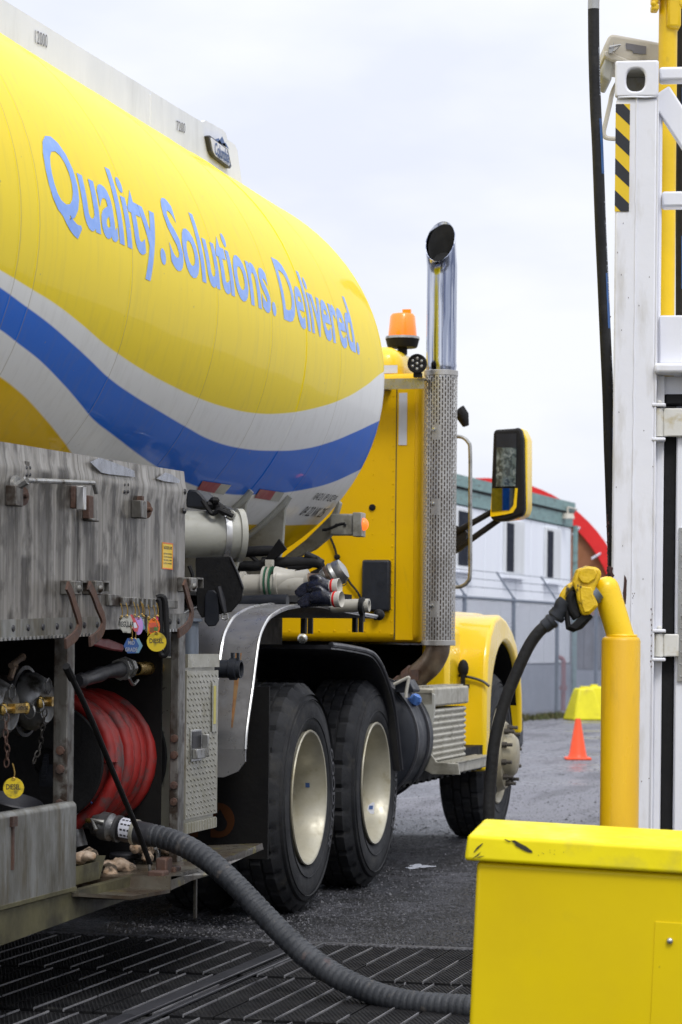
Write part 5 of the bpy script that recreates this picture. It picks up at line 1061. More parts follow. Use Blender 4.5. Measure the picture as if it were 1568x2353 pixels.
# warning sticker
a, b = pk(369, 1307), pk(393, 1249); mb = MB(); mb.box(XK + .001, XK + .0025, a.y, b.y, a.z, b.z); stk = obj('warning_sticker', mb, M_sticky, door1)
mb = MB(); t_ = .004
for (ya_, yb_, za_, zb_) in ((a.y, b.y, b.z - t_, b.z), (a.y, b.y, a.z, a.z + t_), (a.y, a.y + t_, a.z + t_, b.z - t_), (b.y - t_, b.y, a.z + t_, b.z - t_)): mb.box(XK + .0025, XK + .003, ya_, yb_, za_, zb_)
obj('sticker_border', mb, M_tor, stk)
mb = MB(); hgt = b.z - a.z; wd_ = b.y - a.y
for (s_, t0, hh) in (('NOZZLES CAPS', .76, .11), ('BEFORE DRIVING', .56, .05), ('CLOSE DOORS', .44, .05), ('SECURE CAPS', .32, .05), ('LOCK HOSES', .20, .05)):
    flat_text(mb, s_, (XK + .0034, a.y + wd_ * .1, a.z + hgt * t0), (XK + .0034, b.y - wd_ * .1, a.z + hgt * t0), (XK + .0034, a.y + wd_ * .1, a.z + hgt * (t0 + hh)), bold=.02)
obj('sticker_print', mb, M_ink, stk, smooth=False, recalc=False)
# bottom hinge strip with holes and slots
for k, (x0, x1, dd) in enumerate(((-60, 228, door0), (330, 421, door1))):
    a, b = pk(x0, 1466), pk(x1, 1440); y0, y1 = (yL, b.y) if k == 0 else (a.y, b.y)
    zz = lambda y: 1.217 + (y - 7.143) * .024
    mb = MB(); mb.prism([(XK + .001, y0, zz(y0) - .012), (XK + .001, y1, zz(y1) - .012), (XK + .001, y1, zz(y1) + .045), (XK + .001, y0, zz(y0) + .045)], (.006, 0, 0)); hg = obj('hinge_strip', mb, M_tray, dd)
    y = y0 + .06
    while y < y1 - .02: mb = MB(); mb.lathe([(0, 0), (.011, 0), (.009, .004), (0, .005)], (XK + .007, y, zz(y) + .018), (1, 0, 0), 10); obj('hinge_rivet', mb, M_ink, hg); y += .125 if k == 0 else .10
    mb = MB(); y = y0 + .01
    while y < y1 - .02: mb.box(XK + .0005, XK + .010, y, y + .018, zz(y) - .018, zz(y) - .008); y += .034
    o = obj('hinge_knuckles', mb, M_steel, hg)
# rusty latch straps
for pts, dd in ((((150, 1345), (158, 1362), (167, 1392), (176, 1420), (178, 1440), (168, 1462), (146, 1480)), door0), (((200, 1345), (210, 1364), (220, 1392), (231, 1418), (232, 1440), (222, 1460), (202, 1475)), door1), (((419, 1338), (424, 1358), (431, 1385), (436, 1402), (434, 1425), (424, 1442), (406, 1456)), door1)):
    P_ = catmull([pX(x_, y_, XK + .052) for i, (x_, y_) in enumerate(pts)], 5); mb = MB(); wv = Vector((.0, .022, 0)); n_ = len(P_)
    vs = []
    for i, p_ in enumerate(P_):
        t_ = (P_[min(i + 1, n_ - 1)] - P_[max(i - 1, 0)]).normalized(); nr_ = Vector((0, t_.z, -t_.y)) * .016
        vs += [p_ - nr_ + Vector((.006, 0, 0)), p_ + nr_ + Vector((.006, 0, 0)), p_ + nr_ - Vector((.002, 0, 0)), p_ - nr_ - Vector((.002, 0, 0))]
    mb.add(vs, [(4 * i + j, 4 * i + (j + 1) % 4, 4 * i + 4 + (j + 1) % 4, 4 * i + 4 + j) for i in range(n_ - 1) for j in range(4)] + [(0, 1, 2, 3), tuple(4 * n_ - 4 + j for j in (3, 2, 1, 0))])
    ls = obj('latch_strap', mb, M_rust, TR)
    x_, y_ = pts[0]; a, b = pk(x_ - 15, y_ + 22), pk(x_ + 1, y_ - 10); mb = MB(); mb.box(XK, XK + .05, a.y, b.y, a.z, b.z); mb.ball((XK + .05, (a.y + b.y) / 2, a.z + .02), (.012, .014, .014), 8); obj('latch_block', mb, M_alu2, ls, bevel=.004)
    a, b = pk(x_ + 1.5, y_ + 6), pk(x_ + 16, y_ - 10); mb = MB(); mb.box(XK + .002, XK + .05, a.y + .0, a.y + .006, a.z - .01, b.z); mb.box(XK + .002, XK + .05, b.y - .006, b.y, a.z - .01, b.z); mb.box(XK + .002, XK + .05, a.y + .006, b.y - .006, b.z - .006, b.z); mb.box(XK + .002, XK + .006, a.y + .006, b.y - .006, a.z - .01, b.z - .006); obj('latch_bracket', mb, M_alu2, ls)
# cabinet carcass
XI = -3.62
mb = MB(); mb.box(XI, XI + .02, yL, yR + .02, .40, 1.74); obj('cabinet_back', mb, M_dark, TR)
mb = MB(); mb.box(XI + .02, XK - .03, yL, yR + .02, 1.735, 1.75); obj('cabinet_roof', mb, M_alu2, TR)
mb = MB(); mb.box(XI + .02, XK - .08, yL, yR, .34, .362); obj('cabinet_floor', mb, M_sill, TR)
def post(x0, x1, y0, y1, web, dd=.05):
    a = pk(x0, 1700).y; b = pk(x1, 1700).y; c = pk(web, 1700).y
    mb = MB(); mb.box(XK - dd, XK - .004, c, b, .40, 1.222 + (c - 7.14) * .024); o = obj('cabinet_post', mb, M_alu2, TR, bevel=.003)
    for k in range(4):
        mb = MB(); mb.lathe([(0, 0), (.016, 0), (.014, .006), (0, .008)], (XK - dd * .5, c - .001, .62 + k * .06 + (.05 if k > 1 else 0)), (0, -1, 0), 8); obj('post_bolt', mb, M_rust, o)
post(118, 170, 0, 0, 154, .052); post(387, 424, 0, 0, 409, .036)
for y_ in (yR,): mb = MB(); mb.box(XI + .02, XK - .08, y_ - .01, y_, .40, 1.73); obj('partition', mb, M_dark, TR)
# left lower tray
a = pk(165, 1838); zt_ = pk(165, 1840).z; zb_ = .405
mb = MB(); mb.box(XK - .03, XK + .012, yL, a.y, .405, zt_ - .02); mb.cyl((XK - .008, yL, zt_ - .02), (XK - .008, a.y, zt_ - .02), .020, 12); tr = obj('spill_tray', mb, M_tray, TR)
mb = MB(); p = pk(16, 1930); mb.box(XK + .012, XK + .018, p.y - .006, p.y + .006, p.z - .09, p.z + .06); mb.box(XK + .012, XK + .022, p.y - .02, p.y + .02, p.z + .04, p.z + .07); obj('tray_slot', mb, M_rust, tr)
mb = MB(); mb.box(XK - .02, XK + .016, yL, a.y, .40, .412); obj('tray_bead', mb, M_sill, tr)
# sill beam under it
yS = pk(395, 2050).y
mb = MB(); mb.prism([(XK + .005, yL, .395), (XK + .005, yS + .1, .395), (XK + .005, yS + .0, .33), (XK + .005, 7.9, .31), (XK + .005, yL, .27)], (-.03, 0, 0)); mb.box(XI, XK - .03, yL, yR + .6, .31, .338); obj('sill_beam', mb, M_sill, TR)
# folding ledge (step) on the right
L0 = [Vector((-2.74, 7.95, .415)), Vector((-2.72, 8.75, .392)), Vector((-2.72, 9.02, .405)), Vector((-2.74, 9.6, .42)), Vector((-2.75, 9.72, .43)), Vector((-2.76, 10.12, .455))]
def ledge_pt(px, py, X): return pX(px, py, X)
edge = [pX(178, 2052, -2.82), pX(300, 2060, -2.72), pX(388, 2044, -2.70), pX(390, 2014, -2.70), pX(445, 1996, -2.70), pX(490, 1982, -2.70), pX(512, 1971, -2.72), pX(560, 1955, -2.74), pX(600, 1938, -2.76)]
inn = [Vector((-3.35, v.y, .376)) for v in edge]
mb = MB(); n_ = len(edge); vs = []
for i in range(n_): vs += [edge[i], inn[i], inn[i] - Vector((0, 0, .012)), edge[i] - Vector((0, 0, .012))]
mb.add(vs, [(4 * i + j, 4 * i + (j + 1) % 4, 4 * i + 4 + (j + 1) % 4, 4 * i + 4 + j) for i in range(n_ - 1) for j in range(4)] + [(0, 1, 2, 3), tuple(4 * n_ - 4 + j for j in (3, 2, 1, 0))]); lg = obj('ledge', mb, M_ledge, TR, angle=20)
mb = MB(); e2 = edge[3:]; lo = [pX(390, 2046, -2.70), pX(440, 2023, -2.70), pX(472, 2011, -2.70), pX(508, 1996, -2.72), pX(556, 1972, -2.74), pX(603, 1952, -2.76)]
mb.prism(e2 + lo[::-1], (-.006, 0, 0)); obj('ledge_skirt', mb, M_ledge, lg, smooth=False)
bl = [pX(194, 2044, -2.95), pX(260, 2020, -2.98), pX(330, 1992, -3.0), pX(400, 1966, -3.0)]
mb = MB(); mb.tube(bl, .008, 6); obj('ledge_hinge', mb, M_rust, lg)
for i in range(7):
    t_ = i / 6; k_ = min(2, int(t_ * 3)); f_ = t_ * 3 - k_; p = bl[k_] * (1 - f_) + bl[k_ + 1] * f_ + Vector((.03, 0, .0)); mb = MB(); mb.lathe([(0, 0), (.014, 0), (.012, .014), (0, .016)], p - Vector((0, 0, .012)), (0, 0, 1), 8); obj('hinge_bolt', mb, M_rust, lg)
p = pX(375, 2030, -2.76); mb = MB(); mb.box(p.x - .03, p.x + .03, p.y - .10, p.y - .04, p.z - .02, p.z + .05); mb.box(p.x - .02, p.x + .02, p.y - .04, p.y + .03, p.z - .0, p.z + .09); mb.box(p.x - .03, p.x + .03, p.y + .03, p.y + .10, p.z - .02, p.z + .055); obj('ledge_hook_block', mb, M_rust, lg, bevel=.006)
mb = MB(); p = pX(445, 2010, -2.95); mb.box(p.x - .005, p.x + .005, p.y + .0, p.y + .018, .14, .38); obj('dangling_strip', mb, M_ledge, lg)
# interior clutter: pump casting and valve body
def ib(px, py, X): return pX(px, py, X)
mb = MB(); p = ib(230, 1830, -3.25); mb.box(p.x - .15, p.x + .08, p.y - .14, p.y + .14, .44, p.z); mb.cyl((p.x, p.y - .16, p.z - .08), (p.x, p.y + .16, p.z - .08), .09, 16); mb.box(p.x - .05, p.x + .06, p.y - .02, p.y + .04, .42, p.z + .06)
obj('pump_housing', mb, mat('dirty_brown_casting', (.10, .07, .045), .6, col2=(.03, .025, .02), ns=14, dirt_or_reflection=(.32, .24, .14), ds=12, dlo=.60, dhi=.68), TR, bevel=.01)
mb = MB(); p = ib(125, 1750, -3.2)
for k in range(26): a_ = R_(k * 7.2); mb.box(p.x - .02, p.x + .0, p.y + .09 * math.cos(a_) - .003, p.y + .09 * math.cos(a_) + .003, p.z - .06 + .09 * math.sin(a_) - .003, p.z - .06 + .13 * math.sin(a_))
mb.lathe([(.085, 0), (.085, .05), (.05, .055), (.03, .055)], (p.x - .03, p.y, p.z - .06), (1, 0, 0), 24); obj('gear_cover', mb, M_plast, TR)
for x0, y0_, x1, y1_2 in ((22, 1530, 48, 1510), (20, 1560, 30, 1530), (130, 1510, 160, 1500)):
    mb = MB(); mb.tube([ib(x0, y0_, -2.98), ib(x1, y1_2, -2.98)], .010, 8); mb.ball(ib(x1, y1_2, -2.98), .014, 8); obj('small_valve', mb, M_bronze, TR)
# couplings with dust caps
def cap(px, py, R=.093, diesel=True):
    X = -3.0; c = pX(px, py, X); e = empty('api_coupling', c, None, None); e.parent = TR; e.location = c - WL[TR.name]
    ax_ = Vector((1, -.04, 0)).normalized()
    mb = MB(); mb.lathe([(R * .9, -.20), (R * .9, -.06), (R * 1.22, -.05), (R * 1.25, -.03), (R * 1.12, -.028)], c, ax_, 40); obj('coupling_flange', mb, M_fend2, e)
    mb = MB(); mb.lathe([(R * 1.0, -.03), (R * 1.02, .0), (R * .82, .035), (R * .72, .045), (R * .66, .042), (0, .045)], c, ax_, 40)
    cp_ = obj('dust_cap', mb, M_steeld, e)
    side = ax_.cross(Vector((0, 0, 1))).normalized()
    mb = MB()
    for k in range(6):
        a1, a2 = R_(60 * k + 30), R_(60 * k + 90); o_ = c + ax_ * .048 + Vector((0, 0, .05)); 
        mb.tube([o_ + (side * math.cos(a1) + Vector((0, 0, 1)) * math.sin(a1)) * .026, o_ + (side * math.cos(a2) + Vector((0, 0, 1)) * math.sin(a2)) * .026], .0025, 5)
    obj('cast_mark', mb, M_steeld, cp_)
    mb = MB(); q0, q1 = c + ax_ * .056 - side * (R * 1.0), c + ax_ * .056 + side * (R * .9)
    mb.tube([q0, q1], .009, 8); mb.ball(q1, (.014, .016, .022), 8); mb.ball(q0, (.012, .012, .022), 8); mb.box(c.x + .045, c.x + .07, c.y - .03, c.y + .06, c.z - .014, c.z + .016); lv_ = obj('latch_lever', mb, M_brass, e)
    mb = MB(); a_ = c + ax_ * .076 - side * .06 + Vector((0, 0, -.004)); flat_text(mb, 'DIXON', a_, a_ - side * -.075, a_ + Vector((0, 0, .012)), bold=.02); obj('lever_print', mb, M_ink, lv_, smooth=False, recalc=False)
    for s_ in (1, -1): mb = MB(); mb.lathe([(.024, -.002), (.026, 0), (.024, .002), (.022, 0)], c + ax_ * .06 + side * s_ * R * 1.18 - Vector((0, 0, .01)), (.4, .9, 0), 20, close=True); obj('pull_ring', mb, M_steel, e)
    return c
c1 = cap(77, 1612); c2 = cap(-8, 1628)
def chain(P_, r_c=.010, m_=None):
    mb = MB(); P_ = catmull(P_, 4); d_ = 0; k = 0
    L_ = sum((P_[i + 1] - P_[i]).length for i in range(len(P_) - 1)); nl = int(L_ / .022)
    for i in range(nl):
        s_ = L_ * i / nl; j = 0; acc = 0
        while j < len(P_) - 2 and acc + (P_[j + 1] - P_[j]).length < s_: acc += (P_[j + 1] - P_[j]).length; j += 1
        t_ = (P_[j + 1] - P_[j]).normalized(); c_ = P_[j] + t_ * (s_ - acc); sd_ = t_.cross(Vector((1, 0, 0)) if i % 2 else Vector((0, 1, 0))).normalized()
        mb.tube([c_ + t_ * .015 * math.cos(a_) + sd_ * .008 * math.sin(a_) for a_ in [k_ * math.pi / 4 for k_ in range(9)]], .0026, 5, cap=False)
    return mb
tagt = empty('dummy', (0, 0, 0), None, None); bpy.data.objects.remove(tagt)
ch = chain([pX(100, 1638, -2.93), pX(96, 1665, -2.94), pX(92, 1690, -2.95), pX(88, 1720, -2.96), pX(70, 1760, -2.97)]); obj('cap_chain', ch, M_chain, TR)
ch = chain([pX(12, 1650, -2.92), pX(10, 1690, -2.92), pX(14, 1730, -2.92), pX(10, 1770, -2.93)]); obj('cap_chain', ch, M_rust, TR)
# hose reel (axis along the truck)
ry0, ry1 = 8.50, 9.02; rx, rz = -3.205, .775
mb = MB(); mb.lathe([(0, 0), (.12, 0), (.12, .01), (.12, ry1 - ry0), (0, ry1 - ry0)], (rx, ry0, rz), (0, 1, 0), 32); obj('reel_drum', mb, M_dark, TR)
for yy, rf_ in ((ry0 - .015, .212), (ry1 + .005, .268)): mb = MB(); mb.lathe([(.05, 0), (rf_ - .006, 0), (rf_, .006), (rf_ - .006, .012), (.05, .012)], (rx, yy, rz), (0, 1, 0), 48, close=True); obj('reel_flange', mb, M_black, TR)
# pipe with brass end, red handle
mb = MB(); P_ = [pX(x_, y_, -3.0) for x_, y_ in ((175, 1565), (190, 1562), (240, 1545), (275, 1538))]; mb.tube(catmull(P_, 4), [.022, .024, .026, .028] * 3 + [.03], 14); nz = obj('nozzle_pipe', mb, M_fend2, TR)
mb = MB(); d_ = (P_[3] - P_[2]).normalized()
for o_, rr_, w_ in ((0, .040, .012), (.03, .034, .014), (.05, .042, .018), (.085, .036, .012)): mb.lathe([(.02, 0), (rr_, 0), (rr_, w_), (.02, w_)], P_[3] + d_ * (o_ - .01), d_, 8 if o_ != .03 else 20)
mb.tube(catmull([P_[3] + Vector((.03, 0, -.03)), P_[3] + Vector((.03, .05, -.055)), P_[3] + Vector((.03, .1, -.04))], 4), .006, 6); obj('pipe_union', mb, M_steel, nz)
a_, b_ = pX(310, 1537, -2.98), pX(372, 1535, -2.98); mb = MB(); mb.lathe([(.020, 0), (.024, 0), (.024, (b_ - a_).length), (.020, (b_ - a_).length)], a_, b_ - a_, 20, close=True); obj('brass_spout', mb, M_brass, nz)
a_, b_ = pX(215, 1474, -2.92), pX(283, 1490, -2.92); mb = MB(); mb.prism([a_ + Vector((0, 0, .012)), a_ + (b_ - a_) * .5 + Vector((0, 0, .020)), b_ + Vector((0, -.01, .014)), b_ + Vector((0, 0, 0)), b_ + Vector((0, -.012, -.012)), a_ + (b_ - a_) * .5 + Vector((0, 0, -.016)), a_ - Vector((0, 0, .014))], (-.015, 0, 0)); obj('valve_handle', mb, M_redh, TR, bevel=.005)
# tag rail
a_, b_ = pk(240, 1380), pk(388, 1388); zz = (a_.z + b_.z) / 2
mb = MB(); mb.box(XK, XK + .012, a_.y, a_.y + .12, zz - .018, zz + .022); mb.box(XK + .012, XK + .03, a_.y + .1, b_.y, zz - .016, zz + .014); tg = obj('tag_rail', mb, M_alu2, door1, bevel=.003)
for k in range(9): y = a_.y + .17 + k * .048; mb = MB(); mb.box(XK + .030, XK + .036, y, y + .02, zz - .016, zz + .012); obj('rail_tooth', mb, M_alu2, tg)
# ================================================================ THINGS HUNG ON AND LAID IN THE TRUCK
RT = Vector((CS, SN, 0)); FW = Vector((-SN, CS, 0)); UP = Vector((0, 0, 1))
def tagthing(name, pts, D, m_, label, text=None, tm=None, hole=None, yaw=0, extra=None):
    """thin hanging plate through picture points at distance D"""
    P = [pD(px, py, D) for px, py in pts]; c = sum(P, Vector()) / len(P)
    rot = Matrix.Rotation(R_(yaw), 3, 'Z'); P = [c + rot @ (p - c) for p in P]; nrm = rot @ FW
    top = max(P, key=lambda v: v.z); e = empty(name, (c.x, c.y, min(v.z for v in P)), label, 'tag', 'fuel tags')
    mb = MB(); mb.prism(P, nrm * .003); obj('tag_plate', mb, m_, e, smooth=False)
    k = Vector((c.x, c.y, top.z)); mb = MB(); hk = [k + UP * -.006, k + UP * .012 + RT * .003, k + UP * .03, k + UP * .042 - RT * .004]
    mb.tube(catmull(hk, 3), .0018, 5); mb.lathe([(.0045, -.001), (.006, 0), (.0045, .001)], k - UP * .004 - FW * .001, FW, 10); obj('split_ring', mb, M_brass, e)
    w_ = (max((p - c).dot(rot @ RT) for p in P) - min((p - c).dot(rot @ RT) for p in P)); r_v = rot @ RT
    if text:
        mb = MB()
        for s_, oz, hh, ww in text: flat_text(mb, s_, c - r_v * w_ * ww / 2 + UP * oz - nrm * .0008, c + r_v * w_ * ww / 2 + UP * oz - nrm * .0008, c - r_v * w_ * ww / 2 + UP * (oz + hh) - nrm * .0008, bold=.02)
        obj('tag_print', mb, tm or M_ink, e, smooth=False, recalc=False)
    if extra:
        for pts2, m2 in extra: mb = MB(); mb.add([c + rot @ (pD(*q_, D) - c) - nrm * .0006 for q_ in pts2], [tuple(range(len(pts2)))]); obj('tag_patch', mb, m2, e, smooth=False, recalc=False)
    return e
DT = 8.55
def hexa(cx, cy, rx, ry): return [(cx + rx * math.cos(math.pi * k / 3), cy + ry * math.sin(math.pi * k / 3)) for k in range(6)]
def circ(cx, cy, rx, ry=None, n=28): return [(cx + rx * math.cos(2 * math.pi * k / n), cy + (ry or rx) * math.sin(2 * math.pi * k / n)) for k in range(n)]
tagthing('fuel_tag', [(280, 1416), (297, 1414), (305, 1434), (297, 1455), (280, 1454), (270, 1434)], DT, M_twhite, 'white hexagonal tag printed REGULAR hanging from the tag rail', [('REGULAR', -.008, .017, .96)], yaw=4)
tagthing('fuel_tag', [(271, 1420), (281, 1416), (286, 1452), (275, 1448), (268, 1436)], DT + .03, M_twhite, 'plain worn white tag just behind the REGULAR tag', yaw=-10)
tagthing('fuel_tag', [(297, 1412), (303, 1413), (316, 1440), (313, 1452), (306, 1451), (300, 1440)], DT + .02, M_tred, 'red tag with a pale patch beside the REGULAR tag', extra=[([(302, 1432), (309, 1430), (313, 1442), (306, 1444)], M_decalw)])
tagthing('fuel_tag', circ(315, 1438, 11, 21), DT + .04, M_tpurp, 'lilac oval tag between the red and light blue tags')
tagthing('fuel_tag', [(316, 1411), (321, 1412), (331, 1444), (328, 1448), (318, 1430)], DT + .06, M_tlb, 'narrow light blue tag hanging edge on beside the lilac one')
tagthing('fuel_tag', [(324, 1415), (328, 1415), (329, 1440), (325, 1448)], DT + .08, M_twhite, 'narrow white tag edge on behind the light blue one')
tagthing('fuel_tag', circ(351, 1441, 13.5, 21), DT + .02, M_tor, 'orange oval tag printed DIESEL with brown and green squares', [('DIESEL', .0, .014, .9)], tm=M_tred, extra=[([(341, 1442), (351, 1442), (351, 1454), (341, 1453)], M_tbr), ([(351, 1440), (362, 1440), (361, 1450), (351, 1450)], M_tgr)])
tagthing('fuel_tag', [(336, 1418), (341, 1419), (341, 1455), (336, 1462)], DT + .05, M_tye, 'narrow yellow tag edge on behind the orange oval one')
tagthing('fuel_tag', [(356, 1414), (360, 1414), (361, 1424), (357, 1425)], DT + .06, M_tpink, 'tiny pink tag peeping out behind the orange oval one')
tagthing('fuel_tag', hexa(299, 1484, 18, 20), DT, M_tbl, 'dark blue hexagonal tag printed MID GRADE below the white tag', [('MID', .004, .013, .42), ('GRADE', -.019, .013, .78)], tm=M_inkw)
tagthing('fuel_tag', hexa(307, 1484, 18, 19.5), DT + .03, M_tlb, 'teal hexagonal tag just behind the MID GRADE tag')
tagthing('fuel_tag', circ(357, 1475, 22.5), DT, M_tye, 'round yellow tag printed DIESEL hanging at the right of the tag rail', [('DIESEL', -.004, .015, .72)])
tagthing('fuel_tag', circ(28, 1811, 24), 7.6, M_tye, 'round yellow tag printed DIESEL hanging inside the left compartment', [('DIESEL', -.004, .015, .70)], yaw=-5)
# black strap loop on the tag rail
mb = MB(); P_ = catmull([pD(*q_, 8.72) for q_ in ((357, 1374), (368, 1371), (376, 1380), (379, 1420), (381, 1470), (379, 1500), (372, 1506), (366, 1496), (366, 1440), (364, 1385), (358, 1376))], 5); mb.tube(P_, .010, 8)
obj('strap_loop', mb, M_black, label='black rubber strap looped over the right end of the tag rail', cat='strap')
# long black bungee
mb = MB(); B_ = catmull([pX(x_, y_, -2.80) for x_, y_ in ((149, 1531), (156, 1546), (168, 1570), (185, 1605), (212, 1665), (245, 1745), (280, 1830), (312, 1905), (342, 1986))], 5)
bn = empty('rubber_tie_down', B_[-1], 'long black rubber tie-down stretched from the post to the folded ledge', 'strap')
n_ = len(B_); mb = MB(); mb.tube(B_, [.013 if i < 9 else .0095 for i in range(n_)], 8); obj('rubber_strap', mb, M_black, bn)
mb = MB(); e_ = B_[-1]; mb.tube(catmull([e_ + Vector((0, -.01, .02)), e_ + Vector((0, .0, -.03)), e_ + Vector((0, .03, -.05)), e_ + Vector((0, .07, -.03)), e_ + Vector((0, .085, .02)), e_ + Vector((0, .06, .05))], 4), .006, 7); obj('steel_hook', mb, M_steel, bn)
# delivery hose
hp_ = [pD(*q_) for q_ in ((330, 1917, 8.98), (375, 1926, 8.95), (425, 1946, 8.9), (475, 1977, 8.84), (520, 2016, 8.78), (570, 2066, 8.72), (625, 2124, 8.66), (690, 2187, 8.58), (755, 2234, 8.5), (825, 2270, 8.42), (895, 2294, 8.34), (960, 2306, 8.28), (1030, 2312, 8.22), (1100, 2316, 8.17), (1200, 2318, 8.15), (1300, 2318, 8.15))]
dense = catmull(hp_, 44)
dh = empty('delivery_hose', hp_[5], 'thick grey ribbed rubber hose running from the truck down onto the grate behind the bin', 'hose')
acc = 0; rr_ = []
for i, p_ in enumerate(dense):
    if i: acc += (p_ - dense[i - 1]).length
    ph = (acc / .0255) % 1; rr_.append(.0385 * (1 + .0008 * 0) + (.0016 if ph < .55 else -.0012) + .0006 * math.sin(acc * 9))
mb = MB(); mb.tube(dense, rr_, 20); obj('hose_tube', mb, M_bighose, dh, angle=60)
d0 = (hp_[0] - hp_[1]).normalized(); c = hp_[0]
def ringp(nm, prof, o_, m_, n_=28): mb = MB(); mb.lathe(prof, c + d0 * o_, d0, n_); return obj(nm, mb, m_, dh)
ringp('hose_sleeve', [(.040, -.03), (.042, -.02), (.042, .09), (.034, .10)], 0, M_fend2)
ringp('cam_coupler', [(.030, .10), (.048, .10), (.048, .112), (.040, .115), (.046, .13), (.050, .135), (.050, .17), (.042, .175), (.040, .20), (.030, .205), (0, .205)], 0, M_steeld)
ringp('hose_clamp', [(.043, .030), (.0455, .031), (.0455, .044), (.043, .045)], 0, M_chq)
mb = MB(); q = c + d0 * .045; s_v = d0.cross(UP).normalized(); s_v = -s_v if s_v.dot(FW) > 0 else s_v
vs = []
for k in range(7):
    a_ = R_(-30 + 20 * k); o_ = (s_v * math.cos(a_) + UP * math.sin(a_)) * .0435; vs += [c + d0 * .035 + o_, c + d0 * .085 + o_]
mb.add(vs, [(2 * k, 2 * k + 1, 2 * k + 3, 2 * k + 2) for k in range(6)]); lbm = obj('hose_label', mb, M_decalw, dh, recalc=False)
mb = MB()
for j in range(4):
    a_ = R_(-18 + 26 * j); o_ = (s_v * math.cos(a_) + UP * math.sin(a_)) * .0442; t_ = (-s_v * math.sin(a_) + UP * math.cos(a_)) * .003
    for w_ in range(3): x0 = .040 + w_ * .014; mb.add([c + d0 * x0 + o_ - t_, c + d0 * (x0 + .010) + o_ - t_, c + d0 * (x0 + .010) + o_ + t_, c + d0 * x0 + o_ + t_], [(0, 1, 2, 3)])
obj('label_print', mb, M_ink, lbm, recalc=False)
for sg in (1, -1):
    mb = MB(); q = c + d0 * .14 + s_v * .045 * sg + UP * .02; mb.tube([q, q + d0 * .04 + s_v * .012 * sg, q + d0 * .02 + s_v * .02 * sg - UP * .03], [.010, .012, .008], 8); obj('cam_arm', mb, M_steel, dh)
# valve the hose is coupled to (stays with the truck)
q = c + d0 * .21; mb = MB(); mb.lathe([(.022, 0), (.022, .05), (.030, .055), (.030, .09), (.06, .095), (.064, .10), (.064, .115), (.05, .12), (.05, .135), (.0, .14)], q, d0, 30); mb.tube([q + d0 * .07 - UP * .02, q + d0 * .05 - UP * .09], [.025, .03], 12); dv = obj('discharge_valve', mb, M_steeld, TR)
mb = MB(); mb.tube([q + d0 * .02 - FW * .03 + UP * .01, q - d0 * .04 - FW * .04 + UP * .012], .009, 8); mb.ball(q - d0 * .045 - FW * .04 + UP * .012, .012, 8); obj('valve_pin', mb, M_brass, dv)
mb = MB(); mb.ball(q + d0 * .10 - UP * .10, (.03, .03, .03), 12); obj('valve_ball_knob', mb, M_plast, dv)
mb = MB(); mb.tube([q + UP * .065 + d0 * .0, q + UP * .085 + d0 * .012, q + UP * .09 + d0 * .03], .004, 6); obj('blue_seal', mb, M_valve, dv)
# red hose on the reel
pts = []; turns = 9; seg_ = 26
for i in range(turns * seg_ + 1):
    a_ = 2 * math.pi * i / seg_; t_ = i / (turns * seg_); R1_ = .222 + .012 * math.sin(t_ * 23); pts.append(Vector((rx + R1_ * math.cos(a_), ry0 + .03 + (ry1 - ry0 - .06) * t_ + .006 * math.sin(a_ * 3), rz + R1_ * math.sin(a_))))
rh = empty('red_hose', (rx, ry0, rz - .25), 'dirty red rubber hose coiled on the reel in the middle compartment', 'hose')
mb = MB(); mb.tube(pts, .0262, 12); obj('hose_coils', mb, M_red, rh)
pts2 = []; turns = 8
for i in range(turns * seg_ + 1):
    a_ = 2 * math.pi * i / seg_; t_ = i / (turns * seg_); R1_ = .180; pts2.append(Vector((rx + R1_ * math.cos(a_), ry0 + .04 + (ry1 - ry0 - .08) * t_, rz + R1_ * math.sin(a_))))
mb = MB(); mb.tube(pts2, .026, 8); obj('inner_coils', mb, M_red, rh)
# gloves
def glove(c, d, label, sgn=1, curl=0):
    c = Vector(c); d = d.normalized(); s_ = d.cross(UP).normalized(); e = empty('work_glove', c - UP * .035, label, 'glove', 'work gloves')
    mb = MB(); mb.tube(catmull([c, c + d * .05 + UP * .004, c + d * .10 + UP * .002], 4), [.030, .033, .035, .036, .036, .035, .034, .032, .028], 14)
    for k in range(4):
        z_ = (-.026 + .017 * k); L_ = (.062, .075, .078, .066)[k]; b_ = c + d * .09 + UP * z_ * .8 + s_ * (.004 * k)
        mb.tube(catmull([b_ - d * .02, b_ + d * L_ * .5 + UP * (-.004), b_ + d * L_ - UP * (.012 + .004 * k)], 4), [.0125, .0125, .012, .012, .012, .0115, .011, .010, .007], 9)
    b_ = c + d * .03 + UP * .025; mb.tube(catmull([b_, b_ + d * .035 + UP * .022 - FW * .01, b_ + d * .07 + UP * .018 - FW * .015], 4), [.014, .014, .0135, .013, .013, .012, .012, .011, .008], 9)
    o = obj('glove_body', mb, M_glove, e); m_ = o.modifiers.new('remesh', 'REMESH'); m_.mode = 'VOXEL'; m_.voxel_size = .0045; m_.use_smooth_shade = True
    sm_ = o.modifiers.new('smooth', 'SMOOTH'); sm_.iterations = 3
    mb = MB(); mb.lathe([(.0, .0), (.030, .0), (.032, -.008), (.036, -.040), (.034, -.042), (.028, -.01)], c, d, 24); obj('knit_cuff', mb, M_glovec, e)
    mb = MB(); mb.lathe([(.0325, -.006), (.0345, -.008), (.035, -.015), (.0335, -.016)], c, d, 24); obj('red_band', mb, M_tent, e)
g0 = pY(757, 1349, 10.72); g1 = pY(762, 1377, 10.68)
glove(g0, Vector((-1, .1, -.06)), 'shiny black glove lying uppermost on the rear fender with a white cuff')
glove(g1, Vector((-1, .15, .0)), 'shiny black glove lying under the other glove on the rear fender')
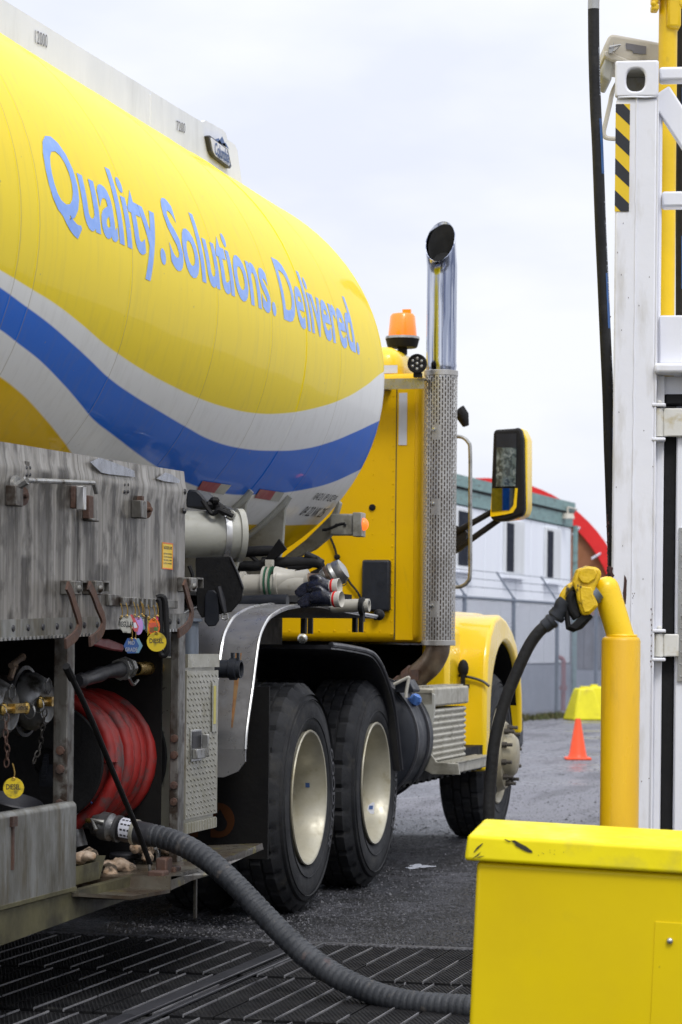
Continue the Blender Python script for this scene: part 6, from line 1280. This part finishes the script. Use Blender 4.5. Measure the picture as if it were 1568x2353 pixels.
# rags, pan and cap on the ledge
def rag(c, s, label, n_=9, seed=3):
    rnd = random.Random(seed); mb = MB()
    for k in range(n_): mb.ball(Vector(c) + Vector((rnd.uniform(-s[0], s[0]), rnd.uniform(-s[1], s[1]), rnd.uniform(0, s[2]))), (rnd.uniform(.018, .03), rnd.uniform(.02, .045), rnd.uniform(.012, .026)), 10)
    o = obj('rag', mb, M_rag, label=label, cat='rag', group='rags on the ledge'); m_ = o.modifiers.new('remesh', 'REMESH'); m_.mode = 'VOXEL'; m_.voxel_size = .006; m_.use_smooth_shade = True
    tx_ = bpy.data.textures.new('crumple', 'CLOUDS'); tx_.noise_scale = .03; dm = o.modifiers.new('crumple', 'DISPLACE'); dm.texture = tx_; dm.strength = .022; dm.texture_coords = 'GLOBAL'
    return o
rag(pX(347, 1966, -2.97) - UP * .005, (.03, .15, .05), 'crumpled cream rag under the delivery hose at the back of the ledge', 14)
rag(pX(262, 1998, -2.96) - UP * .01, (.03, .07, .03), 'small crumpled rag between the metal pan and the round cap', 8, 5)
rag(pX(195, 1974, -3.0), (.03, .05, .02), 'white crumpled rag lying in the metal pan', 6, 9)
a_ = pX(178, 1980, -2.93); b_ = pX(232, 1978, -2.93); mb = MB(); pe = empty('catch_pan', (a_.x, a_.y, .43), 'small dirty metal pan at the left end of the ledge', 'pan')
z0 = pX(175, 2035, -2.92).z; mb.box(-3.20, -2.93, a_.y - .05, b_.y - .03, z0, z0 + .006); mb.box(-2.936, -2.93, a_.y - .05, b_.y - .03, z0 + .006, z0 + .06); mb.box(-3.20, -3.194, a_.y - .05, b_.y - .03, z0 + .006, z0 + .06)
mb.prism([(-2.93, b_.y - .03, z0), (-2.93, b_.y + .03, z0 + .075), (-3.2, b_.y + .03, z0 + .075), (-3.2, b_.y - .03, z0)], (0, .006, 0)); obj('pan_body', mb, M_sill, pe, smooth=False)
c = pX(283, 1960, -3.05); mb = MB(); mb.lathe([(0, 0), (.050, 0), (.056, -.006), (.054, -.018), (.034, -.022), (.034, -.075), (.045, -.08), (.045, -.10), (0, -.10)], c, (0, 0, 1), 28); mb.tube([c + Vector((.04, -.01, -.03)), c + Vector((.042, -.01, -.08))], .006, 6); obj('loose_cap', mb, M_fend2, label='round dark steel cap standing on the ledge beside the rags', cat='cap')
c = pX(28, 1865, -2.95); mb = MB(); mb.lathe([(.055, -.06), (.085, .03), (.09, .035), (.087, .04), (.05, -.05), (.0, -.055)], c, (.25, -.1, 1), 32); obj('metal_funnel_cup', mb, M_fend2, label='dark metal cup standing in the left spill tray below the yellow tag', cat='cup')
c = pX(215, 1880, -3.0)

# ================================================================ RIGHT SIDE: BOLLARD, NOZZLE, CONTAINER, BIN
DB = 7.6
def b_(px, py, D=DB): return pD(px, py, D)
c0 = b_(1424.5, 1500); rb = 44.5 / F * DB; zt = b_(1424.5, 1463).z
bo = empty('bollard', (c0.x, c0.y, 0), 'thick yellow steel bollard with a slanted nozzle holder pipe in front of the white container', 'bollard')
mb = MB(); mb.lathe([(rb, 0), (rb, zt - .012), (rb - .003, zt - .005), (rb - .010, zt), (0, zt + .001)], (c0.x, c0.y, 0), UP, 48); obj('post', mb, M_boll, bo)
ra = 31 / F * DB; A0, A1 = b_(1426, 1470), b_(1391, 1356)
mb = MB(); d_ = (A1 - A0).normalized(); L_ = (A1 - A0).length
mb.lathe([(ra, -.02), (ra, L_ - .0), (ra * .97, L_ + ra * .3), (ra * .85, L_ + ra * .6), (ra * .6, L_ + ra * .85), (ra * .3, L_ + ra * .97), (0, L_ + ra)], A0, d_, 36); obj('holder_pipe', mb, M_pipey, bo)
mb = MB(); n_ = 28; mb.tube([Vector((A0.x, A0.y, zt + .003)) + Vector((math.cos(2 * math.pi * k / n_) * ra * 1.08, math.sin(2 * math.pi * k / n_) * ra * 1.02, 0)) for k in range(n_ + 1)], .004, 6); obj('pipe_weld', mb, M_pipey, bo)
# nozzle
DN = 7.56
nz_ = empty('fuel_nozzle', b_(1340, 1440, DN), 'scuffed yellow fuel nozzle with its black hose hung in the bollard holder', 'fuel nozzle')
pts = [(1324, 1308), (1345, 1300), (1366, 1303), (1376, 1307), (1381, 1318), (1377, 1332), (1369, 1345), (1364, 1360), (1368, 1377), (1374, 1392), (1354, 1412), (1336, 1415), (1327, 1388), (1320, 1358), (1313, 1340)]
mb = MB(); P_ = [b_(*q_, DN - .03) for q_ in pts]; mb.prism(P_, FW * .06); nb = obj('nozzle_body', mb, M_nozy, nz_, bevel=.008, seg=3)
mb = MB(); mb.prism([b_(*q_, DN - .038) for q_ in ((1334, 1306), (1347, 1303), (1364, 1306), (1371, 1318), (1366, 1330), (1350, 1342), (1334, 1340), (1326, 1326))], FW * .009); obj('nozzle_cover', mb, M_nozy, nb, bevel=.004)
mb = MB(); mb.prism([b_(*q_, DN - .036) for q_ in ((1330, 1346), (1358, 1350), (1362, 1374), (1368, 1391), (1352, 1407), (1340, 1408), (1333, 1386))], FW * .006); obj('nozzle_lower_cover', mb, M_nozy, nb, bevel=.004)
mb = MB(); mb.tube(catmull([b_(1322, 1345, DN), b_(1306, 1353, DN), b_(1294, 1367, DN), b_(1290, 1378, DN), b_(1298, 1386, DN)], 5), [.016 - .0003 * k for k in range(21)], 10); obj('handle_shell', mb, M_nozy, nz_)
mb = MB(); mb.tube([b_(1372, 1358, DN), b_(1364, 1364, DN)], .026, 18); mb.tube([b_(1366, 1364, DN), b_(1360, 1368, DN)], .030, 18); obj('spout_collar', mb, M_galv, nz_)
mb = MB(); mb.tube([b_(*q_, DN) for q_ in ((1297, 1384), (1300, 1410), (1304, 1444), (1314, 1447), (1332, 1440), (1356, 1414))], .0085, 8); mb.prism([b_(*q_, DN - .02) for q_ in ((1304, 1440), (1322, 1447), (1350, 1420), (1352, 1408), (1338, 1412), (1330, 1418), (1316, 1432))], FW * .04); obj('lever_guard', mb, M_black, nz_, bevel=.003)
mb = MB(); mb.tube(catmull([b_(1316, 1360, DN), b_(1308, 1375, DN), b_(1312, 1400, DN), b_(1325, 1420, DN)], 4), .016, 8); mb.prism([b_(*q_, DN - .012) for q_ in ((1303, 1366), (1316, 1358), (1324, 1385), (1332, 1416), (1320, 1408), (1306, 1398))], FW * .024); obj('lever', mb, M_black, nz_, bevel=.003)
mb = MB(); mb.tube(catmull([b_(1296, 1380, DN), b_(1288, 1390, DN), b_(1284, 1404, DN)], 4), .021, 14); mb.tube([b_(1283, 1402, DN), b_(1272, 1424, DN)], .023, 14); mb.tube([b_(1280, 1411, DN), b_(1274, 1419, DN)], .0265, 14); mb.tube([b_(1270, 1424, DN), b_(1248, 1441, DN)], .0215, 14); mb.tube([b_(1268, 1425, DN), b_(1262, 1430, DN)], .0245, 14); obj('swivel', mb, M_plast, nz_)
hs_ = [b_(*q_, DN) for q_ in ((1256, 1436), (1238, 1450), (1217, 1478), (1198, 1515), (1182, 1552), (1166, 1590), (1151, 1635), (1139, 1680), (1131, 1725), (1126, 1780), (1122, 1840), (1121, 1900), (1122, 1980), (1127, 2080), (1140, 2200))] + [b_(1180, 2330, DN + .08), Vector((b_(1230, 1480, 7.8).x, b_(1230, 1480, 7.8).y, .03))]
mb = MB(); mb.tube(catmull(hs_, 8), .0178, 18); obj('hose', mb, M_hose, nz_)

# container, squared up 7 degrees off the view
PH = R_(7); K0 = pD(1398, 1480, 8.5); K0.z = 0
KT = Matrix.Translation(K0) @ Matrix.Rotation(TH - PH, 4, 'Z'); KI = KT.inverted()
def kf(px, py, dy=0):            # picture point -> local (x, z) on the plane dy behind the face
    d = ray(px, py); o = KI @ CAM; dl = KI.to_3x3() @ d; t = (dy - o.y) / dl.y; p = o + dl * t; return p.x, p.z
def kx(px, py=1000, dy=0): return kf(px, py, dy)[0]
def kz(px, py, dy=0): return kf(px, py, dy)[1]
ct = empty('fuel_container', K0, 'white painted steel fuel container with open top frame and hazard striped sticker', 'container')
def kb_(name, x0, x1, y0, y1, z0, z1, m_=None, par=None, bevel=.006, seg=2, **k): mb = MB(KT); mb.box(x0, x1, y0, y1, z0, z1); return obj(name, mb, m_ or M_white, par or ct, bevel=bevel, seg=seg, **k)
def plate_hole(x0, x1, z0, z1, hx, hz, hw, hh, y0, y1, rad):
    """front plate with a rounded slot"""
    mb = MB(KT); n = 48; outp = []; inp = []
    for k in range(n):
        a = 2 * math.pi * k / n; c_, s_ = math.cos(a), math.sin(a)
        e = 5.0; r = (abs(c_) ** e + abs(s_) ** e) ** (-1 / e) if True else 1
        q_ = max(abs(c_), abs(s_)); X = (x0 + x1) / 2 + (x1 - x0) / 2 * c_ / q_; Z = (z0 + z1) / 2 + (z1 - z0) / 2 * s_ / q_; outp.append((X, Z))
        e2 = 2.6; r2 = (abs(c_) ** e2 + abs(s_) ** e2) ** (-1 / e2); inp.append((hx + hw * c_ * r2, hz + hh * s_ * r2))
    vs = [(x, y0, z) for x, z in outp] + [(x, y0, z) for x, z in inp] + [(x, y1, z) for x, z in inp] + [(x, y1, z) for x, z in outp]
    fs = []
    for k in range(n): j = (k + 1) % n; fs += [(k, j, n + j, n + k), (n + k, n + j, 2 * n + j, 2 * n + k), (k, 3 * n + k, 3 * n + j, j), (3 * n + k, 2 * n + k, 2 * n + j, 3 * n + j)]
    mb.add(vs, fs); return mb
x0, x1 = 0.0, kx(1510, 300); zc0, zc1 = kz(1450, 222), kz(1450, 139)
hx0, hz0 = kf(1436.5, 210); hx1, hz1 = kf(1480.5, 157)
cc = obj('corner_casting', plate_hole(x0, x1, zc0, zc1, (hx0 + hx1) / 2, (hz0 + hz1) / 2, (hx1 - hx0) / 2, (hz1 - hz0) / 2, -.006, .022, .02), M_white, ct, angle=40, bevel=.007, seg=3)
mb = MB(KT); mb.box(x0 + .006, x0 + .02, .022, .165, zc0 + .004, zc1 - .006); mb.box(x1 - .02, x1 - .004, .022, .165, zc0 + .004, zc1 - .006); mb.box(x0 + .02, x1 - .02, .022, .165, zc1 - .022, zc1 - .006); mb.box(x0 + .02, x1 - .02, .15, .165, zc0 + .004, zc1 - .022); mb.box(x0 + .02, x1 - .02, .022, .15, zc0 + .004, zc0 + .018); obj('casting_box', mb, M_hinge, cc, bevel=.003)
zb0 = .54
px1 = kx(1506, 600)
kb_('corner_post', .004, px1, .004, .11, zb0, zc0 - .004, bevel=.008)
mb = MB(KT); mb.tube([(x0 + .01, -.001, zc0 - .002), (x0 + .06, -.004, zc0 - .001), (x1 - .04, -.003, zc0 - .003), (x1 - .005, -.001, zc0)], .0035, 6); 
wx = kx(1457, 600); z = zb0; pts = [(wx + random.uniform(-.0012, .0012), .0035, zb0 + (zc0 - zb0) * k / 60) for k in range(61)]
mb.tube(pts, [.0028 + random.uniform(-.0008, .0012) for _ in range(61)], 6); mb.tube([(px1 + .001, .006, zb0 + (zc0 - zb0) * k / 40) for k in range(41)], [.004 + random.uniform(-.001, .0015) for _ in range(41)], 6); obj('weld_beads', mb, M_white, ct)
kb_('post_return', px1 + .003, kx(1517, 600), .05, .11, zb0, zc0 - .002)
XR_ = 2.45
kb_('top_rail', x1 + .001, XR_, .02, .09, kz(1540, 181), kz(1540, 149), bevel=.01, seg=3)
kb_('middle_rail', px1 + .016, XR_, .03, .10, kz(1540, 471), kz(1540, 435), bevel=.008)
a0 = kf(1513, 205); a1 = kf(1575, 300)
mb = MB(KT); w_ = .038; dx_, dz_ = a1[0] - a0[0], a1[1] - a0[1]; L_ = math.hypot(dx_, dz_); ux, uz = dx_ / L_, dz_ / L_; ex = 8
mb.prism([(a0[0] + uz * -w_ * -1 - .0, .03, a0[1] + -ux * -w_), (a0[0] - uz * w_ * 1, .03, a0[1] + ux * w_ * -1), (a0[0] + ux * L_ * ex - uz * w_, .03, a0[1] + uz * L_ * ex - ux * w_ * 1), (a0[0] + ux * L_ * ex + uz * w_, .03, a0[1] + uz * L_ * ex + ux * w_)], (KT.to_3x3() @ Vector((0, 0, 0))) or Vector((0, 0, 0))) if False else None
q = [(a0[0] + uz * w_, a0[1] - ux * w_), (a0[0] - uz * w_, a0[1] + ux * w_), (a0[0] - uz * w_ + ux * .62, a0[1] + ux * w_ + uz * .62), (a0[0] + uz * w_ + ux * .62, a0[1] - ux * w_ + uz * .62)]
mb.add([(x, y, z) for y in (.035, .085) for x, z in q], [(3, 2, 1, 0), (4, 5, 6, 7), (0, 1, 5, 4), (1, 2, 6, 5), (2, 3, 7, 6), (3, 0, 4, 7)]); obj('diagonal_brace', mb, M_white, ct, bevel=.006)
kb_('header_panel', px1 + .012, XR_, .035, .09, kz(1540, 834), kz(1540, 721), bevel=.006)
kb_('header_lip', px1 - .004, XR_, -.018, .08, kz(1540, 858), kz(1540, 835), bevel=.010, seg=3)
kb_('jamb_strip', px1 + .004, kx(1524, 1000), .05, .10, zb0, kz(1540, 859), bevel=.004)
kb_('head_recess', kx(1524, 1000), XR_, .08, .12, kz(1540, 900), kz(1540, 859), bevel=0)
gz1 = kz(1540, 901)
gs = kb_('door_gasket', kx(1524, 1000, .06), kx(1552, 1000, .06), .062, .10, zb0, gz1 - .04, M_black, bevel=.004); kb_('door_gasket', kx(1524, 1000, .06), XR_, .058, .10, gz1 - .0385, gz1, M_black, bevel=.008)
dl = kb_('container_door', kx(1552.5, 1000, .04), 1.22, .045, .10, zb0 + .02, gz1 - .05, bevel=.006); kb_('container_door', 1.23, XR_, .045, .10, zb0 + .02, gz1 - .05, bevel=.006)
dxl = kx(1557, 1300, .04)
kb_('door_frame', dxl - .008, dxl + .05, .036, .0445, zb0 + .03, gz1 - .06, par=dl, bevel=.004)
zz0, zz1 = kz(1562, 1566), kz(1562, 1212); mb = MB(KT); mb.box(dxl + .0, dxl + .35, .026, .0355, zz0, zz1)
z = zz0 + .015; r_ = 0
while z < zz1 - .01:
    for k in range(12): xx = dxl + .012 + k * .026 + (.013 if r_ % 2 else 0); s_ = 1 if r_ % 2 else -1; mb.add([(xx - .009, .026, z - .006 * s_), (xx, .026, z - .003), (xx + .009, .026, z + .006 * s_), (xx, .026, z + .003), (xx, .023, z)], [(0, 1, 4), (1, 2, 4), (2, 3, 4), (3, 0, 4)])
    z += .02; r_ += 1
obj('tread_plate_patch', mb, M_steel, dl, angle=10)
for (ya, yb) in ((937, 1002), (1457, 1509)):
    z1_, z0_ = kz(1520, ya), kz(1520, yb); hgx0, hgx1 = kx(1503, ya, -.01), kx(1518, ya, -.01)
    mb = MB(KT); mb.tube([(hgx0 + .014, .022, z0_), (hgx0 + .014, .022, z1_)], .015, 16); h_ = obj('hinge', mb, M_hinge, ct)
    kb_('hinge_leaf', hgx0 + .028, kx(1558 if ya > 1400 else 1580, ya), .012, .034, z0_, z1_, M_hinge, h_, bevel=.004)
    for zz in (z0_ - .016, z1_ + .004): kb_('hinge_lug', hgx0 - .010, hgx1 + .014, .0, .05, zz, zz + .012, M_white, h_, bevel=.004)
    mb = MB(KT); mb.ball((hgx0 + .014, .022, z1_ + .02), (.010, .010, .008), 10); mb.box(hgx0 - .004, hgx0 - .001, .01, .05, z0_, z1_); obj('hinge_pin', mb, M_hinge, h_)
# body behind
kb_('side_wall', .012, .03, .112, 2.3, zb0 + .05, kz(1540, 721)); kb_('roof_panel', .04, XR_, .112, 2.3, kz(1540, 760), kz(1540, 745)); kb_('side_top_rail', .02, .09, .17, 2.3, zc0 + .02, zc1 - .02); kb_('rear_post', .02, .12, 2.2, 2.3, zb0, zc0 + .01); kb_('back_wall', .04, XR_, 2.25, 2.28, zb0 + .05, kz(1540, 780)); kb_('far_post', XR_ - .11, XR_ + .0, .105, .2, zb0, zc0)
kb_('base_rail', .01, XR_, .03, .14, zb0 - .12, zb0 - .002); kb_('skid', .1, .4, .02, 2.2, 0, zb0 - .122, M_dark); kb_('skid', 1.9, 2.2, .02, 2.2, 0, zb0 - .122, M_dark)
# hazard sticker
def kp(px, py, y=-.0): x, z = kf(px, py, .004); return (x, y, z)
mb = MB(KT); sx0, sz0 = kf(1410, 486, .004); sx1, sz1 = kf(1445.5, 238.5, .004); mb.box(sx0, sx1, .0018, .0032, sz0, sz1); hz = obj('hazard_sticker', mb, M_sticky, ct, smooth=False)
def lz(y): return sz1 + (sz0 - sz1) * (y - 1083) / (2212 - 1083)
blk = []
lft = [(1010, 1165), (1330, 1490), (1650, 1815), (1985, 2145)]; rgt = [(1155, 1310), (1475, 1635), (1805, 1960), (2130, 2290)]
for k, ((la, lb_), (ra_, rb_)) in enumerate(zip(lft, rgt)):
    if k == 0: poly = [(0, 1083), (.55, 1083), (1, 1155), (1, 1310), (0, 1165)]
    elif k == 3: poly = [(0, 1985), (1, 2130), (1, 2212), (.42, 2212), (0, 2145)]
    else: poly = [(0, la), (1, ra_), (1, rb_), (0, lb_)]
    mb = MB(KT); mb.add([(sx0 + (sx1 - sx0) * u_, .0012, lz(v_)) for u_, v_ in poly], [tuple(range(len(poly)))]); obj('black_stripe', mb, M_stickk, hz, smooth=False, recalc=False)
# paint chips showing rust
rnd = random.Random(4)
def chip(px, py, w_, h_, n=11, y=.0030):
    c_ = kf(px, py, .004); mb = MB(KT); mb.add([(c_[0] + w_ * math.cos(2 * math.pi * k / n) * rnd.uniform(.55, 1.1), y, c_[1] + h_ * math.sin(2 * math.pi * k / n) * rnd.uniform(.6, 1.1)) for k in range(n)], [tuple(range(n))]); return mb
ch_ = MB()
for px, py, w_, h_ in [(1434, 1352, .007, .058), (1399, 1313, .012, .02), (1395, 1325, .006, .026), (1401, 1322, .012, .01)] + [(1391 + rnd.uniform(1.5, 4), 1185 + i * 8.5, rnd.uniform(.002, .005), rnd.uniform(.003, .009)) for i in range(16)] + [(rnd.uniform(1448, 1456), rnd.uniform(1350, 1420), .0014, .003) for i in range(6)] + [(rnd.uniform(1395, 1500), rnd.uniform(500, 1850), .0014, .003) for i in range(26)] + [(1495 + rnd.uniform(-2, 2), 1400 + i * 12, .0022, .004) for i in range(12)]:
    m_ = chip(px, py, w_, h_); ch_.add(m_.v, m_.f)
o = obj('paint_chips', ch_, mat('rust_chip', (.055, .022, .018), .8), ct, smooth=False, recalc=False); o['kind'] = 'stuff'

# mast with boom, and the black transfer hoses
DM = 9.6
pm0 = pD(1529.5, 400, DM); rm = 21.5 / F * DM
ms = empty('loading_mast', (pm0.x, pm0.y, 0), 'tall yellow steel mast with a clamp rising behind the container frame', 'mast')
mb = MB(); mb.cyl((pm0.x, pm0.y, 0), (pm0.x, pm0.y, 4.1), rm, 28); obj('pole', mb, M_mast, ms)
def ml(px, py, dd=0): return pD(px, py, DM + dd)
mb = MB(); a_, c_ = ml(1496, 30), ml(1510, -30); T_ = Matrix.Rotation(TH, 4, 'Z')
def mbox(name, px0, py0, px1, py1, d0, d1, m_=M_mast, bevel=.006, par=None):
    mb = MB(T_); x0_, x1_ = [(p - CX + RHO * ((py0 + py1) / 2 - CY)) / F * DM for p in (px0, px1)]; z0_, z1_ = [H + (CY - p + RHO * ((px0 + px1) / 2 - CX)) / F * DM for p in (py1, py0)]
    mb.box(x0_, x1_, DM + d0, DM + d1, z0_, z1_); return obj(name, mb, m_, par or ms, bevel=bevel)
mbox('clamp_ear', 1492, -40, 1507, 14, -.05, .0); mbox('clamp_foot', 1491.5, 15, 1508, 30.5, -.055, -.0); mbox('clamp_ear', 1552, -40, 1572, 20, -.05, .0)
mbox('sleeve', 1527, -60, 1560, 70, -.05, .04, bevel=.012); mbox('collar', 1506, -60, 1552, 1, -.062, .06, bevel=.01)
mb = MB(); q = ml(1500, 8, -.05); mb.ball(q, (.012, .012, .012), 10); obj('clamp_bolt', mb, M_mast, ms)
zt = 3.86; b0 = pD(1362, 400, 9.3); b1 = pD(1600, 400, 9.7)
mb = MB(); mb.tube([(b0.x, b0.y, zt), (pm0.x, pm0.y, zt), (b1.x, b1.y, zt)], .035, 14); obj('boom', mb, M_mast, ms)
def hangs(path, r, label, ferr):
    e = empty('transfer_hose', path[-1], label, 'hose'); P_ = catmull(path, 6); mb = MB(); mb.tube(P_, r, 16); obj('hose_tube', mb, M_hose, e)
    mb = MB(); mb.tube(ferr, r * 1.02, 16); obj('ferrule', mb, M_steel, e); return e, P_
hp2 = [pD(*q_, 9.3) for q_ in ((1361.5, 20), (1362.5, 120), (1366, 240), (1371, 340), (1377.5, 516), (1383, 640), (1389, 780), (1394.5, 903), (1398, 1027), (1400, 1083), (1404, 1200), (1410, 1350))]
hp2 = [v + FW * .0 for v in hp2]
rh_ = 13.2 / F * 9.3
lh, LP = hangs(hp2, rh_, 'slim black transfer hose with a steel end hanging left of the white container post', [Vector((b0.x, b0.y, zt)), pD(1361.5, 10, 9.3), pD(1361.6, 21, 9.3)])
hp3 = [pD(*q_, 9.7) for q_ in ((1566, -40), (1565, 100), (1565, 300), (1564, 500), (1564, 730), (1564, 800))]
rhs, RP = hangs(hp3, rh_ * 1.1, 'black transfer hose with blue bands hanging right of the yellow mast', [Vector((b1.x, b1.y, zt)), pD(1568, -90, 9.7), pD(1566, -38, 9.7)])
def hosemarks(P_, r, par, ya, yb, D, side=.45, words=('Continental', 'Low Temp Fuel Discharge', 'BC Cold Flex')):
    tot = [0]
    for i in range(1, len(P_)): tot.append(tot[-1] + (P_[i] - P_[i - 1]).length)
    def at_(s_):
        s_ = max(0, min(tot[-1] - 1e-4, s_)); i = max(k for k in range(len(tot)) if tot[k] <= s_); i = min(i, len(P_) - 2); f_ = (s_ - tot[i]) / (tot[i + 1] - tot[i]); return P_[i].lerp(P_[i + 1], f_)
    ang = R_(-90 + 38 + side * 10)
    def sp(s_, a, o_=.0008): return at_(s_) + (RT * math.cos(a) + FW * math.sin(a)) * (r + o_)
    s_ = .10; k = 0
    while s_ < tot[-1] - .5:
        mb = MB(); L_ = .20; vs = []
        for j in range(9):
            for a in (ang - .30, ang - .1, ang + .1, ang + .35): vs.append(sp(s_ + .3 + L_ * j / 8, a))
        mb.add(vs, [(4 * j + i, 4 * j + i + 1, 4 * j + 5 + i, 4 * j + 4 + i) for j in range(8) for i in range(3)]); obj('blue_band', mb, M_stblue, par, recalc=False)
        w_ = words[k % 3]; mb = MB(); Lw_ = .016 * len(w_)
        text_on(mb, w_, lambda u_, v_: sp(s_ + .04 + Lw_ * u_, ang + .14 - .5 * (.5 - v_) * -1 * .6, .0012) , bold=.02); obj('hose_print', mb, M_inkw, par, recalc=False, smooth=False)
        s_ += .56; k += 1
hosemarks(LP, rh_, lh, 0, 0, 9.3); hosemarks(RP, rh_ * 1.1, rhs, 0, 0, 9.7, side=-3)
# floodlight
DF = 9.9
fl0 = empty('floodlight', pD(1440, 150, DF), 'beige boxy floodlight tilted down behind the top of the container post', 'floodlight')
mb = MB(); mb.prism([pD(*q_, DF - .12) for q_ in ((1386, 104), (1397, 80), (1404, 77), (1412, 77.5), (1530, 99), (1530, 150), (1420, 141), (1404, 136), (1388, 124))], FW * .26); hb_ = obj('housing', mb, M_beige, fl0, bevel=.018, seg=3)
mb = MB(); mb.prism([pD(*q_, DF - .13) for q_ in ((1386, 118), (1392, 116), (1440, 136), (1525, 152), (1525, 157), (1437, 142), (1404, 137), (1386, 127))], FW * .28); obj('housing_rim', mb, M_beige, hb_, bevel=.006)
mb = MB(); mb.prism([pD(*q_, DF - .10) for q_ in ((1390, 127), (1404, 137), (1410, 140), (1402, 187), (1394, 185), (1381, 177), (1380, 172))], FW * .22); obj('lamp_glass', mb, M_grey, hb_, bevel=.012)
mb = MB(); mb.prism([pD(*q_, DF - .126) for q_ in ((1436, 98), (1483, 106), (1482, 124), (1453, 121), (1451, 116), (1437, 112))], FW * .004); obj('rating_plate', mb, M_greyb, hb_)
mb = MB(); mb.prism([pD(*q_, DF - .15) for q_ in ((1396, 109), (1406, 107), (1408, 97), (1410, 109), (1404, 120), (1398, 122))], FW * .02); mb.tube([pD(1398, 108, DF - .15), pD(1424, 103, DF - .15), pD(1408, 118, DF - .15)], .006, 6); obj('toggle_clip', mb, M_steel, hb_)
mb = MB(); mb.tube(catmull([pD(*q_, DF) for q_ in ((1440, 150), (1408, 205), (1399, 240), (1391, 275), (1385, 302), (1387, 312), (1394, 317), (1420, 319), (1500, 322), (1525, 322))], 5), .009, 8); obj('yoke', mb, M_beige, fl0)

# bin in the foreground
PB = R_(10.5); TL = R_(2.1); O = pD(1066, 1918, 6.5)
BT = Matrix.Translation(O) @ Matrix.Rotation(TH - PB, 4, 'Z') @ Matrix.Rotation(TL, 4, 'Y')
bn_ = empty('plastic_bin', (O.x + .5, O.y + .15, 0), 'big yellow plastic bin with an overhanging lid standing in the foreground', 'bin')
mb = MB(BT); h_ = .066; mb.add([(0, 0, -h_), (1.15, 0, -h_), (1.15, .36, -h_), (0.0, .36, -h_), (.006, .004, 0), (1.15, .004, 0), (1.15, .30, .022), (.008, .30, .022)], [(3, 2, 1, 0), (4, 5, 6, 7), (0, 1, 5, 4), (1, 2, 6, 5), (2, 3, 7, 6), (3, 0, 4, 7)])
o = obj('lid', mb, M_binlid, bn_, bevel=.010, seg=4)
mb = MB(BT); mb.box(.030, 1.12, .020, .34, -.78, -h_ - .0015); obj('bin_body', mb, M_bin, bn_, bevel=.012, seg=4)
mb = MB(BT); mb.box(.487, 1.08, .0172, .0205, -.78, -.19); obj('raised_panel', mb, M_bin, bn_, bevel=.005, seg=3)
BI = BT.inverted()
def bf(px, py, dy): d = BI.to_3x3() @ ray(px, py); o_ = BI @ CAM; t = (dy - o_.y) / d.y; p = o_ + d * t; return p
p = bf(1537, 2163, .012); mb = MB(BT); mb.ball((p.x, .012, p.z), (.0085, .006, .0085), 14); obj('bin_bolt', mb, M_bolt, bn_)
mb = MB(BT)
def scuff(pts, y=-.0007):
    P_ = [bf(px, py, .001) for px, py in pts]; mb.add([(p.x, y + .0, p.z) for p in P_], [tuple(range(len(P_)))])
scuff([(1170, 1932), (1181, 1931), (1193, 1938), (1207, 1945), (1221, 1956), (1220, 1960), (1212, 1959), (1203, 1955.5), (1190, 1948), (1183, 1944), (1180, 1938)])
scuff([(1155, 1927), (1163, 1930), (1172, 1934), (1168, 1936), (1160, 1932)]); scuff([(1086, 1958), (1095, 1946), (1106, 1938), (1108, 1939), (1097, 1950), (1088, 1959)]); scuff([(1082, 1974), (1092, 1966), (1104, 1957), (1097, 1966)]); scuff([(1092, 1972), (1100, 1968), (1112, 1967), (1102, 1970)])
for k in range(9): a_ = 1215 + rnd.uniform(0, 80); b2 = 1955 + rnd.uniform(-6, 12); scuff([(a_, b2), (a_ + 3, b2 + .6), (a_ + 2, b2 + 2)])
obj('scuff_marks', mb, mat('black_scuff', (.035, .032, .018), .7), bn_, smooth=False, recalc=False, kind='stuff')
